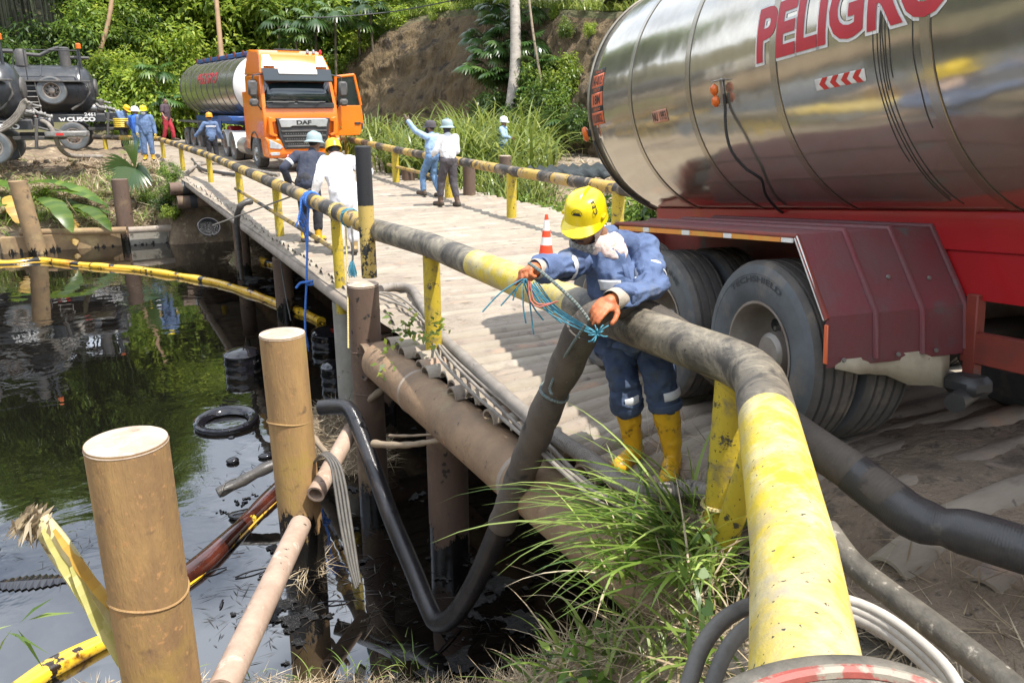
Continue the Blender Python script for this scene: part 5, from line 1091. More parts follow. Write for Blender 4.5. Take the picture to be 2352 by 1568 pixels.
text_obj('grille_lettering', 'DAF', .46, .12, lambda u, v, w: (-.23 + u, -.173, 1.42 + v), M['letter_black'], truck, 0.045)
for s_ in (-1, 1):
    mb = MB(); mb.prism([(s_ * 1.10, 1.66), (s_ * .90, 1.62), (s_ * .88, 1.52), (s_ * 1.0, 1.50), (s_ * .98, 1.16), (s_ * .86, 1.10), (s_ * .90, 1.04), (s_ * 1.12, 1.12)], -.14, .05); kp(mb, 'corner_vane', 'orange', bev=.02)
    mb = MB(); mb.prism([(s_ * 1.14, .98), (s_ * .78, .80), (s_ * .72, .72), (s_ * .80, .66), (s_ * 1.14, .70)], -.135, .0); kp(mb, 'headlight', 'lamp_glass', bev=.02)
    mb = MB(); mb.box((s_ * .98, -.105, .52), (.30, .03, .10), bev=.02); kp(mb, 'fog_lamp', 'lamp_glass')
    mb = MB(); mb.box((s_ * .52, -.11, .46), (.22, .012, .07), bev=.003); ck = kp(mb, 'chevron_plate', 'red_ref')
    for k in range(3): mb = MB(); mb.box((s_ * .52 - .07 + .07 * k, -.118, .46), (.025, .006, .07), Matrix.Rotation(.5, 3, 'Y'), bev=.001); kp(mb, 'chevron_stripe', 'white_ref', ck)
    # mirrors
    mb = MB(); mb.tube([(s_ * 1.15, .25, 2.95), (s_ * 1.42, .12, 2.9), (s_ * 1.44, .10, 2.2), (s_ * 1.2, .25, 1.85)], .025, 8); arm = kp(mb, 'mirror_arm', 'dark')
    mb = MB(); mb.box((s_ * 1.46, .10, 2.52), (.30, .14, .48), bev=.06); kp(mb, 'mirror', 'black_dusty', arm)
    mb = MB(); mb.box((s_ * 1.46, .10, 2.10), (.28, .14, .24), bev=.06); kp(mb, 'mirror', 'black_dusty', arm)
    # side window and step well
    mb = MB(); mb.prism([(.42, 2.05), (1.30, 2.05), (1.30, 2.80), (.62, 2.80)], 0, .03, xf=Matrix.Translation((s_ * 1.205 - (.03 if s_ > 0 else 0) + s_ * .012, 0, 0)) @ Matrix.Rotation(pi / 2, 4, 'Z') @ Matrix.Scale(1, 4)); kp(mb, 'side_window', 'glass')
    mb = MB(); mb.box((s_ * 1.16, 1.3, .72), (.14, .5, .06)); mb.box((s_ * 1.16, 1.3, .42), (.14, .5, .06)); mb.box((s_ * 1.1, .72, .6), (.2, .5, .5), bev=.03); kp(mb, 'cab_step', 'black_dusty')
    mb = MB(); mb.lathe([(.62, -.16), (.66, -.16), (.66, .16), (.62, .16)], 20, (s_ * 1.08, 1.42, .52), (1, 0, 0), arc=pi, xf=Matrix.Translation((0, 0, 0))); kp(mb, 'wheel_arch', 'black_dusty')
    wheel(truck, (s_ * 1.06, 1.42, .50), 0.50, .32, False, rotz=-pi / 2 if s_ > 0 else pi / 2, alloy=True, simple=True)
    for yb in (5.0, 6.35):
        wheel(truck, (s_ * 1.05, yb, .50), 0.50, .28, True, rotz=-pi / 2 if s_ > 0 else pi / 2, simple=True); wheel(truck, (s_ * .72, yb, .50), 0.50, .28, False, rotz=-pi / 2 if s_ > 0 else pi / 2, simple=True)
        mb = MB(); mb.lathe([(.57, -.32), (.60, -.32), (.60, .32), (.57, .32)], 16, (s_ * .90, yb, .50), (-1, 0, 0), arc=pi); mb2 = mb; kp(mb2, 'drive_mudguard', 'white_ref')
    mb = MB(); mb.tube([(s_ * .95, 3.0, .62), (s_ * .95, 4.1, .62)], .30, 20); kp(mb, 'fuel_tank', 'rim_alu')
    mb = MB(); mb.box((s_ * 1.11, 2.6, 1.5), (.05, .9, 1.9), bev=.02); kp(mb, 'side_skirt', 'orange')
mb = MB(); mb.box((-.42, 4.0, .82), (.09, 6.0, .26)); mb.box((.42, 4.0, .82), (.09, 6.0, .26)); mb.box((0, 5.6, 1.05), (.9, .9, .10), bev=.03); mb.tube([(0, 1.42, .5), (.9, 1.42, .5)], .08); mb.box((0, 1.3, .75), (1.6, 1.6, .5)); kp(mb, 'tractor_frame', 'dark')
# the open driver's door
dm = Matrix.Translation((1.24, .42, 0)) @ Matrix.Rotation(radians(8), 4, 'Z')
mb = MB(); mb.prism([(0.0, 1.02), (.86, 1.02), (1.06, 1.34), (.98, 2.0), (0.0, 2.0)], -.04, .03, xf=dm); door = kp(mb, 'door', 'orange', bev=.02)
mb = MB()
for (p, q) in (((0.02, 2.0), (.10, 2.92)), ((.10, 2.90), (.78, 2.98)), ((.78, 2.98), (.98, 2.0))): mb.tube([(p[0], -.005, p[1]), (q[0], -.005, q[1])], .05, 8, xf=dm)
kp(mb, 'window_frame', 'orange', door)
mb = MB(); mb.prism([(.05, 2.02), (.93, 2.02), (.75, 2.93), (.12, 2.86)], -.012, .004, xf=dm); kp(mb, 'door_window', 'glass', door)
mb = MB(); mb.box((.80, -.05, 1.42), (.22, .04, .07), xf=dm); kp(mb, 'door_handle', 'dark', door)
mb = MB(); mb.box((.97, -.045, 1.33), (.06, .02, .2), xf=dm); kp(mb, 'door_edge', 'dark', door)

# ------------------------------------------------------------------ its tanker trailer
bpy.context.view_layer.update(); b0 = np.array(truck.matrix_world @ Vector((0, 4.6, 0))); e0 = atd(492, 330, 37.5); ax_ = e0 - b0; ax_[2] = 0; ax_ /= np.linalg.norm(ax_); bx = np.cross(ax_, ZV)
tt = thing('tanker_trailer', 'steel tanker trailer with blue chassis behind the orange truck cab', 'tanker trailer', frame((b0[0], b0[1], 0.15), bx, ax_, ZV))
def qp(mb, name, mat, parent=None): return mb.build(name, M[mat], parent or tt)
R2, H2, LT = 1.12, 2.62, 9.2
mb = MB(); mb.lathe([(R2, 0)] + [(R2, y) for y in np.linspace(0.4, LT, 22)] + [(R2 * .95, LT + .08), (R2 * .6, LT + .25), (0.001, LT + .3)], 56, (0, 0, H2), (0, 1, 0)); qp(mb, 'tank_shell', 'tank_far')
mb = MB(); mb.lathe([(R2 + .005, .02), (R2 * .97, -.06), (R2 * .7, -.22), (.3, -.3), (.001, -.31)], 56, (0, 0, H2), (0, 1, 0)); qp(mb, 'front_dome', 'white')
for k in range(10): mb = MB(); y = .05 + k * LT / 9.3; mb.lathe([(R2 + .001, y - .04), (R2 + .012, y - .03), (R2 + .012, y + .03), (R2 + .001, y + .04)], 56, (0, 0, H2), (0, 1, 0)); qp(mb, 'tank_seam', 'black_dusty')
mb = MB(); mb.box((0, 4.6, H2 + R2 + .06), (.7, 8.4, .16), bev=.03); qp(mb, 'walkway', 'blue')
for k in range(7): mb = MB(); mb.box((-.36, 1.0 + k * 1.25, H2 + R2 + .1), (.03, .25, .18)); qp(mb, 'walkway_plate', 'chassis_red')
mb = MB(); mb.box((0, 4.7, 1.32), (1.0, 9.0, .3)); mb.box((-1.12, 3.2, 1.0), (.06, 1.9, .75), bev=.02); mb.box((1.12, 3.2, 1.0), (.06, 1.9, .75), bev=.02); mb.box((-.9, 1.0, 1.45), (.8, 2.0, .18), bev=.03); qp(mb, 'trailer_frame', 'blue')
mb = MB(); mb.box((-.95, 7.3, 1.22), (.75, 3.9, .07), bev=.02); mb.box((.95, 7.3, 1.22), (.75, 3.9, .07), bev=.02); mb.box((-1.1, 5.35, .95), (.45, .06, .55)); qp(mb, 'mudguard', 'black_dusty')
mb = MB(); mb.box((-.7, 1.9, .85), (.5, .5, .6), bev=.05); qp(mb, 'red_box', 'truck_red')
for yb in (6.0, 7.25, 8.5):
    for s_ in (-1, 1): wheel(tt, (s_ * 1.02, yb, .46), 0.5, .3, True, rotz=-pi / 2 if s_ > 0 else pi / 2, simple=True)
text_obj('lettering', 'PELIGRO', 3.2, .42, lambda u, v, w: (-(R2 + .008) * cos(.14 + v / R2), 3.0 + 3.2 - u + (-.6), H2 + (R2 + .008) * sin(.14 + v / R2)), M['letter_red'], tt, .03, cut=.1)

# ------------------------------------------------------------------ vacuum trucks at the left
def vac_truck(label, M4, number, face):
    v = thing('vacuum_truck', label, 'vacuum truck', M4)
    def p(mb, name, mat, parent=None): return mb.build(name, M[mat], parent or v)
    r_, h_ = 0.95, 2.28
    mb = MB(); mb.lathe([(0.001, -5.9), (.6, -5.8), (r_, -5.5)] + [(r_, x) for x in np.linspace(-5, -.25, 14)] + [(r_ * .985, -.12), (r_ * .93, 0), (r_ * .78, .16), (r_ * .5, .28), (.001, .34)], 48, (-.5, 0, h_), (1, 0, 0)); tk = p(mb, 'vacuum_tank', 'black')
    for x in (-4.3, -2.9, -1.45, -.22): mb = MB(); mb.lathe([(r_ + .001, x - .04), (r_ + .025, x - .035), (r_ + .025, x + .035), (r_ + .001, x + .04)], 48, (-.5, 0, h_), (1, 0, 0)); p(mb, 'tank_band', 'black', tk)
    mb = MB(); mb.lathe([(.35, .30), (.35, .37), (.30, .40), (.001, .41)], 24, (0, 0, h_ + .1), (1, 0, 0)); mb.tube([(.33, -.5, h_ - .5), (.42, 0, h_ - .62), (.33, .5, h_ - .5)], .05, 8); p(mb, 'rear_hatch', 'black_dusty', tk).location = (-.5, 0, 0)
    mb = MB(); mb.box((-2.6, -.42, 1.28), (6.2, .1, .30), bev=.02); mb.box((-2.6, .42, 1.28), (6.2, .1, .30), bev=.02); mb.box((-1.7, -.98, 1.22), (3.6, .04, .28), bev=.01); p(mb, 'chassis', 'black')
    text_obj('truck_lettering', 'CUSCO', .98, .15, lambda a, b, c: (-1.25 + a, -1.003, 1.11 + b), M['letter_white'], v, .05)
    if number: text_obj('truck_number', number, .38, .12, lambda a, b, c: (-.62 + a, -1.003, 1.305 + b), M['letter_white'], v, .02)
    mb = MB(); mb.add([(-1.55 + a, -1.004, 1.12 + b) for a, b in ((0, .13), (.06, .13), (.10, .05), (.13, .11), (.17, .05), (.20, .13), (.26, .13), (.19, 0), (.15, 0), (.13, .05), (.11, 0), (.07, 0))], [tuple(range(12))]); p(mb, 'truck_emblem', 'letter_white')
    for k in range(8): mb = MB(); mb.box((-3.4 + k * .17, -1.004, 1.30), (.165, .006, .06), bev=.001); p(mb, 'reflector_tape', 'red_ref' if k % 2 else 'white_ref')
    # catwalk, ladder and rails on the side
    mb = MB(); mb.box((-2.2, -1.05, h_ + .33), (3.9, .34, .06), bev=.01); wk = p(mb, 'catwalk', 'black_dusty')
    for x in (-4.0, -3.55, -2.75, -2.35, -.55):
        mb = MB(); mb.tube([(x, -1.2, h_ + .35), (x, -1.2, h_ + 1.45)], .022, 6); p(mb, 'rail_post', 'black', wk)
    mb = MB(); mb.tube([(-4.3, -1.2, h_ + 1.45), (-2.75, -1.2, h_ + 1.45)], .022, 6); mb.tube([(-2.35, -1.2, h_ + 1.45), (-.55, -1.2, h_ + 1.45)], .022, 6); p(mb, 'hand_rail', 'black', wk)
    mb = MB(); mb.tube([(-2.62, -1.12, h_ + .3), (-2.55, -1.08, 1.45)], .022, 6); mb.tube([(-2.15, -1.12, h_ + .3), (-2.08, -1.08, 1.45)], .022, 6); ld = p(mb, 'ladder', 'grey_metal')
    for k in range(6): z = h_ + .15 - k * .2; mb = MB(); mb.tube([(-2.62, -1.11, z), (-2.12, -1.11, z)], .018, 6); p(mb, 'rung', 'grey_metal', ld)
    w_ = wheel(v, (-1.62, -1.02, h_ - .02), .53, .26, True, rotz=pi, name='spare_wheel')
    # top gear
    mb = MB(); mb.lathe([(.22, 0), (.22, .5), (.15, .62), (.001, .62)], 16, (-2.25, -.2, h_ + r_ - .05)); mb.tube([(-2.2, -.2, h_ + r_ + .4), (-1.6, -.2, h_ + r_ + .35), (-1.2, -.2, h_ + r_ + .55), (-.9, -.2, h_ + r_ + .65)], .07, 8); mb.lathe([(.2, 0), (.2, .75), (.12, .8), (.001, .8)], 16, (-.75, -.1, h_ + r_ - .12)); mb.tube([(-.75, -.1, h_ + r_ + .3), (.1, -.1, h_ + r_ + .28)], .06, 8); p(mb, 'vacuum_pipe', 'black_dusty', tk).location = (-.35, 0, 0)
    mb = MB(); mb.lathe([(.3, 0), (.3, .12), (.34, .12), (.34, .2), (.001, .22)], 18, (-4.2, -.1, h_ + r_ - .03)); p(mb, 'manhole', 'black', tk)
    for k in range(6): mb = MB(); mb.lathe([(.04, 0), (.04, .12), (.001, .13)], 8, (-4.2 + .33 * cos(k * 1.05), -.1 + .33 * sin(k * 1.05), h_ + r_ + .14)); p(mb, 'clamp', 'chrome', tk)
    mb = MB(); mb.lathe([(.10, 0), (.10, .16), (.06, .2), (.001, .2)], 14, (-.55, -.35, h_ + r_ + .62)); p(mb, 'beacon', 'amber')
    mb = MB(); mb.tube([(-.55, -.35, h_ + r_ - .2), (-.55, -.35, h_ + r_ + .62)], .05, 8); p(mb, 'beacon_post', 'black')
    # running gear
    for x in (-1.1, -4.9, -2.35 if not face else -6.9):
        if x == -2.35: continue
        wheel(v, (x, -1.0, .54), .54, .3, False, rotz=pi, alloy=False); wheel(v, (x, 1.0, .54), .54, .3, False)
    mb = MB(); mb.box((.15, -.80, .95), (.09, .1, .95), Matrix.Rotation(.14, 3, 'Y')); mb.box((-.05, -.82, 1.25), (.3, .2, .3)); p(mb, 'mud_flap', 'black_dusty')
    mb = MB(); mb.box((1.05, -.15, .92), (1.5, .10, .12)); mb.tube([(.2, -.6, 1.35), (1.5, -.6, .98)], .04, 8); mb.tube([(.3, .2, 1.35), (1.5, .2, .98)], .04, 8); mb.box((.9, -.2, .80), (1.5, .8, .12), bev=.02); p(mb, 'rear_arm', 'black_dusty').location = (-.75, 0, 0)
    mb = MB(); mb.box((1.75, -.45, .92), (1.25, .75, .18), bev=.03); pf = p(mb, 'rear_platform', 'grey_metal'); pf.location = (-.75, 0, 0)
    for k in range(4): mb = MB(); mb.box((1.3 + k * .28, -.83, .92), (.22, .01, .08), bev=.002); p(mb, 'reflector_tape', 'red_ref' if k == 1 else 'grey_metal', pf)
    # rear valve manifold
    mb = MB(); mb.lathe([(.18, 0), (.18, .3), (.24, .3), (.24, .36), (.15, .36), (.15, .62)], 14, (.22, -.25, 1.62), (1, -.05, -.1)); mb.lathe([(.11, 0), (.11, .22), (.15, .22), (.15, .27), (.001, .27)], 12, (.7, -.25, 1.65), (0, -.2, 1)); vm = p(mb, 'valve_manifold', 'chrome'); vm.location = (-.75, 0, 0)
    for (a, b, c, d) in ((.55, -.5, 1.75, .06), (.85, -.4, 1.7, .055), (1.0, -.2, 1.62, .06), (.7, -.1, 1.95, .04), (.95, -.35, 1.5, .07)):
        mb = MB(); mb.tube([(a, b, c), (a + .12, b - .05, c - .1), (a + .35, b, c - .16)], d, 8); mb.lathe([(d * 1.5, 0), (d * 1.5, .04), (.001, .04)], 10, (a + .3, b, c - .15), (1, 0, -.3)); p(mb, 'valve_fitting', 'grey_metal', vm)
    mb = MB(); mb.lathe([(.09, 0), (.11, .02), (.11, .05), (.09, .06)], 16, (.3, .1, 2.0), (1, 0, 0)); mb.tube([(.1, -.7, 2.55), (.35, -.72, 2.5), (.4, -.75, 2.2), (.1, -.8, 1.8), (-.3, -.85, 1.55)], .05, 8); p(mb, 'drain_hose', 'cable_dark', vm)
    mb = MB(); mb.box((-6.9, 0, 1.55), (1.6, 2.3, 2.1), bev=.12); mb.box((-6.9, 0, 2.75), (1.3, 2.1, .5), bev=.15); p(mb, 'cab', 'white')
    return v
vx = RT * cos(radians(22)) + fh * sin(radians(22)); vy = np.cross(ZV, vx)
o1 = atd(250, 341, 33.0); v1 = vac_truck('black vacuum truck with a spare wheel and ladder on its side, numbered 2461', frame((o1[0], o1[1], o1[2]), vx, vy, ZV), '2461', 0)
vx2 = RT * cos(radians(20)) + fh * sin(radians(20)); vy2 = np.cross(ZV, vx2)
o2 = atd(94, 372, 27.0); v2 = vac_truck('black vacuum truck cut off by the left edge of the picture', frame((o2[0], o2[1], o2[2]), vx2, vy2, ZV), '', 1)
# hoses carried by the trucks
def worldtube(label, L, r, mat, cat='hose'):
    m_ = MB(); m_.tube(spline([tuple(atd(*q)) for q in L], .1), r, 10); return tag(m_.build('hose', M[mat]), label, cat)
worldtube('grey hose hanging from the left vacuum truck down to the mud', [(78, 272, 26.4), (110, 285, 26.3), (125, 310, 26.4), (138, 340, 26.8), (160, 357, 27.5), (200, 360, 28.5), (235, 360, 29)], .075, 'cable')
for k in range(4): worldtube('pale hose in the bundle draped over the left vacuum truck rear', [(-30, 296 + 5 * k, 25.6), (0, 288 + 5 * k, 25.55), (22 + 3 * k, 276 + 3 * k, 25.5), (40 + 4 * k, 256 + k, 25.4), (50 + 4 * k, 236, 25.35), (60 + 2 * k, 229 + 3 * k, 25.3)], .045, 'cable')['group'] = 'pale hose bundle on the left vacuum truck'
worldtube('black hose running from the right vacuum truck pump to the workers', [(262, 272, 31.8), (285, 280, 31.5), (305, 297, 31.2), (325, 312, 31), (340, 322, 31)], .07, 'black_rubber')
cl = Vector(atd(280, 291, 31.6)); m_ = MB()
for k in range(5): m_.tube([cl + Vector((.26 * cos(a), .26 * sin(a), k * .07)) for a in np.linspace(0, 2 * pi, 19)[:-1]], .035, 6, closed=True)
tag(m_.build('hose_coil', M['yellow_plain']), 'yellow hose coil resting on the rear platform of the vacuum truck', 'hose coil')
# ------------------------------------------------------------------ people
HAND = {}
def hand_mesh(key, mat, curl, side, fat=1.0, voxel=0.005):
    k = (key, mat, side)
    if k in HAND: return HAND[k]
    m_ = MB(); s_ = side   # fingers along +y, thumb towards +x*side, back of the hand +z
    m_.ball((0, .05, 0), (.043 * fat, .056, .017 * fat)); m_.ball((s_ * .022, .032, -.006), (.026 * fat, .034, .017 * fat)); m_.capsule((0, -.03, 0), (0, .03, 0), .027 * fat, .030 * fat, flat=1.0)
    for i, (x, L) in enumerate(((.030, .072), (.010, .082), (-.011, .077), (-.031, .060))):
        p = Vector((s_ * x, .092 - abs(x - .005) * .35, .002)); a = 0.15; sp = s_ * x * 1.3
        c_ = curl[i] if hasattr(curl, '__len__') else curl
        for j, f in enumerate((.46, .30, .24)):
            a += c_ * (1.0, 1.15, .8)[j]; d = Vector((sp * (1 - .3 * j), cos(a), -sin(a))).normalized(); q = p + d * L * f
            m_.capsule(p, q, .0105 * fat * (1 - .09 * j), .0098 * fat * (1 - .09 * j), 8); p = q
    p = Vector((s_ * .034, .022, -.006)); 
    for d, L, r in (((s_ * .75, .6, -.35), .036, .0145), ((s_ * .35, .85, -.5), .030, .012), ((s_ * .05, .9, -.5), .024, .011)):
        q = p + Vector(d).normalized() * L; m_.capsule(p, q, r * fat, r * .93 * fat, 8); p = q
    HAND[k] = remesh(m_, 'hand', voxel, [M[mat]], 1); return HAND[k]
def put_hand(name, parent, pos, d, back, side, mat, curl, fat=1.0, sc=1.0, voxel=0.006, key=None):
    d = Vector(d).normalized(); b = Vector(back); b = (b - d * b.dot(d)).normalized(); x = d.cross(b)
    o = obj(name, hand_mesh(key or ('h', str(curl), fat), mat, curl, side, fat, voxel), parent)
    o.matrix_parent_inverse = Matrix.Identity(4); o.matrix_local = frame(pos, x * sc, d * sc, b * sc); return o
def hat_mesh(style):
    m_ = MB(); n = 28
    for j, (t_, rr) in enumerate(()): pass
    prof = []
    rx, ry, h = .118, .142, .145
    rings = [(1.02, 0.0), (1.0, .02), (.985, .05), (.94, .085), (.84, .115), (.66, .135), (.40, .146), (.15, .149), (.01, .150)]
    vs = [(rx * q * cos(2 * pi * k / n), ry * q * sin(2 * pi * k / n) - .005, z) for q, z in rings for k in range(n)]
    m_.add(vs, [(i * n + k, i * n + (k + 1) % n, (i + 1) * n + (k + 1) % n, (i + 1) * n + k) for i in range(len(rings) - 1) for k in range(n)])
    # brim
    def br(k):
        a = 2 * pi * k / n; f = sin(a)
        if style == 'full': return 1.33 - .05 * abs(cos(a))
        if style == 'cap': return 1.03 + .50 * max(0, f) ** 3
        return 1.06 + .40 * max(0, f) ** 2.2
    b_ = [(rx * 1.0 * cos(2 * pi * k / n), ry * 1.0 * sin(2 * pi * k / n) - .005, .012) for k in range(n)]
    e_ = [(rx * br(k) * cos(2 * pi * k / n), ry * br(k) * sin(2 * pi * k / n) - .005, -.012 - .03 * (br(k) - 1)) for k in range(n)]
    u_ = [(p[0] * .998, p[1] * .998, p[2] - .006) for p in e_]; w_ = [(p[0] * .96, p[1] * .96, -.004) for p in b_]
    m_.add(b_ + e_ + u_ + w_, [(r_ * n + k, (r_ + 1) * n + k, (r_ + 1) * n + (k + 1) % n, r_ * n + (k + 1) % n) for r_ in range(3) for k in range(n)])
    if style != 'cap':
        for s_, wd in ((0, .012),):
            pts = [(s_ * .045 * (1 - .2 * abs(a)), ry * .93 * sin(a) - .005, .010 + .145 * max(0.02, cos(a)) ** .75 + .002) for a in np.linspace(-1.1, 1.1, 15)]; m_.tube(pts, wd, 8)
    return m_
def head_prims(m_, c, f, up, r=1.0):
    """skull, jaw, nose, ears on one surface; f = where the face points"""
    f = Vector(f).normalized(); up = (Vector(up) - f * Vector(up).dot(f)).normalized(); x = f.cross(up); R = Matrix((x, f, up)).transposed(); c = Vector(c); L = lambda a, b, d: c + x * a + f * b + up * d
    m_.ball(c + up * .015, (.076 * r, .096 * r, .105 * r), rot=R); m_.ball(L(0, .025, -.055), (.056 * r, .068 * r, .066 * r), rot=R); m_.capsule(L(0, .088, .010), L(0, .108, -.022), .010, .016, 8)
    m_.ball(L(0, .082, -.058), (.026, .016, .010), rot=R); m_.ball(L(0, .080, -.095), (.022, .02, .018), rot=R)
    for s_ in (1, -1):
        m_.ball(L(s_ * .078, -.005, -.01), (.012, .02, .032), rot=R); m_.ball(L(s_ * .030, .078, .028), (.026, .015, .010), rot=R)
    return R, L
def person(label, foot, face, h=1.72, J=None, head_dir=None, head_up=(0, 0, 1), top='light_blue', legs='jeans', boots='boot_brown', boot_h=.22, hat=None, hatmat=None, hands='skin', curls=(.35, .35), sleeve=1.0, fat=1.0, extra=None, group=None, hood=None, neck='skin', mask=None, belt=None, voxel=.014, hand_dirs=None, long_coat=False):
    f = Vector((face[0], face[1], 0)).normalized(); x = Vector((f.y, -f.x, 0)); s = h / 1.72
    root = thing('person', label, 'person', frame(foot, x * s, f * s, Vector((0, 0, s))), group)
    D = dict(pel=(0, 0, .94), chest=(0, 0, 1.27), neck=(0, 0, 1.46), head=(0, .02, 1.60), shL=(-.19, 0, 1.41), shR=(.19, 0, 1.41), elL=(-.25, -.04, 1.12), elR=(.25, -.04, 1.12), wrL=(-.26, .04, .88), wrR=(.26, .04, .88), hiL=(-.09, 0, .92), hiR=(.09, 0, .92), knL=(-.11, .02, .50), knR=(.11, .02, .50), anL=(-.12, 0, .09), anR=(.12, 0, .09), toL=None, toR=None)
    D.update(J or {}); D = {k: (Vector(v) if v is not None else None) for k, v in D.items()}
    for q in 'LR':
        if D['to' + q] is None: D['to' + q] = D['an' + q] + Vector((.03 if q == 'R' else -.03, .17, -.05))
    hd = Vector(head_dir) if head_dir is not None else Vector((0, 1, 0)); hu = Vector(head_up)
    # one continuous body under the clothes
    m_ = MB(); m_.capsule(D['pel'], D['chest'], .105, .125, flat=1.25, up=(0, 1, 0)); m_.capsule(D['chest'], D['neck'], .12, .055); m_.capsule(D['neck'] - Vector((0, 0, .05)), D['head'] - hu * .05, .054, .052)
    for q in 'LR':
        m_.capsule(D['neck'] - Vector((0, 0, .05)), D['sh' + q], .06, .055); m_.capsule(D['sh' + q], D['el' + q], .05, .04); m_.capsule(D['el' + q], D['wr' + q], .040, .028)
        m_.capsule(D['hi' + q], D['kn' + q], .078, .054); m_.capsule(D['kn' + q], D['an' + q], .052, .036); m_.capsule(D['an' + q], D['to' + q], .035, .028)
    R, L = head_prims(m_, D['head'], hd, hu)
    obj('body', remesh(m_, 'body', voxel, [M[neck]], 1), root)
    m_ = MB()
    for s_ in (1, -1): m_.ball(L(s_ * .031, .088, .014), (.013, .007, .006), 8, rot=R)
    m_.build('eyes', M['letter_black'], root)
    m_ = MB(); m_.ball(L(0, .097, -.055), (.022, .006, .004), 8, rot=R); m_.build('mouth', M['maroon_cloth'], root)
    m_ = MB(); m_.ball(L(0, -.018, .035), (.083, .093, .095), rot=R); m_.build('hair', M['hair'], root)
    def wr(amp, fr, st=(1, 1, .45)):
        def g(co, no):
            p = co * np.array(st) * fr; n_ = fbm(p, 3, 5); return amp * (1 - np.abs(n_) * 1.7)
        return g
    # top
    m_ = MB(); t1 = D['chest']; dn = (D['pel'] - t1)
    m_.capsule(t1 + dn * .12, D['pel'] - dn * (.40 if belt else .02), .150 * fat, .148 * fat, 14, flat=1.18, up=(0, 1, 0)); m_.capsule(t1 + Vector((0, 0, .09)), t1 + dn * .35, .125 * fat, .150 * fat, 14, flat=1.3, up=(0, 1, 0))
    m_.capsule(D['shL'], D['shR'], .070 * fat, .070 * fat); m_.capsule(D['neck'] - Vector((0, 0, .06)), D['neck'] + Vector((0, 0, .01)), .085, .07)
    if long_coat: m_.capsule(D['pel'], D['pel'] - Vector((0, 0, .18)), .165, .16, 14, flat=1.15, up=(0, 1, 0))
    for q in 'LR':
        m_.capsule(D['neck'] - Vector((0, 0, .07)), D['sh' + q], .075, .072)
        sh, el, wr_ = D['sh' + q], D['el' + q], D['wr' + q]
        if sleeve > .5: m_.capsule(sh, el, .078 * fat, .062 * fat); m_.capsule(el, el + (wr_ - el) * (.96 * min(1, sleeve)), .062 * fat, .050)
        else: m_.capsule(sh, sh + (el - sh) * .72, .078 * fat, .07 * fat)
    obj('shirt' if not long_coat else 'coverall', remesh(m_, 'shirt', voxel, [M[top]], 2, wr(.010, 7.5)), root)
    # trousers
    m_ = MB(); m_.capsule(D['hiL'] + Vector((.01, 0, .03)), D['hiR'] + Vector((-.01, 0, .03)), .120 * fat, .120 * fat); m_.capsule(D['pel'], D['pel'] + Vector((0, 0, .06)), .125 * fat, .13 * fat, flat=1.2, up=(0, 1, 0))
    for q in 'LR':
        kn, an = D['kn' + q], D['an' + q]
        m_.capsule(D['hi' + q], kn, .104 * fat, .080 * fat); m_.capsule(kn, kn + (an - kn) * (.98 - boot_h * 1.1), .080 * fat, .070 * fat)
    obj('trousers', remesh(m_, 'trousers', voxel, [M[legs]], 2, wr(.009, 8, (1, 1, .8))), root)
    for q in 'LR':
        m_ = MB(); kn, an, to = D['kn' + q], D['an' + q], D['to' + q]; up_ = (kn - an).normalized()
        m_.capsule(an + up_ * boot_h, an - Vector((0, 0, .02)), .066 if boot_h > .2 else .06, .052); m_.capsule(an - Vector((0, 0, .035)), to, .05, .043); m_.capsule(an - (to - an) * .25 - Vector((0, 0, .03)), an, .045, .05)
        b_ = obj('boot', remesh(m_, 'boot', .010, [M[boots]], 1, wr(.004, 10)), root)
        m_ = MB(); d_ = to - an; m_.capsule(an - d_ * .3 - Vector((0, 0, .062)), to + d_ * .04 - Vector((0, 0, .012)), .050, .045, 10); obj('sole', remesh(m_, 'sole', .012, [M['sole']], 1), b_)
        hdv = (hand_dirs or {}).get(q, D['wr' + q] - D['el' + q]); bk = (hand_dirs or {}).get(q + 'b', (1, 0, .2) if q == 'R' else (-1, 0, .2))
        put_hand('hand' if hands == 'skin' else 'glove', root, D['wr' + q], hdv, bk, 1 if q == 'L' else -1, hands, curls[0 if q == 'L' else 1], 1.0 if hands == 'skin' else 1.15)
    if belt: m_ = MB(); m_.lathe([(.150, -.03), (.158, -.02), (.158, .02), (.150, .03)], 20, D['pel'] + Vector((0, 0, .10)), xf=Matrix.Diagonal((1.04, .86, 1, 1)) ); m_.build('belt', M[belt], root)
    if hat:
        hc = D['head'] + hu * .045 + hd * .002; xx = hd.cross(hu); f2 = hu.cross(xx)
        o = hat_mesh(hat).build('hard_hat' if hat != 'cap' else 'cap', M[hatmat], root); o.matrix_local = frame(hc, xx.normalized(), f2.normalized(), hu.normalized())
    if hood:
        m_ = MB(); m_.ball(D['head'] - hd * .012 - hu * .02, (.105, .115, .125), rot=R); m_.capsule(D['head'] - hu * .08, D['neck'] - Vector((0, 0, .03)), .085, .10); obj('hood', remesh(m_, 'hood', .012, [M[hood]], 1, wr(.005, 9)), root)
    if mask:
        m_ = MB(); m_.ball(L(0, .062, -.045), (.074, .078, .070), rot=R); obj('face_cover', remesh(m_, 'mask', .01, [M[mask]], 1), root)
    if extra: extra(root, D, L, R)
    return root
def gz(p): return float(terrain(p[0], p[1]))
def ft(px, py, z=0.0): p = atz(px, py, z); return (p[0], p[1], z)
toward = lambda p: (-p[0], -p[1])
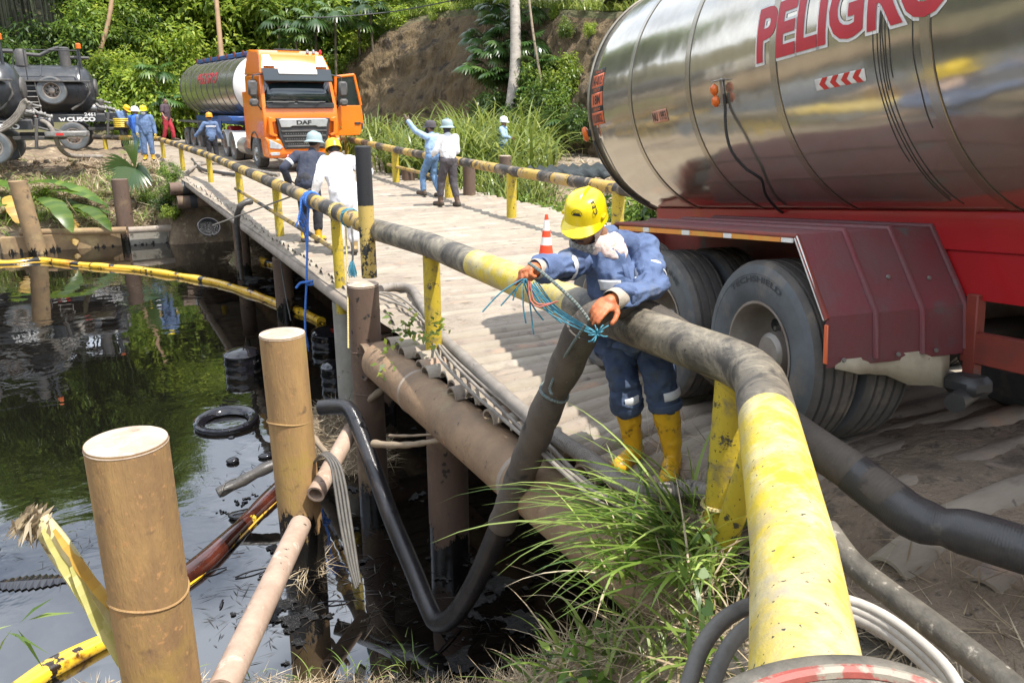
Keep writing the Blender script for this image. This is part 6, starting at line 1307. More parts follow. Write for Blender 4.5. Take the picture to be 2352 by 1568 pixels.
# worker in the white coverall bending at the railing, back to the camera
def white_extra(root, D, L, R):
    m_ = MB(); m_.ball(D['neck'] + Vector((0, -.09, .02)), (.12, .10, .075)); obj('hood', remesh(m_, 'hood', .012, [M['white_cloth']], 2), root)
p = ft(797, 583)
person('worker in a white coverall and yellow hard hat leaning on the railing, seen from behind', p, (0.05, 1.0), 1.72,
       dict(pel=(0, 0, .95), chest=(-.02, .16, 1.24), neck=(-.03, .27, 1.40), head=(-.02, .37, 1.49), shL=(-.21, .20, 1.36), shR=(.18, .20, 1.36), elL=(-.34, .06, 1.12), wrL=(-.40, .10, .93), elR=(.42, .08, 1.20), wrR=(.24, .02, 1.02), knL=(-.11, .0, .5), knR=(.11, 0, .5)), (0, .85, -.5), (0, .5, .86), 'white_cloth', 'white_cloth', 'boot_tan', .30, 'brim', 'hat_amber', 'glove_dark', fat=1.12, extra=white_extra, long_coat=True, neck='skin')
p = ft(716, 556)
def navy_extra(root, D, L, R):
    for q in 'LR':
        m_ = MB(); a, b = D['sh' + q], D['el' + q]; c = a + (b - a) * .55; d = (b - a).normalized(); m_.lathe([(.078, -.025), (.081, -.02), (.081, .02), (.078, .025)], 16, c, d); m_.build('reflective_band', M['reflect'], root)
    m_ = MB(); c = D['shR'] + Vector((-.02, -.074, -.03)); m_.box(c, (.06, .01, .04), bev=.002); m_.build('sleeve_patch', M['plate_orange'], root)
person('worker in dark navy clothes and grey wide brimmed hard hat holding the net pole', p, (0.55, 0.85), 1.74,
       dict(pel=(0, -.03, .93), chest=(.0, .16, 1.22), neck=(.02, .26, 1.40), head=(.05, .33, 1.53), shL=(-.19, .15, 1.36), shR=(.19, .20, 1.34), elL=(-.36, -.04, 1.18), wrL=(-.34, .10, .95), elR=(.16, .02, 1.05), wrR=(-.04, .16, .92), knL=(-.10, .04, .5), knR=(.12, .06, .5)), (.35, .9, -.15), (0, .15, .98), 'navy', 'black_cloth', 'boot_yel', .30, 'full', 'hat_grey', 'glove_dark', curls=(.5, .9), extra=navy_extra, neck='skin')
# the two men walking on the deck
p = ft(995, 452)
person('man in light blue shirt and black cap pointing toward the cliff while walking', p, (-.45, .9), 1.72,
       dict(head=(0, .03, 1.60), elL=(-.34, .20, 1.55), wrL=(-.44, .34, 1.78), elR=(.25, -.08, 1.13), wrR=(.24, .04, .88), knL=(-.10, .22, .52), anL=(-.12, .20, .12), toL=(-.14, .36, .10), knR=(.10, .06, .50), anR=(.10, -.14, .09)), (-.3, .95, 0), (0, 0, 1), 'light_blue', 'jeans', 'boot_brown', .12, 'cap', 'charcoal', 'glove_dark', curls=(.1, .5), mask='black_cloth', belt='black_cloth')
p = ft(1032, 474)
person('man in white shirt, dark trousers and grey wide brimmed hard hat walking away', p, (-.18, 1), 1.78,
       dict(elL=(-.27, .06, 1.15), wrL=(-.20, .28, 1.08), elR=(.25, .04, 1.13), wrR=(.14, .24, 1.05), knL=(-.11, .12, .52), anL=(-.13, .14, .10), knR=(.11, .0, .50), anR=(.14, -.12, .09)), (0, 1, -.05), (0, .02, 1), 'white_cloth', 'charcoal', 'boot_brown', .30, 'full', 'hat_grey', 'skin', neck='navy', belt='black_cloth')
p = atd(493, 388, 29.0); p = (p[0], p[1], gz(p) + .0)
def yoke(root, D, L, R):
    m_ = MB(); m_.box(D['chest'] + Vector((0, -.165, .06)), (.34, .012, .045), bev=.003); m_.build('reflective_band', M['reflect'], root)
person('man in blue work shirt and orange hard hat beside the orange truck, seen from behind', p, (.1, 1), 1.75,
       dict(pel=(0, 0, .93), chest=(.02, .05, 1.26), elL=(-.36, .02, 1.16), wrL=(-.52, .10, .98), elR=(.28, -.02, 1.12), wrR=(.36, .06, .90), anL=(-.10, .0, .09), anR=(.14, -.04, .09)), (.05, .9, -.2), (0, .1, 1), 'work_blue', 'black_cloth', 'boot_yel', .25, 'brim', 'hat_orange', 'skin', extra=yoke)
p = atd(343, 361, 27.5); p = (p[0], p[1], max(gz(p), p[2] - .1))
person('masked worker in blue jacket and yellow hard hat facing the camera by the palm leaves', p, (-.15, -1), 1.74,
       dict(elL=(-.26, -.02, 1.13), wrL=(-.29, .06, .88), elR=(.25, -.02, 1.13), wrR=(.27, .10, .90)), (.1, 1, -.05), (0, 0, 1), 'work_blue', 'work_blue', 'boot_yel', .32, 'brim', 'hat_yel', 'glove_yel', hood='work_blue', mask='white_cloth', fat=1.1)
p = atd(322, 352, 31.0); p = (p[0], p[1], gz(p))
person('man in a white hard hat and bright blue hooded top behind the masked worker', p, (.6, .8), 1.78,
       dict(elL=(-.27, .04, 1.14), wrL=(-.25, .16, .92)), (.8, .6, 0), (0, 0, 1), 'bright_blue', 'jeans', 'boot_brown', .12, 'brim', 'white_cloth', 'skin', fat=1.1)
p = atd(289, 345, 32.6); p = (p[0], p[1], gz(p))
person('worker in a yellow hard hat bowed over the hose at the vacuum truck pump', p, (.75, -.6), 1.72,
       dict(chest=(0, .1, 1.25), neck=(0, .18, 1.42), head=(0, .26, 1.53), elL=(-.22, .12, 1.08), wrL=(-.10, .32, 1.05), elR=(.22, .12, 1.08), wrR=(.06, .34, 1.0)), (0, .8, -.6), (0, .55, .83), 'work_blue', 'black_cloth', 'boot_brown', .15, 'brim', 'hat_amber', 'skin')
p = atd(388, 322, 34.0); p = (p[0], p[1], gz(p) + .25)
person('bareheaded man in a dark tee shirt with red trousers walking on the road', p, (.75, -.5), 1.72,
       dict(elL=(-.28, -.06, 1.14), wrL=(-.27, .06, .90), elR=(.30, .0, 1.14), wrR=(.40, .16, .95), knL=(-.08, .16, .52), anL=(-.1, .2, .1), knR=(.1, -.02, .5), anR=(.1, -.16, .1)), (.2, 1, -.1), (0, 0, 1), 'maroon_cloth', 'red_cloth', 'boot_brown', .1, None, None, 'skin', sleeve=.3, fat=1.12)
p = atd(1156, 380, 25.5); p = (p[0], p[1], gz(p))
person('worker in light blue shirt and white hat half hidden among the tall reeds', p, (.6, -.6), 1.72,
       dict(elR=(.28, .10, 1.2), wrR=(.20, .32, 1.15)), (.3, .9, -.2), (0, 0, 1), 'light_blue', 'jeans', 'boot_brown', .2, 'brim', 'white_cloth', 'skin')

# ------------------------------------------------------------------ the worker tying the hose (main figure)
W = lambda px, py, d: V(atd(px, py, d))
mw = thing('person', 'worker in denim shirt, yellow hard hat and orange gloves tying rope round the hose', 'person', tuple(atd(1497, 1062, 4.78)))
mwi = mw.matrix_world.inverted()
def mp_(o): o.parent = mw; o.matrix_parent_inverse = mwi; return o
def wm(name, mb, voxel, mats, it=2, wrk=None): return mp_(obj(name, remesh(mb, name, voxel, mats, it, wrk)))
pel, hiL, hiR = W(1452, 778, 4.72), W(1412, 790, 4.74), W(1494, 782, 4.66)
knL, knR = W(1434, 896, 4.62), W(1521, 886, 4.52); anL, anR = W(1456, 1028, 4.77), W(1546, 1046, 4.62)
chest, neck = W(1408, 640, 4.58), W(1398, 556, 4.50); head = W(1345, 514, 4.40)
shL, shR = W(1338, 590, 4.50), W(1474, 572, 4.64)
elL, wrL = W(1284, 618, 4.30), W(1234, 618, 4.14)
elR, wrR = W(1502, 656, 4.40), W(1408, 688, 4.06)
hUp = (Vector(UPV) * .80 - Vector(FW) * .62 - Vector(RT) * .10).normalized()
hF = (-Vector(UPV) * .60 - Vector(FW) * .72 - Vector(RT) * .42); hF = (hF - hUp * hF.dot(hUp)).normalized()
m_ = MB(); m_.capsule(pel, chest, .11, .125); m_.capsule(chest, neck, .12, .055); m_.capsule(neck, head, .055, .055)
for a, b, c in ((shL, elL, wrL), (shR, elR, wrR)): m_.capsule(neck, a, .06, .055); m_.capsule(a, b, .05, .042); m_.capsule(b, c, .042, .03)
for a, b, c in ((hiL, knL, anL), (hiR, knR, anR)): m_.capsule(a, b, .085, .055); m_.capsule(b, c, .055, .038)
R, L = head_prims(m_, head, hF, hUp); wm('body', m_, .009, [M['skin']], 1)
m_ = MB()
for s_ in (1, -1): m_.ball(L(s_ * .031, .089, .014), (.014, .008, .007), 10, rot=R)
mp_(m_.build('eyes', M['letter_black'])); m_ = MB(); m_.ball(L(0, .097, -.056), (.024, .007, .006), 10, rot=R); mp_(m_.build('mouth', M['maroon_cloth']))
def fold(amp, fr, ax, seed=3):
    A = np.array(ax)
    def g(co, no):
        q = co - (co @ A)[:, None] * A * .55; n_ = fbm(q * fr, 3, seed); return amp * (1 - np.abs(n_) * 2.0)
    return g
Vn = lambda v: tuple(v.normalized())
m_ = MB()
dn = pel - chest
m_.capsule(chest + dn * .05, chest + dn * .85, .158, .150, 16, flat=1.2, up=Vn(Vector(-RT))); m_.capsule(chest - dn * .35, chest + dn * .3, .115, .155, 16, flat=1.3, up=Vn(Vector(-RT)))
m_.capsule(shL, shR, .070, .074); m_.capsule(neck + Vector((0, 0, -.06)), neck, .10, .08); m_.capsule(neck, shL, .07, .074); m_.capsule(neck, shR, .07, .078)
m_.capsule(shL, elL, .080, .066); m_.capsule(elL, elL + (wrL - elL) * .85, .066, .056); m_.capsule(shR, elR, .086, .074); m_.capsule(elR, elR + (wrR - elR) * .80, .074, .056)
def shirt_w(co, no):
    a1 = fbm(co * np.array([9, 9, 4.2]), 3, 4); a2 = fbm(co * np.array([5, 5, 17]), 2, 9); arm = sstep(.22, .36, np.linalg.norm(co - np.array(chest), axis=1))
    return .020 * (1 - np.abs(a1) * 2.2) * (1 - arm * .6) + arm * .020 * (1 - np.abs(a2) * 2.2)
wm('shirt', m_, .008, [M['denim']], 1, shirt_w)
# collar, placket, pockets, reflective sleeve bands
tF = -Vector(FW); upc = (neck - pel).normalized(); rc = (shR - shL).normalized(); fcn = rc.cross(upc).normalized()
if fcn.dot(tF) < 0: fcn = -fcn
def onchest(u, v, lift=0.0):
    """point on the chest front: u right, v up from chest centre (metres)"""
    r_ = .168; z_ = sqrt(max(.0004, r_ * r_ - (u * .8) ** 2)); return chest + rc * u + upc * v + fcn * (z_ + lift)
def chest_patch(name, u0, u1, v0, v1, mat, lift, th=.006, n=6, tilt=0.0):
    vs = []; 
    for j in range(n):
        for i in range(n): u = u0 + (u1 - u0) * i / (n - 1); v = v0 + (v1 - v0) * j / (n - 1) + tilt * (u - u0); vs.append(onchest(u, v, lift + .002 * sin(i * 2.1 + j)))
    mb = MB(); mb.add(vs, [(j * n + i, j * n + i + 1, (j + 1) * n + i + 1, (j + 1) * n + i) for j in range(n - 1) for i in range(n - 1)]); o = mp_(mb.build(name, M[mat])); md = o.modifiers.new('s', 'SOLIDIFY'); md.thickness = th; md.offset = 0; return o
chest_patch('placket', -.018, .018, -.26, .12, 'denim', .012)
for nm, u0, u1 in (('pocket', -.155, -.055), ('pocket', .045, .165)):
    chest_patch(nm, u0, u1, -.10, .02, 'denim', .012, tilt=-.06 if u0 < 0 else .03); chest_patch('pocket_flap', u0 - .004, u1 + .004, -.022, .038, 'reflect', .021, tilt=-.06 if u0 < 0 else .03)
def band(name, a, b, t_, r, wd, mat, flat=1.0):
    c = a + (b - a) * t_; d = (b - a).normalized(); mb = MB(); mb.lathe([(r, -wd), (r + .004, -wd * .8), (r + .005, 0), (r + .004, wd * .8), (r, wd)], 26, c, d); o = mb.mesh(name, [M[mat]], 60)
    for v in o.vertices: v.co += Vector(fbm(np.array([[v.co.x * 22, v.co.y * 22, v.co.z * 22]]), 2)[0] * .006 * (v.co - c).normalized())
    return mp_(obj(name, o))
band('reflective_band', shR, elR, .72, .083, .028, 'reflect'); band('reflective_band', shL, elL, .78, .078, .024, 'reflect')
band('shirt_cuff', elR, wrR, .74, .064, .030, 'denim'); band('shirt_cuff', elL, wrL, .78, .062, .026, 'denim')
# trousers, reflective bands, boots
m_ = MB(); m_.capsule(hiL, hiR, .118, .118); m_.capsule(pel, pel + dn * -.25, .13, .14, flat=1.15)
m_.capsule(hiL, knL, .104, .080); m_.capsule(knL, knL + (anL - knL) * .22, .090, .088); m_.capsule(hiR, knR, .104, .082); m_.capsule(knR, knR + (anR - knR) * .20, .092, .090)
wm('trousers', m_, .010, [M['denim_dark']], 2, lambda co, no: .018 * (1 - np.abs(fbm(co * np.array([7, 7, 10]), 3, 12)) * 2.1))
for kn, an in ((knL, anL), (knR, anR)):
    c = kn + (an - kn) * .10; mb = MB(); mb.lathe([(.088, -.026), (.096, -.02), (.097, .016), (.09, .024)], 24, c, (an - kn), arc=pi * 1.2, xf=None); o = mb.mesh('reflective_band', [M['reflect']], 60); mp_(obj('reflective_band', o))
    c = kn + (an - kn) * .26; mb = MB(); mb.lathe([(.088, -.02), (.098, -.014), (.10, .01), (.094, .024), (.08, .028)], 24, c, (an - kn)); mp_(mb.build('trouser_cuff', M['denim_dark']))
for kn, an, tox in ((knL, anL, W(1424, 1052, 4.62)), (knR, anR, W(1536, 1082, 4.42))):
    up_ = (kn - an).normalized(); m_ = MB(); to = tox; to = Vector((to.x, to.y, an.z - .045))
    m_.capsule(an + up_ * .30, an + up_ * .05, .080, .056); m_.capsule(an + up_ * .06, an - Vector((0, 0, .03)), .057, .052); m_.capsule(an - Vector((0, 0, .035)), to, .052, .046); m_.capsule(an - (to - an) * .25 - Vector((0, 0, .035)), an - Vector((0, 0, .02)), .046, .052)
    b_ = wm('boot', m_, .008, [M['boot_yel']], 1, lambda co, no: .006 * (1 - np.abs(fbm(co * 11, 3, 2)) * 1.8))
    d_ = to - an; mb = MB(); mb.capsule(an - d_ * .30 - Vector((0, 0, .068)), to + d_ * .06 - Vector((0, 0, .022)), .050, .047, 12); o = obj('sole', remesh(mb, 'sole', .009, [M['sole']], 1)); o.parent = b_; o.matrix_parent_inverse = mwi
    mb = MB(); mb.lathe([(.078, -.008), (.082, 0), (.078, .008)], 24, an + up_ * .30, up_); o = mb.build('boot_rim', M['boot_yel']); o.parent = b_; o.matrix_parent_inverse = mwi
# scarf hood and bandana
m_ = MB(); m_.ball(head - hF * .018 - hUp * .035, (.092, .100, .112), rot=R); m_.capsule(head - hUp * .09 - hF * .04, neck + Vector((0, 0, -.02)) , .078, .095); m_.capsule(head - hUp * .10 + hF * .01, neck + fcn * .06 + Vector((0, 0, -.05)), .07, .075)
hood = remesh(m_, 'scarf_hood', .008, [M['scarf']], 1, lambda co, no: .007 * (1 - np.abs(fbm(co * 12, 3, 7)) * 1.9))
bm = bmesh.new(); bm.from_mesh(hood)
kill = [f for f in bm.faces if (f.calc_center_median() - head).dot(hF) > .045 and abs((f.calc_center_median() - head).dot(hF.cross(hUp))) < .068 and -.085 < (f.calc_center_median() - head).dot(hUp) < .09]
bmesh.ops.delete(bm, geom=kill, context='FACES'); bm.to_mesh(hood); bm.free(); mp_(obj('scarf_hood', hood))
m_ = MB(); m_.lathe([(.088, -.03), (.094, -.012), (.092, .012), (.084, .028)], 30, head - hUp * .105 + hF * .012, hUp); o = m_.mesh('bandana', [M['scarf_dark']], 60); mp_(obj('bandana', o))
# hard hat with print
hat = hat_mesh('brim').build('hard_hat', M['hat_yel']); hc = head + hUp * .045; xx = hF.cross(hUp).normalized()
hat.matrix_world = frame(hc, xx * .98, hF * .96, hUp * .98); hat.parent = mw; hat.matrix_parent_inverse = mwi
def onhat(az, el, lift=.003):
    return Vector((.118 * cos(az) * cos(el) ** .7, .142 * sin(az) * cos(el) ** .7 - .005, .012 + .138 * sin(el) ** .8 if el > 0 else .01)) * (1 + lift / .13)
text_obj('hat_lettering', 'C.E.E', .085, .026, lambda u, v, w: onhat(radians(148) - v / .13, radians(18) + u / .13, .005), M['letter_black'], hat, .03)
m_ = MB(); E_ = [(-.03, 0), (.03, 0), (.03, .004), (.022, .008), (.022, .022), (.016, .012), (.010, .024), (.004, .012), (-.004, .022), (-.010, .012), (-.016, .024), (-.022, .01), (-.03, .004)]
m_.add([onhat(radians(90) - u / .13, radians(20) + v / .13, .004) for u, v in E_], [tuple(range(len(E_)))]); m_.tube([onhat(radians(90) - .036 * cos(a) / .13, radians(20) + (.002 + .034 * sin(a)) / .13, .003) for a in np.linspace(.1, pi - .1, 12)], .0014, 5); m_.build('hat_emblem', M['letter_black'], hat)
m_ = MB()
for s_ in (1, -1): m_.box((s_ * .118, .02, .03), (.014, .05, .018), bev=.004)
m_.build('hat_slot', M['hat_yel'], hat)
# gloved hands
camv = -Vector(FW)
gl = put_hand('glove', mw, (0, 0, 0), (0, 1, 0), (0, 0, 1), 1, 'glove', (1.0, 1.05, 1.05, 1.0), 1.18, 1.0, .005, 'gripL')
def hand_world(o, pos, d, back, sc=1.12):
    d = Vector(d).normalized(); b = Vector(back); b = (b - d * b.dot(d)).normalized(); x = d.cross(b); o.parent = mw; o.matrix_parent_inverse = mwi; o.matrix_basis = frame(pos, x * sc, d * sc, b * sc)
hand_world(gl, wrL + (wrL - elL).normalized() * .0, (W(1202, 622, 4.06) - wrL), -Vector(RT) * .7 + Vector(UPV) * .5 + camv * .6)
gr_ = put_hand('glove', mw, (0, 0, 0), (0, 1, 0), (0, 0, 1), -1, 'glove', (.22, .34, .42, .46), 1.15, 1.0, .005, 'gripR')
hand_world(gr_, wrR, (W(1332, 742, 3.90) - wrR), Vector(UPV) * .55 + camv * .8 - Vector(RT) * .1)
band('glove_cuff', elR, wrR, .93, .050, .055, 'glove_cuff'); band('glove_cuff', elL, wrL, .95, .046, .035, 'glove_cuff')
# the rope in the gloves and its frayed strands
pts = [tuple(W(1214, 604, 4.0)), tuple(W(1240, 622, 3.98)), tuple(W(1285, 660, 3.96)), tuple(W(1328, 702, 3.96)), tuple(W(1352, 735, 3.97))]
rope('grey green rope stretched between the gloves of the kneeling worker', pts, .0085, 'rope_grey', .03)
m_ = MB(); q0 = (1206, 640)
for i, (ex, ey) in enumerate(((1108, 716), (1150, 702), (1226, 768), (1208, 742), (1290, 742), (1310, 748), (1178, 690), (1248, 735), (1330, 752), (1270, 720))):
    d_ = 4.02 + .02 * (i % 3); mid = ((q0[0] + ex) / 2 + rng.uniform(-10, 10), (q0[1] + ey) / 2 + (-6 if ex < 1180 else 10))
    m_.tube(spline([tuple(W(q0[0] + rng.uniform(-6, 6), q0[1], d_)), tuple(W(*mid, d_ + .01)), tuple(W(ex, ey, d_ + .03))], .03), .0042, 5)
tag(m_.build('frayed_rope', M['rope_teal']), 'frayed teal rope strands hanging from the raised orange glove', 'rope')
m_ = MB()
for i in range(8):
    a, b = rng.uniform(-14, 14), rng.uniform(-12, 12); m_.tube(spline([tuple(W(1222 + a, 655 + b, 4.0)), tuple(W(1260 + a, 710 + b * 1.4, 4.01)), tuple(W(1310 + a, 742 + b, 4.0)), tuple(W(1368 + a * .4, 768 + b * .5, 4.0))], .03), .003, 5)
tag(m_.build('frayed_rope', M['rope_teal']), 'teal rope strands drooping between the two gloves in front of the yellow rail', 'rope')
m_ = MB()
for i in range(2): a = rng.uniform(-5, 5); m_.tube(spline([tuple(W(1212 + a, 645, 3.99)), tuple(W(1216 + a * 2, 690, 4.0)), tuple(W(1240 + 8 * i, 705 - 6 * i, 3.99)), tuple(W(1278 + 4 * i, 692, 3.98))], .03), .004, 5)
tag(m_.build('frayed_rope', M['rope_red']), 'few pink rope strands among the teal frayed strands', 'rope')
m_ = MB()
for i in range(14):
    a, b = rng.uniform(-22, 28), rng.uniform(-14, 18); m_.tube(spline([tuple(W(1372, 766, 3.97)), tuple(W(1372 + a * .6, 766 + b, 3.95)), tuple(W(1372 + a, 764 + b * 1.3, 3.96))], .02), .0035, 5)
tag(m_.build('frayed_rope', M['rope_teal']), 'tuft of teal rope knotted under the lower orange glove', 'rope')
# ------------------------------------------------------------------ plants
def unit(a): return a / np.maximum(1e-9, np.linalg.norm(a, axis=-1, keepdims=True))
def leaf_quads(P, D, N, L, W, fold=0.12, droop=0.15):
    R_ = unit(np.cross(D, N)); L = L[:, None]; W = W[:, None]
    a = P; b = P + D * L * .42 + R_ * W * .5 + N * W * fold; c = P + D * L - np.array([0, 0, 1]) * L * droop; d = P + D * L * .42 - R_ * W * .5 + N * W * fold
    Vx = np.stack([a, b, c, d], 1).reshape(-1, 3); n = len(P); return Vx, np.arange(4 * n).reshape(n, 4)
def rdir(rg, n): return unit(rg.standard_normal((n, 3)))
def crown_mesh(name, mat, rx, rz, ncl, nl, L, W, seed, shell=.35, csize=.30, flat=.8, droop=.25):
    rg = np.random.default_rng(seed); c = rdir(rg, ncl) * (shell + (1 - shell) * rg.random((ncl, 1)) ** .6)
    c[:, 2] = np.where(c[:, 2] < -.55, -.55, c[:, 2]); c = c * np.array([rx, rx, rz]) * (1 + .22 * rg.standard_normal((ncl, 1)) * .6)
    cr = csize * rx * (.6 + .8 * rg.random(ncl)); idx = np.repeat(np.arange(ncl), nl); n = len(idx)
    o = rdir(rg, n) * rg.random((n, 1)) ** .45; o[:, 2] *= flat; P = c[idx] + o * cr[idx][:, None]
    D = unit(o + .6 * rdir(rg, n) + np.array([0, 0, -.15])); N = unit(np.array([0, 0, 1.0]) + .55 * rdir(rg, n) + .3 * o)
    Vx, F = leaf_quads(P, D, N, L * (.6 + .8 * rg.random(n)), W * (.6 + .8 * rg.random(n)), .15, droop)
    cl = rg.random(ncl)[idx]; return np_mesh(name, Vx, F, M[mat], np.clip(.35 * cl + .65 * rg.random(n), 0, 1))
def strip_mesh(parts, mat, name):
    Vs, Fs, Rs, o = [], [], [], 0
    for (Vx, F, r) in parts: Vs.append(Vx); Fs.append(F + o); Rs.append(r); o += len(Vx)
    return np_mesh(name, np.concatenate(Vs), np.concatenate(Fs), M[mat], np.concatenate(Rs), smooth=False)
def blades(rg, base, n, L, W, e0=(55, 88), bend=(30, 120), spread=0.1, az=None, seg=6, tipw=.02, twist=.3):
    """curved grass blades: n strips; base (3,), L (lo,hi)"""
    a = rg.uniform(0, 2 * pi, n) if az is None else np.radians(rg.uniform(az[0], az[1], n)); el = np.radians(rg.uniform(*e0, n)); k = np.radians(rg.uniform(*bend, n)); Ls = rg.uniform(*L, n); Ws = rg.uniform(*W, n)
    p = np.array(base)[None, :] + np.stack([spread * rg.standard_normal(n), spread * rg.standard_normal(n), np.zeros(n)], -1) if np.ndim(base) == 1 else np.array(base)
    h = np.stack([np.cos(a), np.sin(a), 0 * a], -1); sd = np.stack([-np.sin(a), np.cos(a), 0 * a], -1); tw = rg.uniform(-twist, twist, n)
    V_ = []; cur = p.copy()
    for j in range(seg + 1):
        t = j / seg; w = Ws * (1 - t ** 1.8) * (.55 + .45 * min(1, t * 4)) + tipw * Ws
        e = el - k * t ** 1.3; side = unit(sd + (tw * t)[:, None] * np.array([0, 0, 1])); V_.append(cur - side * w[:, None] / 2); V_.append(cur + side * w[:, None] / 2)
        cur = cur + (h * np.cos(e)[:, None] + np.array([0, 0, 1]) * np.sin(e)[:, None]) * (Ls / seg)[:, None]
    Vx = np.stack(V_, 1).reshape(-1, 3); m = 2 * (seg + 1); q = np.array([[2 * j, 2 * j + 1, 2 * j + 3, 2 * j + 2] for j in range(seg)])
    F = (np.arange(n)[:, None, None] * m + q[None]).reshape(-1, 4); return Vx, F, np.repeat(rg.random(n), seg)
def fan_leaf(rg, hub, d, up, R_, nseg=16, arc=260, droop=.5, open_=1.0):
    """palmate leaf: strips radiating from the hub in the plane (d, side)"""
    d = np.array(d, float) / np.linalg.norm(d); side = np.cross(d, up); side /= np.linalg.norm(side); nrm = np.cross(side, d); Vs, Fs, o = [], [], 0
    for i in range(nseg):
        a = radians(-arc / 2 + arc * i / (nseg - 1)); v = d * cos(a) + side * sin(a); t_ = -d * sin(a) + side * cos(a); L = R_ * (1 - .25 * (abs(a) / pi) ** 2) * rg.uniform(.9, 1.05); hw = R_ * radians(arc) / nseg * .42
        for r, w in ((.0, .10), (.35, .75), (.68, .8), (1.0, .06)):
            c = np.array(hub) + v * L * r - np.array([0, 0, 1]) * L * droop * r ** 2.2 + nrm * .10 * L * r * (1 - r); wv = t_ * hw * w * (.5 + r if r < .5 else 1) * open_ + nrm * hw * w * .25
            Vs += [c - wv, c + wv]
        Fs += [[o + 2 * j, o + 2 * j + 1, o + 2 * j + 3, o + 2 * j + 2] for j in range(3)]; o += 8
    return np.array(Vs), np.array(Fs), np.full(len(Fs), rg.random())
def fan_palm_mesh(seed, n=9, R_=.65, pet=.8, el=(10, 75), mat='palm'):
    rg = np.random.default_rng(seed); P = []; stems = MB()
    for i in range(n):
        az = 2 * pi * i / n + rg.uniform(-.3, .3); e = radians(rg.uniform(*el)); L = pet * rg.uniform(.7, 1.2); d = np.array([cos(az) * cos(e), sin(az) * cos(e), sin(e)]); hub = d * L + np.array([0, 0, -.12 * L])
        ld = np.array([cos(az) * cos(e - .6), sin(az) * cos(e - .6), sin(e - .6)]); P.append(fan_leaf(rg, hub, ld, (0, 0, 1) if abs(ld[2]) < .9 else (cos(az), sin(az), 0), R_ * rg.uniform(.8, 1.15), 16, 250, rg.uniform(.3, .7)))
        a = np.array([0, 0, 0]); sd = unit(np.cross(d, [0, 0, 1])) * .012; P.append((np.array([a - sd, a + sd, hub + sd * .7, hub - sd * .7]), np.array([[0, 1, 2, 3]]), np.array([.6])))
    return strip_mesh(P, mat, 'fan_leaves')
M['litter'] = leafm('litter', (0.006, 0.006, 0.006), (0.014, 0.013, 0.011), (0.07, 0.055, 0.04), 0.3, 0.05)
FARG = lambda px, d: (lambda p: (p[0], p[1], float(terrain(p[0], p[1], False))))(atd(px, 300, d))
def trunk_mesh(h, r0, r1, seed, limbs=5, mat='bark'):
    rg = np.random.default_rng(seed); m_ = MB(); pts = [(0.12 * h * .1 * sin(k * .9 + seed), .1 * h * .1 * cos(k * .7), h * k / 9 - .2) for k in range(10)]; m_.tube(pts, [r0 + (r1 - r0) * k / 9 for k in range(10)], 10)
    for i in range(limbs):
        k = 4 + i % 5; a = rg.uniform(0, 2 * pi); L = h * rg.uniform(.25, .4); p = np.array(pts[k]); m_.tube([tuple(p + np.array([cos(a) * L * t * .8, sin(a) * L * t * .8, L * t * .8 + .1 * t * t])) for t in np.linspace(0, 1, 5)], [r1 * 1.1 * (1 - .8 * t) for t in np.linspace(0, 1, 5)], 7)
    return m_.mesh('trunk', [M[mat]], 60)
CR = {'bright': [crown_mesh('crown', 'leaf_bright', 2.4, 2.6, 70, 85, .34, .17, 20 + k) for k in range(3)], 'mid': [crown_mesh('crown', 'leaf_mid', 2.4, 2.8, 70, 80, .32, .15, 30 + k) for k in range(3)],
      'dark': [crown_mesh('crown', 'leaf_dark', 2.4, 2.8, 70, 80, .34, .16, 40 + k) for k in range(2)], 'bamboo': [crown_mesh('crown', 'leaf_bamboo', 2.2, 4.2, 90, 80, .42, .055, 50 + k, .2, .26, 1.5, .5) for k in range(3)]}
BU = {'bright': [crown_mesh('foliage', 'leaf_bright', 1.0, .9, 36, 60, .17, .085, 60 + k, .3, .32) for k in range(3)], 'mid': [crown_mesh('foliage', 'leaf_mid', 1.0, .9, 36, 60, .16, .075, 65 + k, .3, .32) for k in range(3)], 'dark': [crown_mesh('foliage', 'leaf_dark', 1.0, .95, 36, 60, .18, .09, 70 + k, .3, .32) for k in range(2)]}
TRK = [trunk_mesh(5.0, .16, .07, k) for k in range(3)]
def tree(kind, pos, h, label, group, sc=None, name='tree'):
    s_ = h / 7.0 if sc is None else sc; t_ = thing(name, label, 'tree', Matrix.Translation(pos) @ Matrix.Rotation(rng.uniform(0, 6.28), 4, 'Z') @ Matrix.Scale(s_, 4), group)
    obj('trunk', TRK[int(rng.integers(0, 3))], t_); c = obj('crown', CR[kind][int(rng.integers(0, len(CR[kind])))], t_); c.location = (0, 0, 4.4 if kind != 'bamboo' else 5.0); return t_
STEM = MB(); 
for a in np.linspace(0, 5.5, 6): STEM.tube([(0, 0, -.9), (.15 * cos(a), .15 * sin(a), -.3), (.4 * cos(a), .4 * sin(a), .3)], [.03, .022, .01], 5)
STEM = STEM.mesh('stem', [M['bark']], 60)
def bush(kind, pos, r, label, group, hs=1.0, name='shrub'):
    t_ = thing(name, label, 'shrub', Matrix.Translation((pos[0], pos[1], pos[2] + .75 * r * hs)) @ Matrix.Rotation(rng.uniform(0, 6.28), 4, 'Z') @ Matrix.Diagonal((r, r, r * hs, 1)), group)
    obj('stem', STEM, t_); obj('foliage', BU[kind][int(rng.integers(0, len(BU[kind])))], t_); return t_
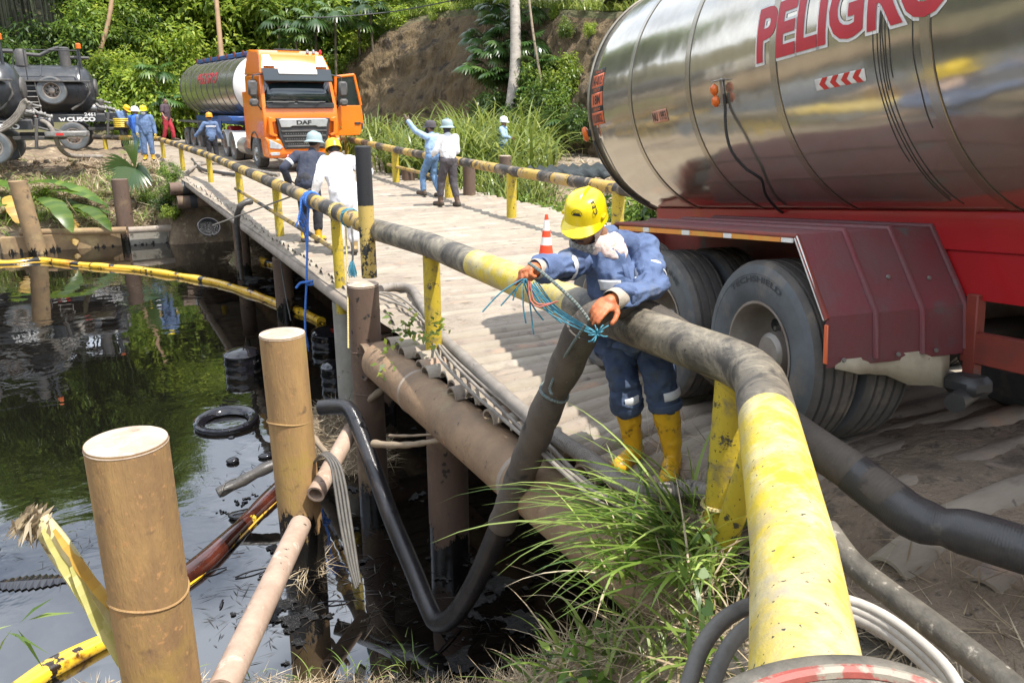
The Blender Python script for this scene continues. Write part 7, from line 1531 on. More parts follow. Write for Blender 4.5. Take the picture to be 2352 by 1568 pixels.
# bamboo wood at the top left
CULM = []
for s_ in range(3):
    rg = np.random.default_rng(200 + s_); m_ = MB()
    for i in range(7):
        a = rg.uniform(0, 6.28); r_ = rg.uniform(.1, .9); h_ = rg.uniform(9, 13); ln = rg.uniform(.3, 1.6); pts = [(r_ * cos(a) + ln * cos(a) * (t ** 2), r_ * sin(a) + ln * sin(a) * (t ** 2), h_ * t - .3) for t in np.linspace(0, 1, 9)]; m_.tube(pts, [.075 * (1 - .6 * t) for t in np.linspace(0, 1, 9)], 7)
    CULM.append(m_.mesh('culm', [pm('bamboo_culm%d' % s_, (0.055, 0.07, 0.025), (0.10, 0.09, 0.05), 2, .5)], 60))
for i, (px, d) in enumerate([(-70, 50), (-20, 46), (25, 52), (60, 47), (105, 50), (140, 46), (185, 52), (215, 47), (262, 50), (300, 53), (345, 56), (395, 57), (430, 58), (-120, 47), (90, 57), (230, 58)]):
    p = FARG(px, d); t_ = thing('bamboo', 'tall bamboo clump in the dark wood behind the vacuum trucks', 'bamboo', Matrix.Translation(p) @ Matrix.Rotation(i * 1.3, 4, 'Z'), 'bamboo clumps in the wood at the left'); obj('culms', CULM[i % 3], t_)
    for k, (dx, dy, z, s_) in enumerate(((0, 0, 8.6, 1.0), (1.6, .8, 6.8, .8), (-1.5, -.7, 10.5, 1.0), (.4, -1.4, 5.4, .62), (-.8, .6, 13.2, .9))):
        if px < 320 and d < 56 and k in (1, 3): continue
        if px > 320: z = z * .75 - .8
        c = obj('foliage', CR['bamboo'][(i + k) % 3], t_); c.location = (dx, dy, z); c.scale = (s_, s_, s_ * .8); c.rotation_euler = (0, 0, k)
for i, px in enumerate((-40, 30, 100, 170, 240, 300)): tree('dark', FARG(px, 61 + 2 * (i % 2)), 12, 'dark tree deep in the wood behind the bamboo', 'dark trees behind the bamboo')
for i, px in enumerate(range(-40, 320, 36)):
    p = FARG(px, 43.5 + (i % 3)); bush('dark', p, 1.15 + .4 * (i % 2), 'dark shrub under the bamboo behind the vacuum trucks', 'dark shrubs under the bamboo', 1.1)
for i in range(26):
    px = 225 + (i * 53 % 235); d = 41.5 + (i * 7 % 11) * .75; p = FARG(px, d); r = 1.0 + .9 * ((i * 5 % 7) / 7); zz = p[2] + max(0, d - 42.5) * .52
    bush('bright' if i % 3 else 'mid', (p[0], p[1], zz), r, 'bright green shrub on the slope between the vacuum truck and the orange truck', 'bright shrubs on the slope', 1.05)
for i, (px, d, h) in enumerate([(345, 50, 8.5), (400, 51, 9), (445, 49, 9.5), (425, 54, 12), (485, 52, 10), (530, 50, 8.5), (560, 54, 10), (600, 51, 9.5), (640, 49, 8.5), (690, 52, 10), (735, 50, 9), (780, 51, 9.5), (830, 53, 9), (870, 54, 9.5), (660, 56, 11.5), (770, 57, 11), (585, 58, 12)]):
    tree('bright' if i % 3 != 1 else 'mid', FARG(px, d), h, 'leafy bright green tree behind the orange truck', 'bright trees behind the orange truck')
for i in range(9):
    px = 455 + i * 34; p = FARG(px, 46 + (i % 3)); bush('mid' if i % 2 else 'bright', p, 1.7, 'leafy shrub behind the orange truck and its trailer', 'shrubs behind the orange truck', 1.25)
# wood across the river at the left (mirrored in tank and water)
def wood(spots, seed):
    rg = np.random.default_rng(seed); Ps, Os = [], []
    for (x, y, h) in spots:
        z = float(terrain(x, y, False)); c = rdir(rg, 42) * rg.random((42, 1)) ** .4 * np.array([h * .36, h * .36, h * .45]) + np.array([x, y, z + h * .55]); i = np.repeat(np.arange(42), 45); o = rdir(rg, len(i)); Ps.append(c[i] + o * rg.random((len(i), 1)) ** .5 * h * .11); Os.append(o)
    P, O = np.concatenate(Ps), np.concatenate(Os); n = len(P); Vx, F = leaf_quads(P, unit(O + .6 * rdir(rg, n)), unit(np.array([0, 0, 1.]) + .5 * rdir(rg, n)), rg.uniform(.5, 1.0, n), rg.uniform(.25, .5, n)); return tag(obj('far_wood', np_mesh('far_wood', Vx, F, M['leaf_mid'], rg.random(n))), kind='stuff')
wood([(-25 - (i * 37 % 9), -22 + i * 3.4, 12 + (i * 5 % 5)) for i in range(22)], 1); wood([(-30 + i * 9.5, -26 - (i % 3) * 4, 12) for i in range(10)], 2)

# ------------------------------------------------------------------ the cut cliff
foot = [(785, 300, 46), (850, 312, 43), (930, 312, 41.5), (1010, 305, 40.5), (1090, 300, 39), (1180, 292, 37), (1260, 300, 34), (1340, 318, 31), (1420, 325, 29), (1500, 330, 27.5), (1620, 335, 26)]
topl = [(772, 175, 46.5), (835, 118, 45.5), (905, 62, 45), (985, 34, 44), (1080, 22, 42), (1180, 20, 40), (1260, 22, 37.5), (1340, 26, 35), (1420, 28, 33), (1500, 20, 31.5), (1620, 10, 30)]
fa = np.array(spline([tuple(atd(*q)) for q in foot], .3)); tb = np.array(spline([tuple(atd(*q)) for q in topl], .3)); NU = 280
rs = lambda P: np.stack([np.interp(np.linspace(0, 1, NU), np.linspace(0, 1, len(P)), P[:, k]) for k in range(3)], -1)
fa, tb = rs(fa), rs(tb); fa[:, 2] = np.minimum(fa[:, 2], .3) - .5; rows = []
tang = unit(np.gradient(fa, axis=0)); nrm_ = np.stack([tang[:, 1], -tang[:, 0], 0 * tang[:, 0]], -1)
for j in range(61):
    v = j / 60; p = fa + (tb - fa) * np.array([min(1, v ** 1.4), min(1, v ** 1.4), v]); q = np.stack([p[:, 0] * .35 + p[:, 1] * .35, p[:, 2] * .25, 0 * v + p[:, 0] * .1], -1)
    dsp = .6 * fbm(q * 1.3, 4, 3) + .30 * fbm(p * np.array([1.6, 1.6, .7]), 4, 8) + .10 * fbm(p * 4.5, 2, 6) + .13 * np.sin((p[:, 0] - p[:, 1]) * 9.0) * (fbm(p * .35, 2, 2) > -.1) * (1 - v); rows.append(p + nrm_ * (dsp * (1 - .5 * v))[:, None])
for j in range(1, 16): b_ = tb.copy(); b_[:, :2] -= nrm_[:, :2] * (j * 1.6); b_[:, 2] += .02 * j + .25 * fbm2(b_[:, 0], b_[:, 1], .4, 3, 2); rows.append(b_)
G_ = np.stack(rows, 0); n = G_.shape[:2]; id_ = np.arange(n[0] * n[1]).reshape(n); F = np.stack([id_[:-1, :-1], id_[:-1, 1:], id_[1:, 1:], id_[1:, :-1]], -1).reshape(-1, 4)
me = np_mesh('cliff', G_.reshape(-1, 3), F, M['cliff'], smooth=True); me.materials.append(M['far_ground']); mi = np.zeros(len(F), np.int32); mi[57 * (NU - 1):] = 1; me.polygons.foreach_set('material_index', mi); tag(obj('cliff', me), kind='structure')
# grass lip and shrubs on the cliff top
rg = np.random.default_rng(5); P = []
for k in range(420):
    i = int(rg.integers(2, NU - 1)); b = tb[i] - nrm_[i] * rg.uniform(-.35, 5) * (rg.random() ** .5); P.append(blades(rg, b + np.array([0, 0, .05]), 12, (.3, .9), (.03, .06), (30, 85), (20, 130), .18, seg=4))
tag(obj('cliff_grass', strip_mesh(P, 'reed', 'cliff_grass')), kind='stuff')
for i, (px, k_, r) in enumerate([(790, 7, .9), (815, 15, .9), (850, 26, .9), (880, 37, .9), (915, 52, .8), (950, 63, .8), (1000, 82, .7), (1060, 103, .8), (1120, 123, .7), (1215, 153, .5), (1290, 183, .45), (1340, 202, .5)]):
    b = tb[k_] - nrm_[k_] * (.6 if i % 2 else -.1); bush('mid' if i % 2 else 'bright', (b[0], b[1], b[2] - .5), r, 'leafy shrub growing along the top edge of the cut cliff', 'shrubs on the cliff top', 1.0)
for i in range(9):
    k_ = 20 + i * 24; b = tb[k_] - nrm_[k_] * (5 + 2 * (i % 3)); tree('bright' if i % 2 else 'mid', (b[0], b[1], b[2] - .5), 6.5, 'tree standing on top of the cut cliff', 'trees on top of the cliff')
tr = thing('tree', 'tall tree with a straight pale grey trunk in front of the cliff', 'tree', tuple(atd(1174, 300, 35.5)))
ti = tr.matrix_world.inverted(); m_ = MB(); m_.tube(spline([tuple(atd(1172, 330, 35.4)), tuple(atd(1174, 250, 35.5)), tuple(atd(1183, 160, 35.5)), tuple(atd(1184, 60, 35.5)), tuple(atd(1182, -40, 35.6)), tuple(atd(1186, -200, 35.8))], .25), [.27 - .0022 * k for k in range(200)][:len(spline([tuple(atd(1172, 330, 35.4)), tuple(atd(1174, 250, 35.5)), tuple(atd(1183, 160, 35.5)), tuple(atd(1184, 60, 35.5)), tuple(atd(1182, -40, 35.6)), tuple(atd(1186, -200, 35.8))], .25))], 16)
o = m_.build('trunk', M['pale_bark']); o.parent = tr; o.matrix_parent_inverse = ti
for k, (dx, dy, dz) in enumerate(((0, 0, 1), (2.6, -1.5, 0), (-2.4, 1.5, .2), (.5, 2.6, .5))):
    c = obj('crown', CR['mid'][k % 3], tr); c.matrix_parent_inverse = ti; q = atd(1186, -230, 35.8); c.matrix_basis = Matrix.Translation((q[0] + dx, q[1] + dy, q[2] + dz)) @ Matrix.Rotation(k, 4, 'Z')
m_ = MB(); m_.tube(spline([tuple(atd(1214, -10, 34)), tuple(atd(1225, 80, 34)), tuple(atd(1240, 170, 34.2)), (tuple(atd(1258, 258, 34.3)))], .3), .055, 8); tag(m_.build('vine_stem', M['wood']), 'thin leaning grey stem right of the pale trunk', 'stem')
pts = spline([tuple(atd(221, 152, 43)), tuple(atd(230, 118, 43)), tuple(atd(243, 75, 43)), tuple(atd(253, 30, 43)), tuple(atd(257, -10, 43)), tuple(atd(258, -60, 43))], .2); pt = thing('palm_tree', 'slender curved ringed palm trunk rising behind the vacuum truck', 'palm', pts[0]); pti = pt.matrix_world.inverted()
m_ = MB(); m_.tube(pts, [.11 + .012 * (k % 2) for k in range(len(pts))], 10); o = m_.build('trunk', M['pole_wood']); o.parent = pt; o.matrix_parent_inverse = pti
m_ = MB(); m_.tube([tuple(atd(512, 170, 44)), tuple(atd(507, 110, 44)), tuple(atd(497, 0, 44)), tuple(atd(490, -80, 44))], [.15, .14, .125, .12], 12); tag(m_.build('utility_pole', M['pole_wood']), 'leaning bare wooden pole behind the steel trailer tank', 'pole')
m_ = MB(); m_.tube(spline([tuple(atd(690, 40, 40)), tuple(atd(760, 40, 40)), tuple(atd(880, 30, 40)), tuple(atd(985, 13, 40)), tuple(atd(1080, -8, 40))], .4), .03, 6); tag(m_.build('overhead_cable', M['rope_dark']), 'twisted dark cable slung across the top in front of the trees', 'cable')
# dark roof corner on the cliff top
q = atd(1440, 6, 34); m_ = MB(); m_.prism([(-1.0, 0), (-.6, .55), (1.2, .7), (1.2, 0.05)], -1, 1); m_.tube([(1.0, -1, 0), (1.3, -1, -.8)], .04, 6); o = m_.build('shelter_roof', M['dark']); o.matrix_world = frame(q, RT, np.cross(ZV, RT), ZV); tag(o, 'dark corner of a small shelter roof on the cliff top', 'roof')
# fan palms
FPM = [fan_palm_mesh(300 + k, 9, .62, .75) for k in range(3)]
spots_p = [(1100, 95, 38.5, 1.0), (1140, 60, 39, 1.0), (1125, 135, 37.5, 1.05), (1160, 120, 37, 1.0), (1105, 175, 37.5, 1.0), (1135, 185, 37, 1.1), (1165, 180, 36.6, .9), (1210, 45, 37.5, 1.0), (1215, 110, 36.5, 1.0), (1222, 165, 35.8, .85), (1140, 235, 37, .85), (1180, 255, 35, .7), (1225, 215, 35, .8), (1270, 150, 34.6, .7), (1285, 290, 31.5, .8), (1250, 255, 34, .8), (1130, 25, 40, .9), (1170, 85, 38, .9)]
for (px, py, d, s_) in spots_p:
    t_ = thing('fan_palm', 'fan palm with glossy round leaves clinging to the cliff around the pale trunk', 'palm', Matrix.Translation(atd(px, py, d)) @ Matrix.Rotation(rng.uniform(0, 6.3), 4, 'Z') @ Matrix.Rotation(.35, 4, 'X') @ Matrix.Scale(s_, 4), 'fan palms on the cliff'); obj('leaves', FPM[int(rng.integers(0, 3))], t_)
for (px, py, d, s_) in [(680, 95, 43, 1.2), (725, 60, 43, 1.2), (770, 40, 43, 1.1), (825, 55, 44.5, 1.2), (850, 22, 44, 1.1), (640, 60, 44, 1.1), (358, 175, 41, 1.1), (390, 235, 40, .8)]:
    t_ = thing('fan_palm', 'fan palm among the bright trees left of the cliff', 'palm', Matrix.Translation(atd(px, py, d)) @ Matrix.Rotation(rng.uniform(0, 6.3), 4, 'Z') @ Matrix.Scale(s_, 4), 'fan palms among the bright trees'); obj('leaves', FPM[int(rng.integers(0, 3))], t_)
    m_ = MB(); m_.tube([(0, 0, 0), (.1, .1, -2.5), (0, .2, -5)], .06, 6); obj('stem', m_.mesh('stem', [M['bark']], 60), t_)
for i, (px, py, d, r, k_) in enumerate([(1235, 190, 35, .8, 'mid'), (1270, 215, 34, .9, 'mid'), (1300, 190, 33.5, .8, 'bright'), (1255, 280, 33, .9, 'dark'), (1290, 260, 32.5, .8, 'mid'), (1225, 255, 34.5, .8, 'mid'), (1120, 285, 37, .9, 'dark'), (1150, 270, 36.5, .8, 'dark'), (1240, 315, 32, .7, 'mid'), (1335, 290, 31, .6, 'dark'), (1300, 70, 34.6, .4, 'mid'), (1355, 75, 33.5, .3, 'bright'), (1205, 290, 34.5, .8, 'dark')]):
    q = atd(px, py, d); bush(k_, (q[0], q[1], q[2] - .7 * r), r, 'tangled shrub hanging on the cliff right of the pale trunk', 'tangled shrubs on the cliff', 1.2)
# reeds behind the right railing
rg = np.random.default_rng(11); P = []
for k in range(165):
    px = rg.uniform(775, 1260) if k < 120 else rg.uniform(1000, 1230); d = rg.uniform(22.5, 33); p = atd(px, 330, d); 
    if p[0] < 9.0: continue
    z = float(terrain(p[0], p[1])); big = 1.2 if 1040 < px < 1230 else 1.0
    P.append(blades(rg, np.array([p[0], p[1], z]), int(20), (.9 * big, 2.35 * big), (.06, .12), (55, 89), (60, 165), .3, seg=8))
for k in range(110):
    px = rg.uniform(800, 1330); d = rg.uniform(16.5, 23) if px < 1250 else rg.uniform(14, 18); p = atd(px, 400, d)
    if p[0] < 8.95: continue
    z = float(terrain(p[0], p[1])); P.append(blades(rg, np.array([p[0], p[1], z]), 26, (.7, 1.5), (.035, .06), (50, 88), (40, 150), .25, seg=6))
tag(obj('reeds', strip_mesh(P, 'reed', 'reeds')), kind='stuff')
for i, (px, d, r, k_) in enumerate([(1205, 14.8, .75, 'mid'), (1250, 14.4, .85, 'mid'), (1295, 14.2, .8, 'mid'), (1335, 14.6, .9, 'mid'), (1270, 16.2, .8, 'dark'), (1225, 13.4, .6, 'mid'), (1330, 12.8, .8, 'mid'), (1390, 13.5, .9, 'dark'), (1130, 17.2, .55, 'bright'), (1100, 18.5, .6, 'mid'), (1310, 17.5, .8, 'mid')]):
    p = atd(px, 430, d); z = float(terrain(p[0], p[1])); bush(k_, (max(p[0], 9.1 + r * .4), p[1], max(z, -1.0)), r, 'glossy leaved bush below the right railing beside the tanker', 'glossy bushes below the right railing', 1.0)
def tarp():
    m_ = MB(); a = atd(1232, 410, 19.5); b = atd(1430, 405, 17.5); n_ = 24; m_.add([tuple(a + (b - a) * k / n_ + np.array([.1, .5, .10]) * j + ZV * (.05 * sin(k * 1.9 + j * 2.1))) for j in range(3) for k in range(n_ + 1)], [(j * (n_ + 1) + k, j * (n_ + 1) + k + 1, (j + 1) * (n_ + 1) + k + 1, (j + 1) * (n_ + 1) + k) for j in range(2) for k in range(n_)]); o = m_.build('tarpaulin', M['plate_black']); md = o.modifiers.new('s', 'SOLIDIFY'); md.thickness = .04; tag(o, 'black plastic sheet on the ground beyond the right railing', 'tarpaulin')
tarp()
# ------------------------------------------------------------------ banana plant and far bank plants
def banana_leaf(rg, base, d, L, W, droop, mat='banana', n=14):
    d = np.array(d, float) / np.linalg.norm(d); Vs, Fs = [], []; cur = np.array(base, float); side = unit(np.cross(d, [0, 0, 1.0])); e = math.asin(max(-1, min(1, d[2]))); h = unit(np.array([d[0], d[1], 0]))
    for j in range(n + 1):
        t = j / n; w = W * (sin(pi * min(1, t * .92 + .06)) ** .6) * (1 if t < .95 else .5); jag = 1 + .12 * rg.standard_normal(); ee = e - droop * t; dd = h * cos(ee) + np.array([0, 0, 1]) * sin(ee); up = np.cross(side, dd)
        Vs += [cur - side * w * .5 * jag - up * w * .12, cur + up * .0, cur + side * w * .5 * jag - up * w * .12]; cur = cur + dd * L / n
    for j in range(n):
        for q in (0, 1): Fs.append([3 * j + q, 3 * j + q + 1, 3 * j + q + 4, 3 * j + q + 3])
    return np.array(Vs), np.array(Fs), np.repeat(np.clip(rg.random(n) * .6 + .2, 0, 1), 2)
bn = thing('banana_plant', 'banana plant with torn arching leaves and yellowed fronds on the far left bank', 'banana plant', tuple(atd(150, 520, 25.2))); bni = bn.matrix_world.inverted(); rg = np.random.default_rng(3)
def bl(px, py, d, vec, L, W, dr, mat='banana'):
    v = RT * vec[0] + ZV * vec[1] - fh * vec[2]; o = obj('leaf', strip_mesh([banana_leaf(rg, atd(px, py, d), v, L, W, dr)], mat, 'leaf'), bn); o.matrix_parent_inverse = bni
bl(50, 424, 25.0, (1, .34, .1), 3.0, .62, 1.2); bl(-25, 412, 24.8, (1, .1, .2), 1.8, .6, 1.3); bl(255, 488, 25, (-1, .6, .1), 1.7, .6, 1.0); bl(150, 455, 24.9, (.9, -.25, .3), 1.6, .55, .7); bl(110, 440, 24.9, (1, .3, .2), 2.0, .5, 1.0); bl(90, 455, 24.0, (.8, .25, .6), 2.2, .6, 1.5); bl(60, 470, 24.2, (-.5, .5, .7), 1.5, .5, 1.6); bl(170, 470, 24.3, (1, .15, .5), 1.8, .5, 1.2); bl(160, 500, 24.2, (.5, -.2, .8), 1.2, .4, 1.0, 'banana_dry'); bl(20, 450, 24.2, (.6, .2, .8), 1.6, .45, 1.5, 'banana_dry'); bl(195, 520, 24.8, (.9, .1, .2), 1.0, .36, .3)
bl(-10, 560, 24.5, (.6, .9, .2), 1.0, .4, 1.2); bl(130, 470, 24.7, (.25, -.6, .3), 1.3, .28, .7, 'banana_dry'); bl(15, 520, 24.6, (.2, .8, .2), 1.2, .3, 1.4, 'banana_dry'); bl(185, 480, 25, (.8, .1, .1), .9, .35, .8, 'banana_dry'); bl(112, 470, 25, (-.8, .3, .2), 1.0, .35, .9)
m_ = MB(); m_.tube(spline([tuple(atd(128, 478, 24.7)), tuple(atd(142, 520, 24.6)), tuple(atd(150, 575, 24.5))], .1), .035, 7); o = m_.build('stalk', M['yellow_plain']); o.parent = bn; o.matrix_parent_inverse = bni
fan_s = thing('palm_seedling', 'young palm with split fan leaves in front of the far railing end', 'palm', tuple(atd(313, 392, 25.5))); si = fan_s.matrix_world.inverted()
for (vec, R_, arc, dr) in (((-.05, 1, 0), 1.15, 34, .02), ((-.9, .45, .2), 1.2, 40, .25), ((-.7, -.25, .5), .9, 70, .3), ((.75, .5, .3), .75, 60, .8), ((.15, -.5, .6), .7, 120, .5)):
    v = RT * vec[0] + ZV * vec[1] - fh * vec[2]; o = obj('leaf', strip_mesh([fan_leaf(rg, atd(312, 388, 25.5), v, tuple(-fh + .3 * ZV), R_, 11, arc, dr)], 'palm', 'leaf'), fan_s); o.matrix_parent_inverse = si
for i, (px, py, d, r, k_) in enumerate([(385, 395, 24.6, .35, 'mid'), (398, 440, 24.3, .4, 'mid'), (380, 470, 24.6, .35, 'dark'), (155, 500, 25.6, .5, 'mid'), (200, 560, 25.3, .3, 'dark'), (20, 480, 26.3, .45, 'bright'), (5, 545, 25, .45, 'mid'), (110, 470, 25.2, .5, 'bright'), (150, 450, 26, .45, 'mid'), (60, 500, 25.2, .45, 'dark'), (230, 470, 26, .4, 'mid'), (340, 455, 26, .35, 'mid'), (300, 470, 27, .4, 'bright'), (250, 430, 28, .35, 'mid'), (170, 520, 25, .4, 'mid'), (395, 488, 24.2, .3, 'bright'), (220, 512, 26.5, .4, 'bright')]):
    q = atd(px, py, d); bush(k_, (q[0], q[1], q[2] - .7 * r), r, 'small leafy weed on the muddy far bank by the bridge end', 'small weeds on the far bank', 1.0, 'weed')
rg = np.random.default_rng(8); P = []
for k in range(330):
    x = rg.uniform(-4, 2.3); y = rg.uniform(27.3, 31.5); z = float(terrain(x, y)); P.append(blades(rg, np.array([x, y, z]), 7, (.25, .7), (.02, .04), (15, 80), (30, 140), .15, seg=4))
tag(obj('bank_grass', strip_mesh(P, 'grass', 'bank_grass')), kind='stuff')
# dry straw and clods
def straw(name, pts, L=(.08, .35), W=(.006, .014), flatness=.35, mat='straw', seed=1):
    rg = np.random.default_rng(seed); n = len(pts); D = rdir(rg, n); D[:, 2] *= flatness; D = unit(D); N = unit(np.array([0, 0, 1.0]) + .5 * rdir(rg, n))
    Vx, F = leaf_quads(np.array(pts), D, N, rg.uniform(*L, n), rg.uniform(*W, n), .05, .02); return tag(obj(name, np_mesh(name, Vx, F, M[mat], rg.random(n))), kind='stuff')
rg = np.random.default_rng(21)
x = rg.uniform(-.6, 2.7, 9000); s_ = rg.uniform(-.12, 2.0, 9000) ** 1.0; y = np.interp(x, _SX, _SY) - s_; z = terrain(x, y) + rg.uniform(0, .05, 9000); straw('dry_straw', np.stack([x, y, z], -1), (.05, .22), (.003, .008), .16, 'straw', 2)
x = rg.uniform(1.6, 4.0, 5200); y = rg.uniform(1.0, 3.9, 5200); k = (x < 2.9 + .5 * rg.random(5200)) | (y < 1.6); x, y = x[k], y[k]; straw('dry_straw', np.stack([x, y, np.maximum(terrain(x, y), deck_z(x, y) - .08 - 3 * (x < 2.45)) + rg.uniform(0, .06, len(x))], -1), (.08, .38), (.003, .008), .45, 'straw', 3)
x = rg.uniform(-4.5, 2.4, 16000); y = rg.uniform(27.2, 32.5, 16000); k = fbm2(x, y, .8, 3, 31) > -.25; x, y = x[k], y[k]; straw('dry_straw', np.stack([x, y, terrain(x, y) + rg.uniform(0, .08, len(x))], -1), (.15, .7), (.015, .04), .4, 'straw', 4)
x = rg.uniform(9, 17, 6000); y = rg.uniform(16, 30, 6000); straw('dry_straw', np.stack([x, y, terrain(x, y) + rg.uniform(0, .06, 6000)], -1), (.1, .5), (.015, .035), .3, 'straw', 5)
def mound(name, px, py, d, r, h, seed, nst, cat_label):
    c = atz(px, py, WATER + h * .4); c = np.array([c[0], c[1], WATER]); g = np.linspace(-1, 1, 26); A, B = np.meshgrid(g, g); rr = np.sqrt(A * A + B * B); Z = h * np.clip(1 - rr ** 1.5, -.3, 1) * (1 + .5 * fbm2(A, B, 2.2, 3, seed)); Vx = np.stack([c[0] + A * r, c[1] + B * r * 1.2, c[2] - .03 + Z], -1); id_ = np.arange(A.size).reshape(A.shape); F = np.stack([id_[:-1, :-1], id_[:-1, 1:], id_[1:, 1:], id_[1:, :-1]], -1).reshape(-1, 4)
    tag(obj('debris_raft', np_mesh('debris_raft', Vx.reshape(-1, 3), F, M['mud'], smooth=True)), kind='stuff'); rg = np.random.default_rng(seed); q = rg.uniform(-.95, .95, (nst, 2)); hh = h * np.clip(1 - (q ** 2).sum(1) ** .75, -.2, 1)
    straw('dry_straw', np.stack([c[0] + q[:, 0] * r, c[1] + q[:, 1] * r * 1.2, c[2] + hh + rg.uniform(-.02, .12, nst)], -1), (.08, .34), (.004, .010), .2, 'straw', seed)
mound('debris', 768, 975, 8.1, .50, .36, 41, 2000, ''); mound('debris', 828, 1035, 7.2, .34, .34, 42, 1300, ''); mound('debris', 702, 1308, 6.3, .17, .05, 43, 260, ''); mound('debris', 566, 590, 15.6, .5, .35, 45, 900, '')
rg = np.random.default_rng(77); P = []
ic = bmesh.new(); bmesh.ops.create_icosphere(ic, subdivisions=1, radius=1); iv = np.array([v.co[:] for v in ic.verts]); if_ = np.array([[v.index for v in f.verts] for f in ic.faces]); ic.free()
def clods(name, pts, size, mat, seed):
    rg = np.random.default_rng(seed); Vs, Fs = [], []
    for i, p in enumerate(pts): s_ = size[0] * (size[1] / size[0]) ** rg.random(); Vs.append(iv * s_ * np.array([1, 1, .65]) * (1 + .3 * rg.standard_normal((len(iv), 1))) + p); Fs.append(if_ + i * len(iv))
    return tag(obj(name, np_mesh(name, np.concatenate(Vs), np.concatenate(Fs), M[mat], smooth=False)), kind='stuff')
x = rg.uniform(-6, 1.6, 1500); y = rg.uniform(28, 34.5, 1500); clods('mud_clods', np.stack([x, y, terrain(x, y)], -1), (.03, .16), 'mud', 1)
x = rg.uniform(2.5, 7, 3200); y = rg.uniform(.2, 3.9, 3200); clods('road_stones', np.stack([x, y, deck_z(x, y) - .055], -1), (.006, .04), 'road_soil', 2)
x = rg.uniform(9, 17, 700); y = rg.uniform(18, 32, 700); clods('mud_clods', np.stack([x, y, terrain(x, y)], -1), (.03, .14), 'mud', 3)
# ------------------------------------------------------------------ near plants
def nearpt(px, py):
    p = atz(px, py, 0)
    for _ in range(12): p = atz(px, py, max(float(terrain(p[0], p[1])), float(deck_z(p[0], p[1]) - .1) if p[0] > 2.6 else -9))
    return np.array(p)
def grass_clump(label, spots, n, L, W, az=None, e0=(35, 85), bend=(40, 130), seed=1, mat='grass', sp=.05):
    rg = np.random.default_rng(seed); P = []
    for (px, py) in spots: P.append(blades(rg, nearpt(px, py), n, L, W, e0, bend, sp, az, 8))
    o = obj('grass_clump', strip_mesh(P, mat, 'grass_clump')); return tag(o, label, 'grass')
# azimuth of "picture left": -RT
azl = math.degrees(math.atan2(-RT[1], -RT[0]))
grass_clump('long green grass blades sweeping out over the oil at the girder end', [(1620, 1190), (1590, 1230), (1640, 1260), (1560, 1260), (1610, 1300)], 16, (.5, 1.05), (.014, .034), (azl - 45, azl + 45), (10, 60), (25, 85), 4)
grass_clump('longest pale green blades arching left over the girder and the oil', [(1640, 1235), (1600, 1290), (1540, 1280), (1620, 1330)], 8, (.8, 1.25), (.016, .034), (azl - 30, azl + 35), (25, 60), (45, 95), 14)['kind'] = 'stuff'
grass_clump('dense green grass clump at the foot of the near yellow post', [(1680, 1230), (1660, 1290), (1600, 1340), (1680, 1370), (1560, 1350), (1640, 1420), (1520, 1290), (1600, 1180), (1450, 1330), (1560, 1420)], 17, (.25, .6), (.012, .036), None, (15, 85), (40, 140), 5)
grass_clump('upright bright grass blades beside the yellow boots', [(1590, 1165), (1440, 1150)], 6, (.25, .45), (.010, .02), None, (60, 88), (15, 80), 6)
grass_clump('green grass mixed with straw along the bottom edge right of the hose', [(1300, 1560), (1380, 1520), (1450, 1500), (1500, 1560), (1560, 1520), (1420, 1568), (1240, 1585), (1640, 1500)], 16, (.2, .6), (.010, .028), None, (15, 85), (30, 130), 7)
grass_clump('pale grass tuft at the bottom edge below the hose dip', [(930, 1520), (960, 1505), (985, 1530), (910, 1550), (950, 1560)], 30, (.18, .45), (.008, .018), None, (45, 88), (40, 140), 8)
grass_clump('sparse grass at the bottom edge beside the nearest pile', [(560, 1568), (620, 1560), (700, 1570), (820, 1565), (400, 1580)], 8, (.12, .35), (.007, .012), None, (30, 85), (40, 140), 9)
grass_clump('thin weed stems along the grey girder', [(1395, 1345), (1440, 1400), (1480, 1450)], 8, (.2, .6), (.006, .012), (azl - 90, azl + 90), (20, 85), (20, 120), 10)['kind'] = 'stuff'
rg = np.random.default_rng(33); P = []
for (px, py) in [(1620, 1240), (1660, 1330), (1580, 1330), (1500, 1330), (1630, 1400), (1540, 1450), (1450, 1470), (1600, 1500), (1380, 1540), (1500, 1540), (1300, 1575), (960, 1530), (1680, 1450), (1690, 1280)]: P.append(blades(rg, nearpt(px, py), 20, (.2, .65), (.006, .016), (2, 60), (5, 70), .09, None, 6))
tag(obj('dry_grass', strip_mesh(P, 'straw', 'dry_grass')), kind='stuff')
sd = thing('palm_seedling', 'dark green split palm leaf standing in the grass by the near post', 'palm', tuple(nearpt(1650, 1260))); sdi = sd.matrix_world.inverted(); rg = np.random.default_rng(15)
for (vec, R_, arc, dr) in (((.02, 1, .1), .36, 26, .02), ((-.85, .5, .2), .42, 34, .1), ((-.95, .1, .3), .36, 26, .1), ((-.6, -.5, .5), .26, 24, .1)):
    v = RT * vec[0] + ZV * vec[1] - fh * vec[2]; o = obj('leaf', strip_mesh([fan_leaf(rg, nearpt(1655, 1255) + np.array([0, 0, .05]), v, tuple(-fh + .3 * ZV), R_, 7, arc, dr)], 'palm', 'leaf'), sd); o.matrix_parent_inverse = sdi
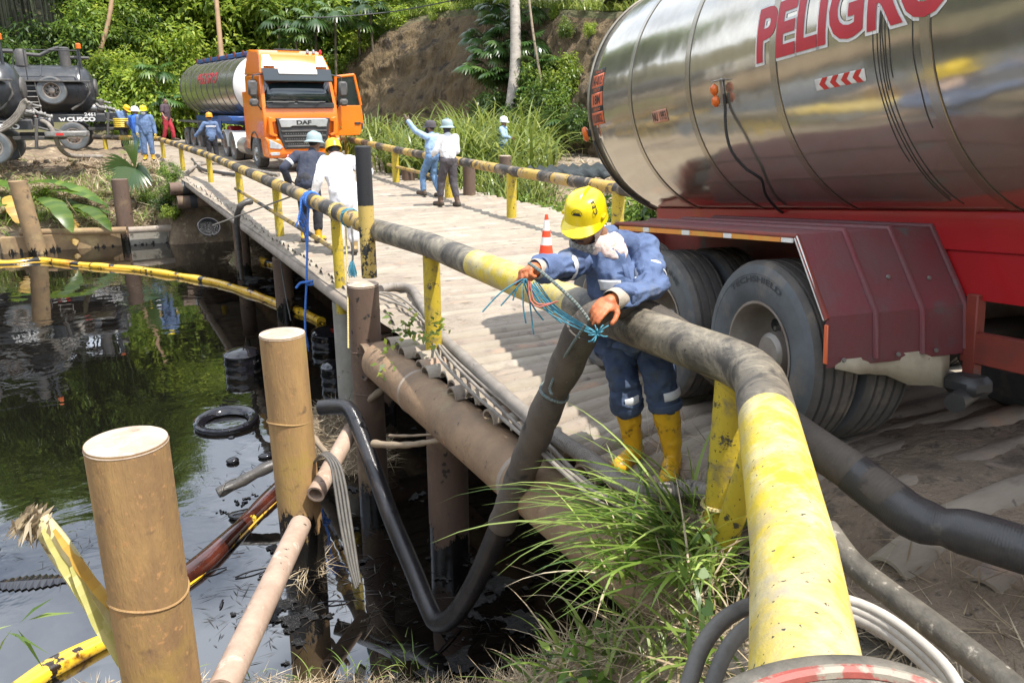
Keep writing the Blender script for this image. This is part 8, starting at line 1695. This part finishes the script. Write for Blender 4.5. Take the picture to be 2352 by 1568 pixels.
def leafy(label, spots, n, L, W, spread, mat, seed, name='weed', cat='weed'):
    rg = np.random.default_rng(seed); P = []
    for (px, py, d) in spots: P.append(atd(px, py, d) + spread * rg.standard_normal((n, 3)))
    P = np.concatenate(P); k = len(P); Vx, F = leaf_quads(P, unit(rdir(rg, k) + np.array([0, 0, .2])), unit(np.array([0, 0, 1.]) - .4 * fh + .4 * rdir(rg, k)), rg.uniform(*L, k), rg.uniform(*W, k)); return tag(obj(name, np_mesh(name, Vx, F, M[mat], rg.random(k))), label, cat, kind='stuff' if k > 12 else None)
leafy('small leafy vine round the open end of the girder pipe', [(905, 745, 7.6), (930, 760, 7.5), (960, 770, 7.3), (990, 775, 7.1), (1010, 770, 7.0), (890, 800, 7.5), (900, 850, 7.4), (880, 855, 7.3), (940, 745, 7.6), (1000, 750, 7.0)], 9, (.05, .11), (.03, .06), .05, 'leaf_bright', 4)
leafy('broad leaved weed in the grass by the girder', [(1440, 1180, 4.2), (1500, 1220, 4.0), (1420, 1150, 4.4), (1550, 1240, 3.9), (1480, 1280, 3.8), (1600, 1280, 3.7), (1620, 1380, 3.4), (1370, 1490, 3.9), (1310, 1540, 3.7)], 9, (.06, .11), (.03, .055), .06, 'leaf_mid', 5)
fe = MB(); rg = np.random.default_rng(6); P = []
for i in range(7):
    b = atd(888 + 4 * i, 880, 7.5); az = rg.uniform(-.6, .6); 
    for t in np.linspace(.05, 1, 22):
        c = b + RT * (.12 + .30 * t * (.4 + .1 * i) * cos(az)) - ZV * (.30 * t ** 1.6) + fh * -.1 * sin(az) * t
        for s_ in (-1, 1): P.append((c, unit(RT * .5 * s_ - ZV * .6 * s_ * .4 - ZV * .2), .075 * (1 - .6 * t)))
Vx, F = leaf_quads(np.array([p[0] for p in P]), np.array([p[1] for p in P]), unit(np.tile(-fh + .5 * ZV, (len(P), 1))), np.array([p[2] for p in P]), np.array([p[2] * .28 for p in P])); tag(obj('fern', np_mesh('fern', Vx, F, M['grass'], rng.random(len(P)))), 'green fern fronds hanging under the girder pipe end', 'fern')
# broken banana stem by the nearest pile
st = thing('broken_banana_plant', 'broken pale yellow banana stem leaning up beside the nearest pile', 'banana plant', tuple(atd(265, 1480, 4.3))); sti = st.matrix_world.inverted()
m_ = MB(); m_.tube(spline([tuple(atd(90, 1190, 4.15)), tuple(atd(150, 1278, 4.2)), tuple(atd(215, 1375, 4.28)), tuple(atd(290, 1500, 4.4))], .04), [.052, .056, .06, .064, .068, .07, .07, .07, .07, .07, .07, .07, .07, .07, .07, .07, .07, .07, .07, .07, .07, .07, .07, .07, .07, .07, .07, .07][:len(spline([tuple(atd(90, 1190, 4.15)), tuple(atd(150, 1278, 4.2)), tuple(atd(215, 1375, 4.28)), tuple(atd(290, 1500, 4.4))], .04))], 14, flat=.8); o = m_.build('stem_core', M['stem_pale']); o.parent = st; o.matrix_parent_inverse = sti
for k, (a, b) in enumerate((((165, 1300), (268, 1520)), ((100, 1215), (255, 1480)), ((125, 1215), (285, 1440)))):
    o = obj('leaf_sheath', strip_mesh([banana_leaf(np.random.default_rng(k), atd(*a, 4.1), atd(*b, 4.22) - atd(*a, 4.1), .75, .07, -.15)], 'banana_dry' if k == 2 else 'sheath', 'leaf_sheath'), st); o.matrix_parent_inverse = sti
rg = np.random.default_rng(9); q = np.array([atd(82, 1185, 4.12)] * 120) + .035 * rg.standard_normal((120, 3)); D = unit(rdir(rg, 120) * .6 + np.array([0, 0, -1.0]) - .5 * RT); Vx, F = leaf_quads(q, D, unit(-fh + rdir(rg, 120) * .5), rg.uniform(.05, .16, 120), rg.uniform(.01, .03, 120)); o = obj('dry_fibre', np_mesh('dry_fibre', Vx, F, M['straw'], rg.random(120)), st); o.matrix_parent_inverse = sti
# oil blackened leaf floating at the left edge
P = []; a, b = atz(-20, 1345, WATER), atz(178, 1330, WATER); m_ = MB(); n_ = 26; vs = []
for k in range(n_ + 1):
    t = k / n_; c = a + (b - a) * t; w = .13 * sin(pi * min(.97, t + .05)) ** .6 * (1 if k % 2 else .72); nrm2 = unit(np.cross(b - a, ZV)); vs += [tuple(c - nrm2 * w + ZV * .012), tuple(c + ZV * .03), tuple(c + nrm2 * w + ZV * .012)]
m_.add(vs, [(3 * k + q, 3 * k + q + 1, 3 * k + q + 4, 3 * k + q + 3) for k in range(n_) for q in (0, 1)]); tag(m_.build('floating_leaf', M['oil_black'], smooth=0), 'oil blackened torn leaf floating at the left edge', 'leaf')
leafy('drooping green leaf at the left edge over the water', [(20, 1440, 3.9), (45, 1440, 3.95)], 4, (.2, .34), (.012, .022), .02, 'grass', 12, 'leaf', 'leaf')

rg = np.random.default_rng(91); q = []
for (px, py, sx, sy, k) in ((620, 1380, 160, 110, 260), (880, 1350, 140, 110, 220), (560, 1100, 90, 70, 70), (150, 1250, 150, 60, 110), (650, 640, 120, 30, 260), (1200, 1420, 160, 70, 120), (420, 640, 200, 25, 120)):
    for _ in range(k): q.append(atz(px + sx * rg.standard_normal() * .6, py + sy * rg.standard_normal() * .6, WATER + .006))
straw('floating_litter', np.array(q), (.03, .28), (.003, .009), .03, 'litter', 92)
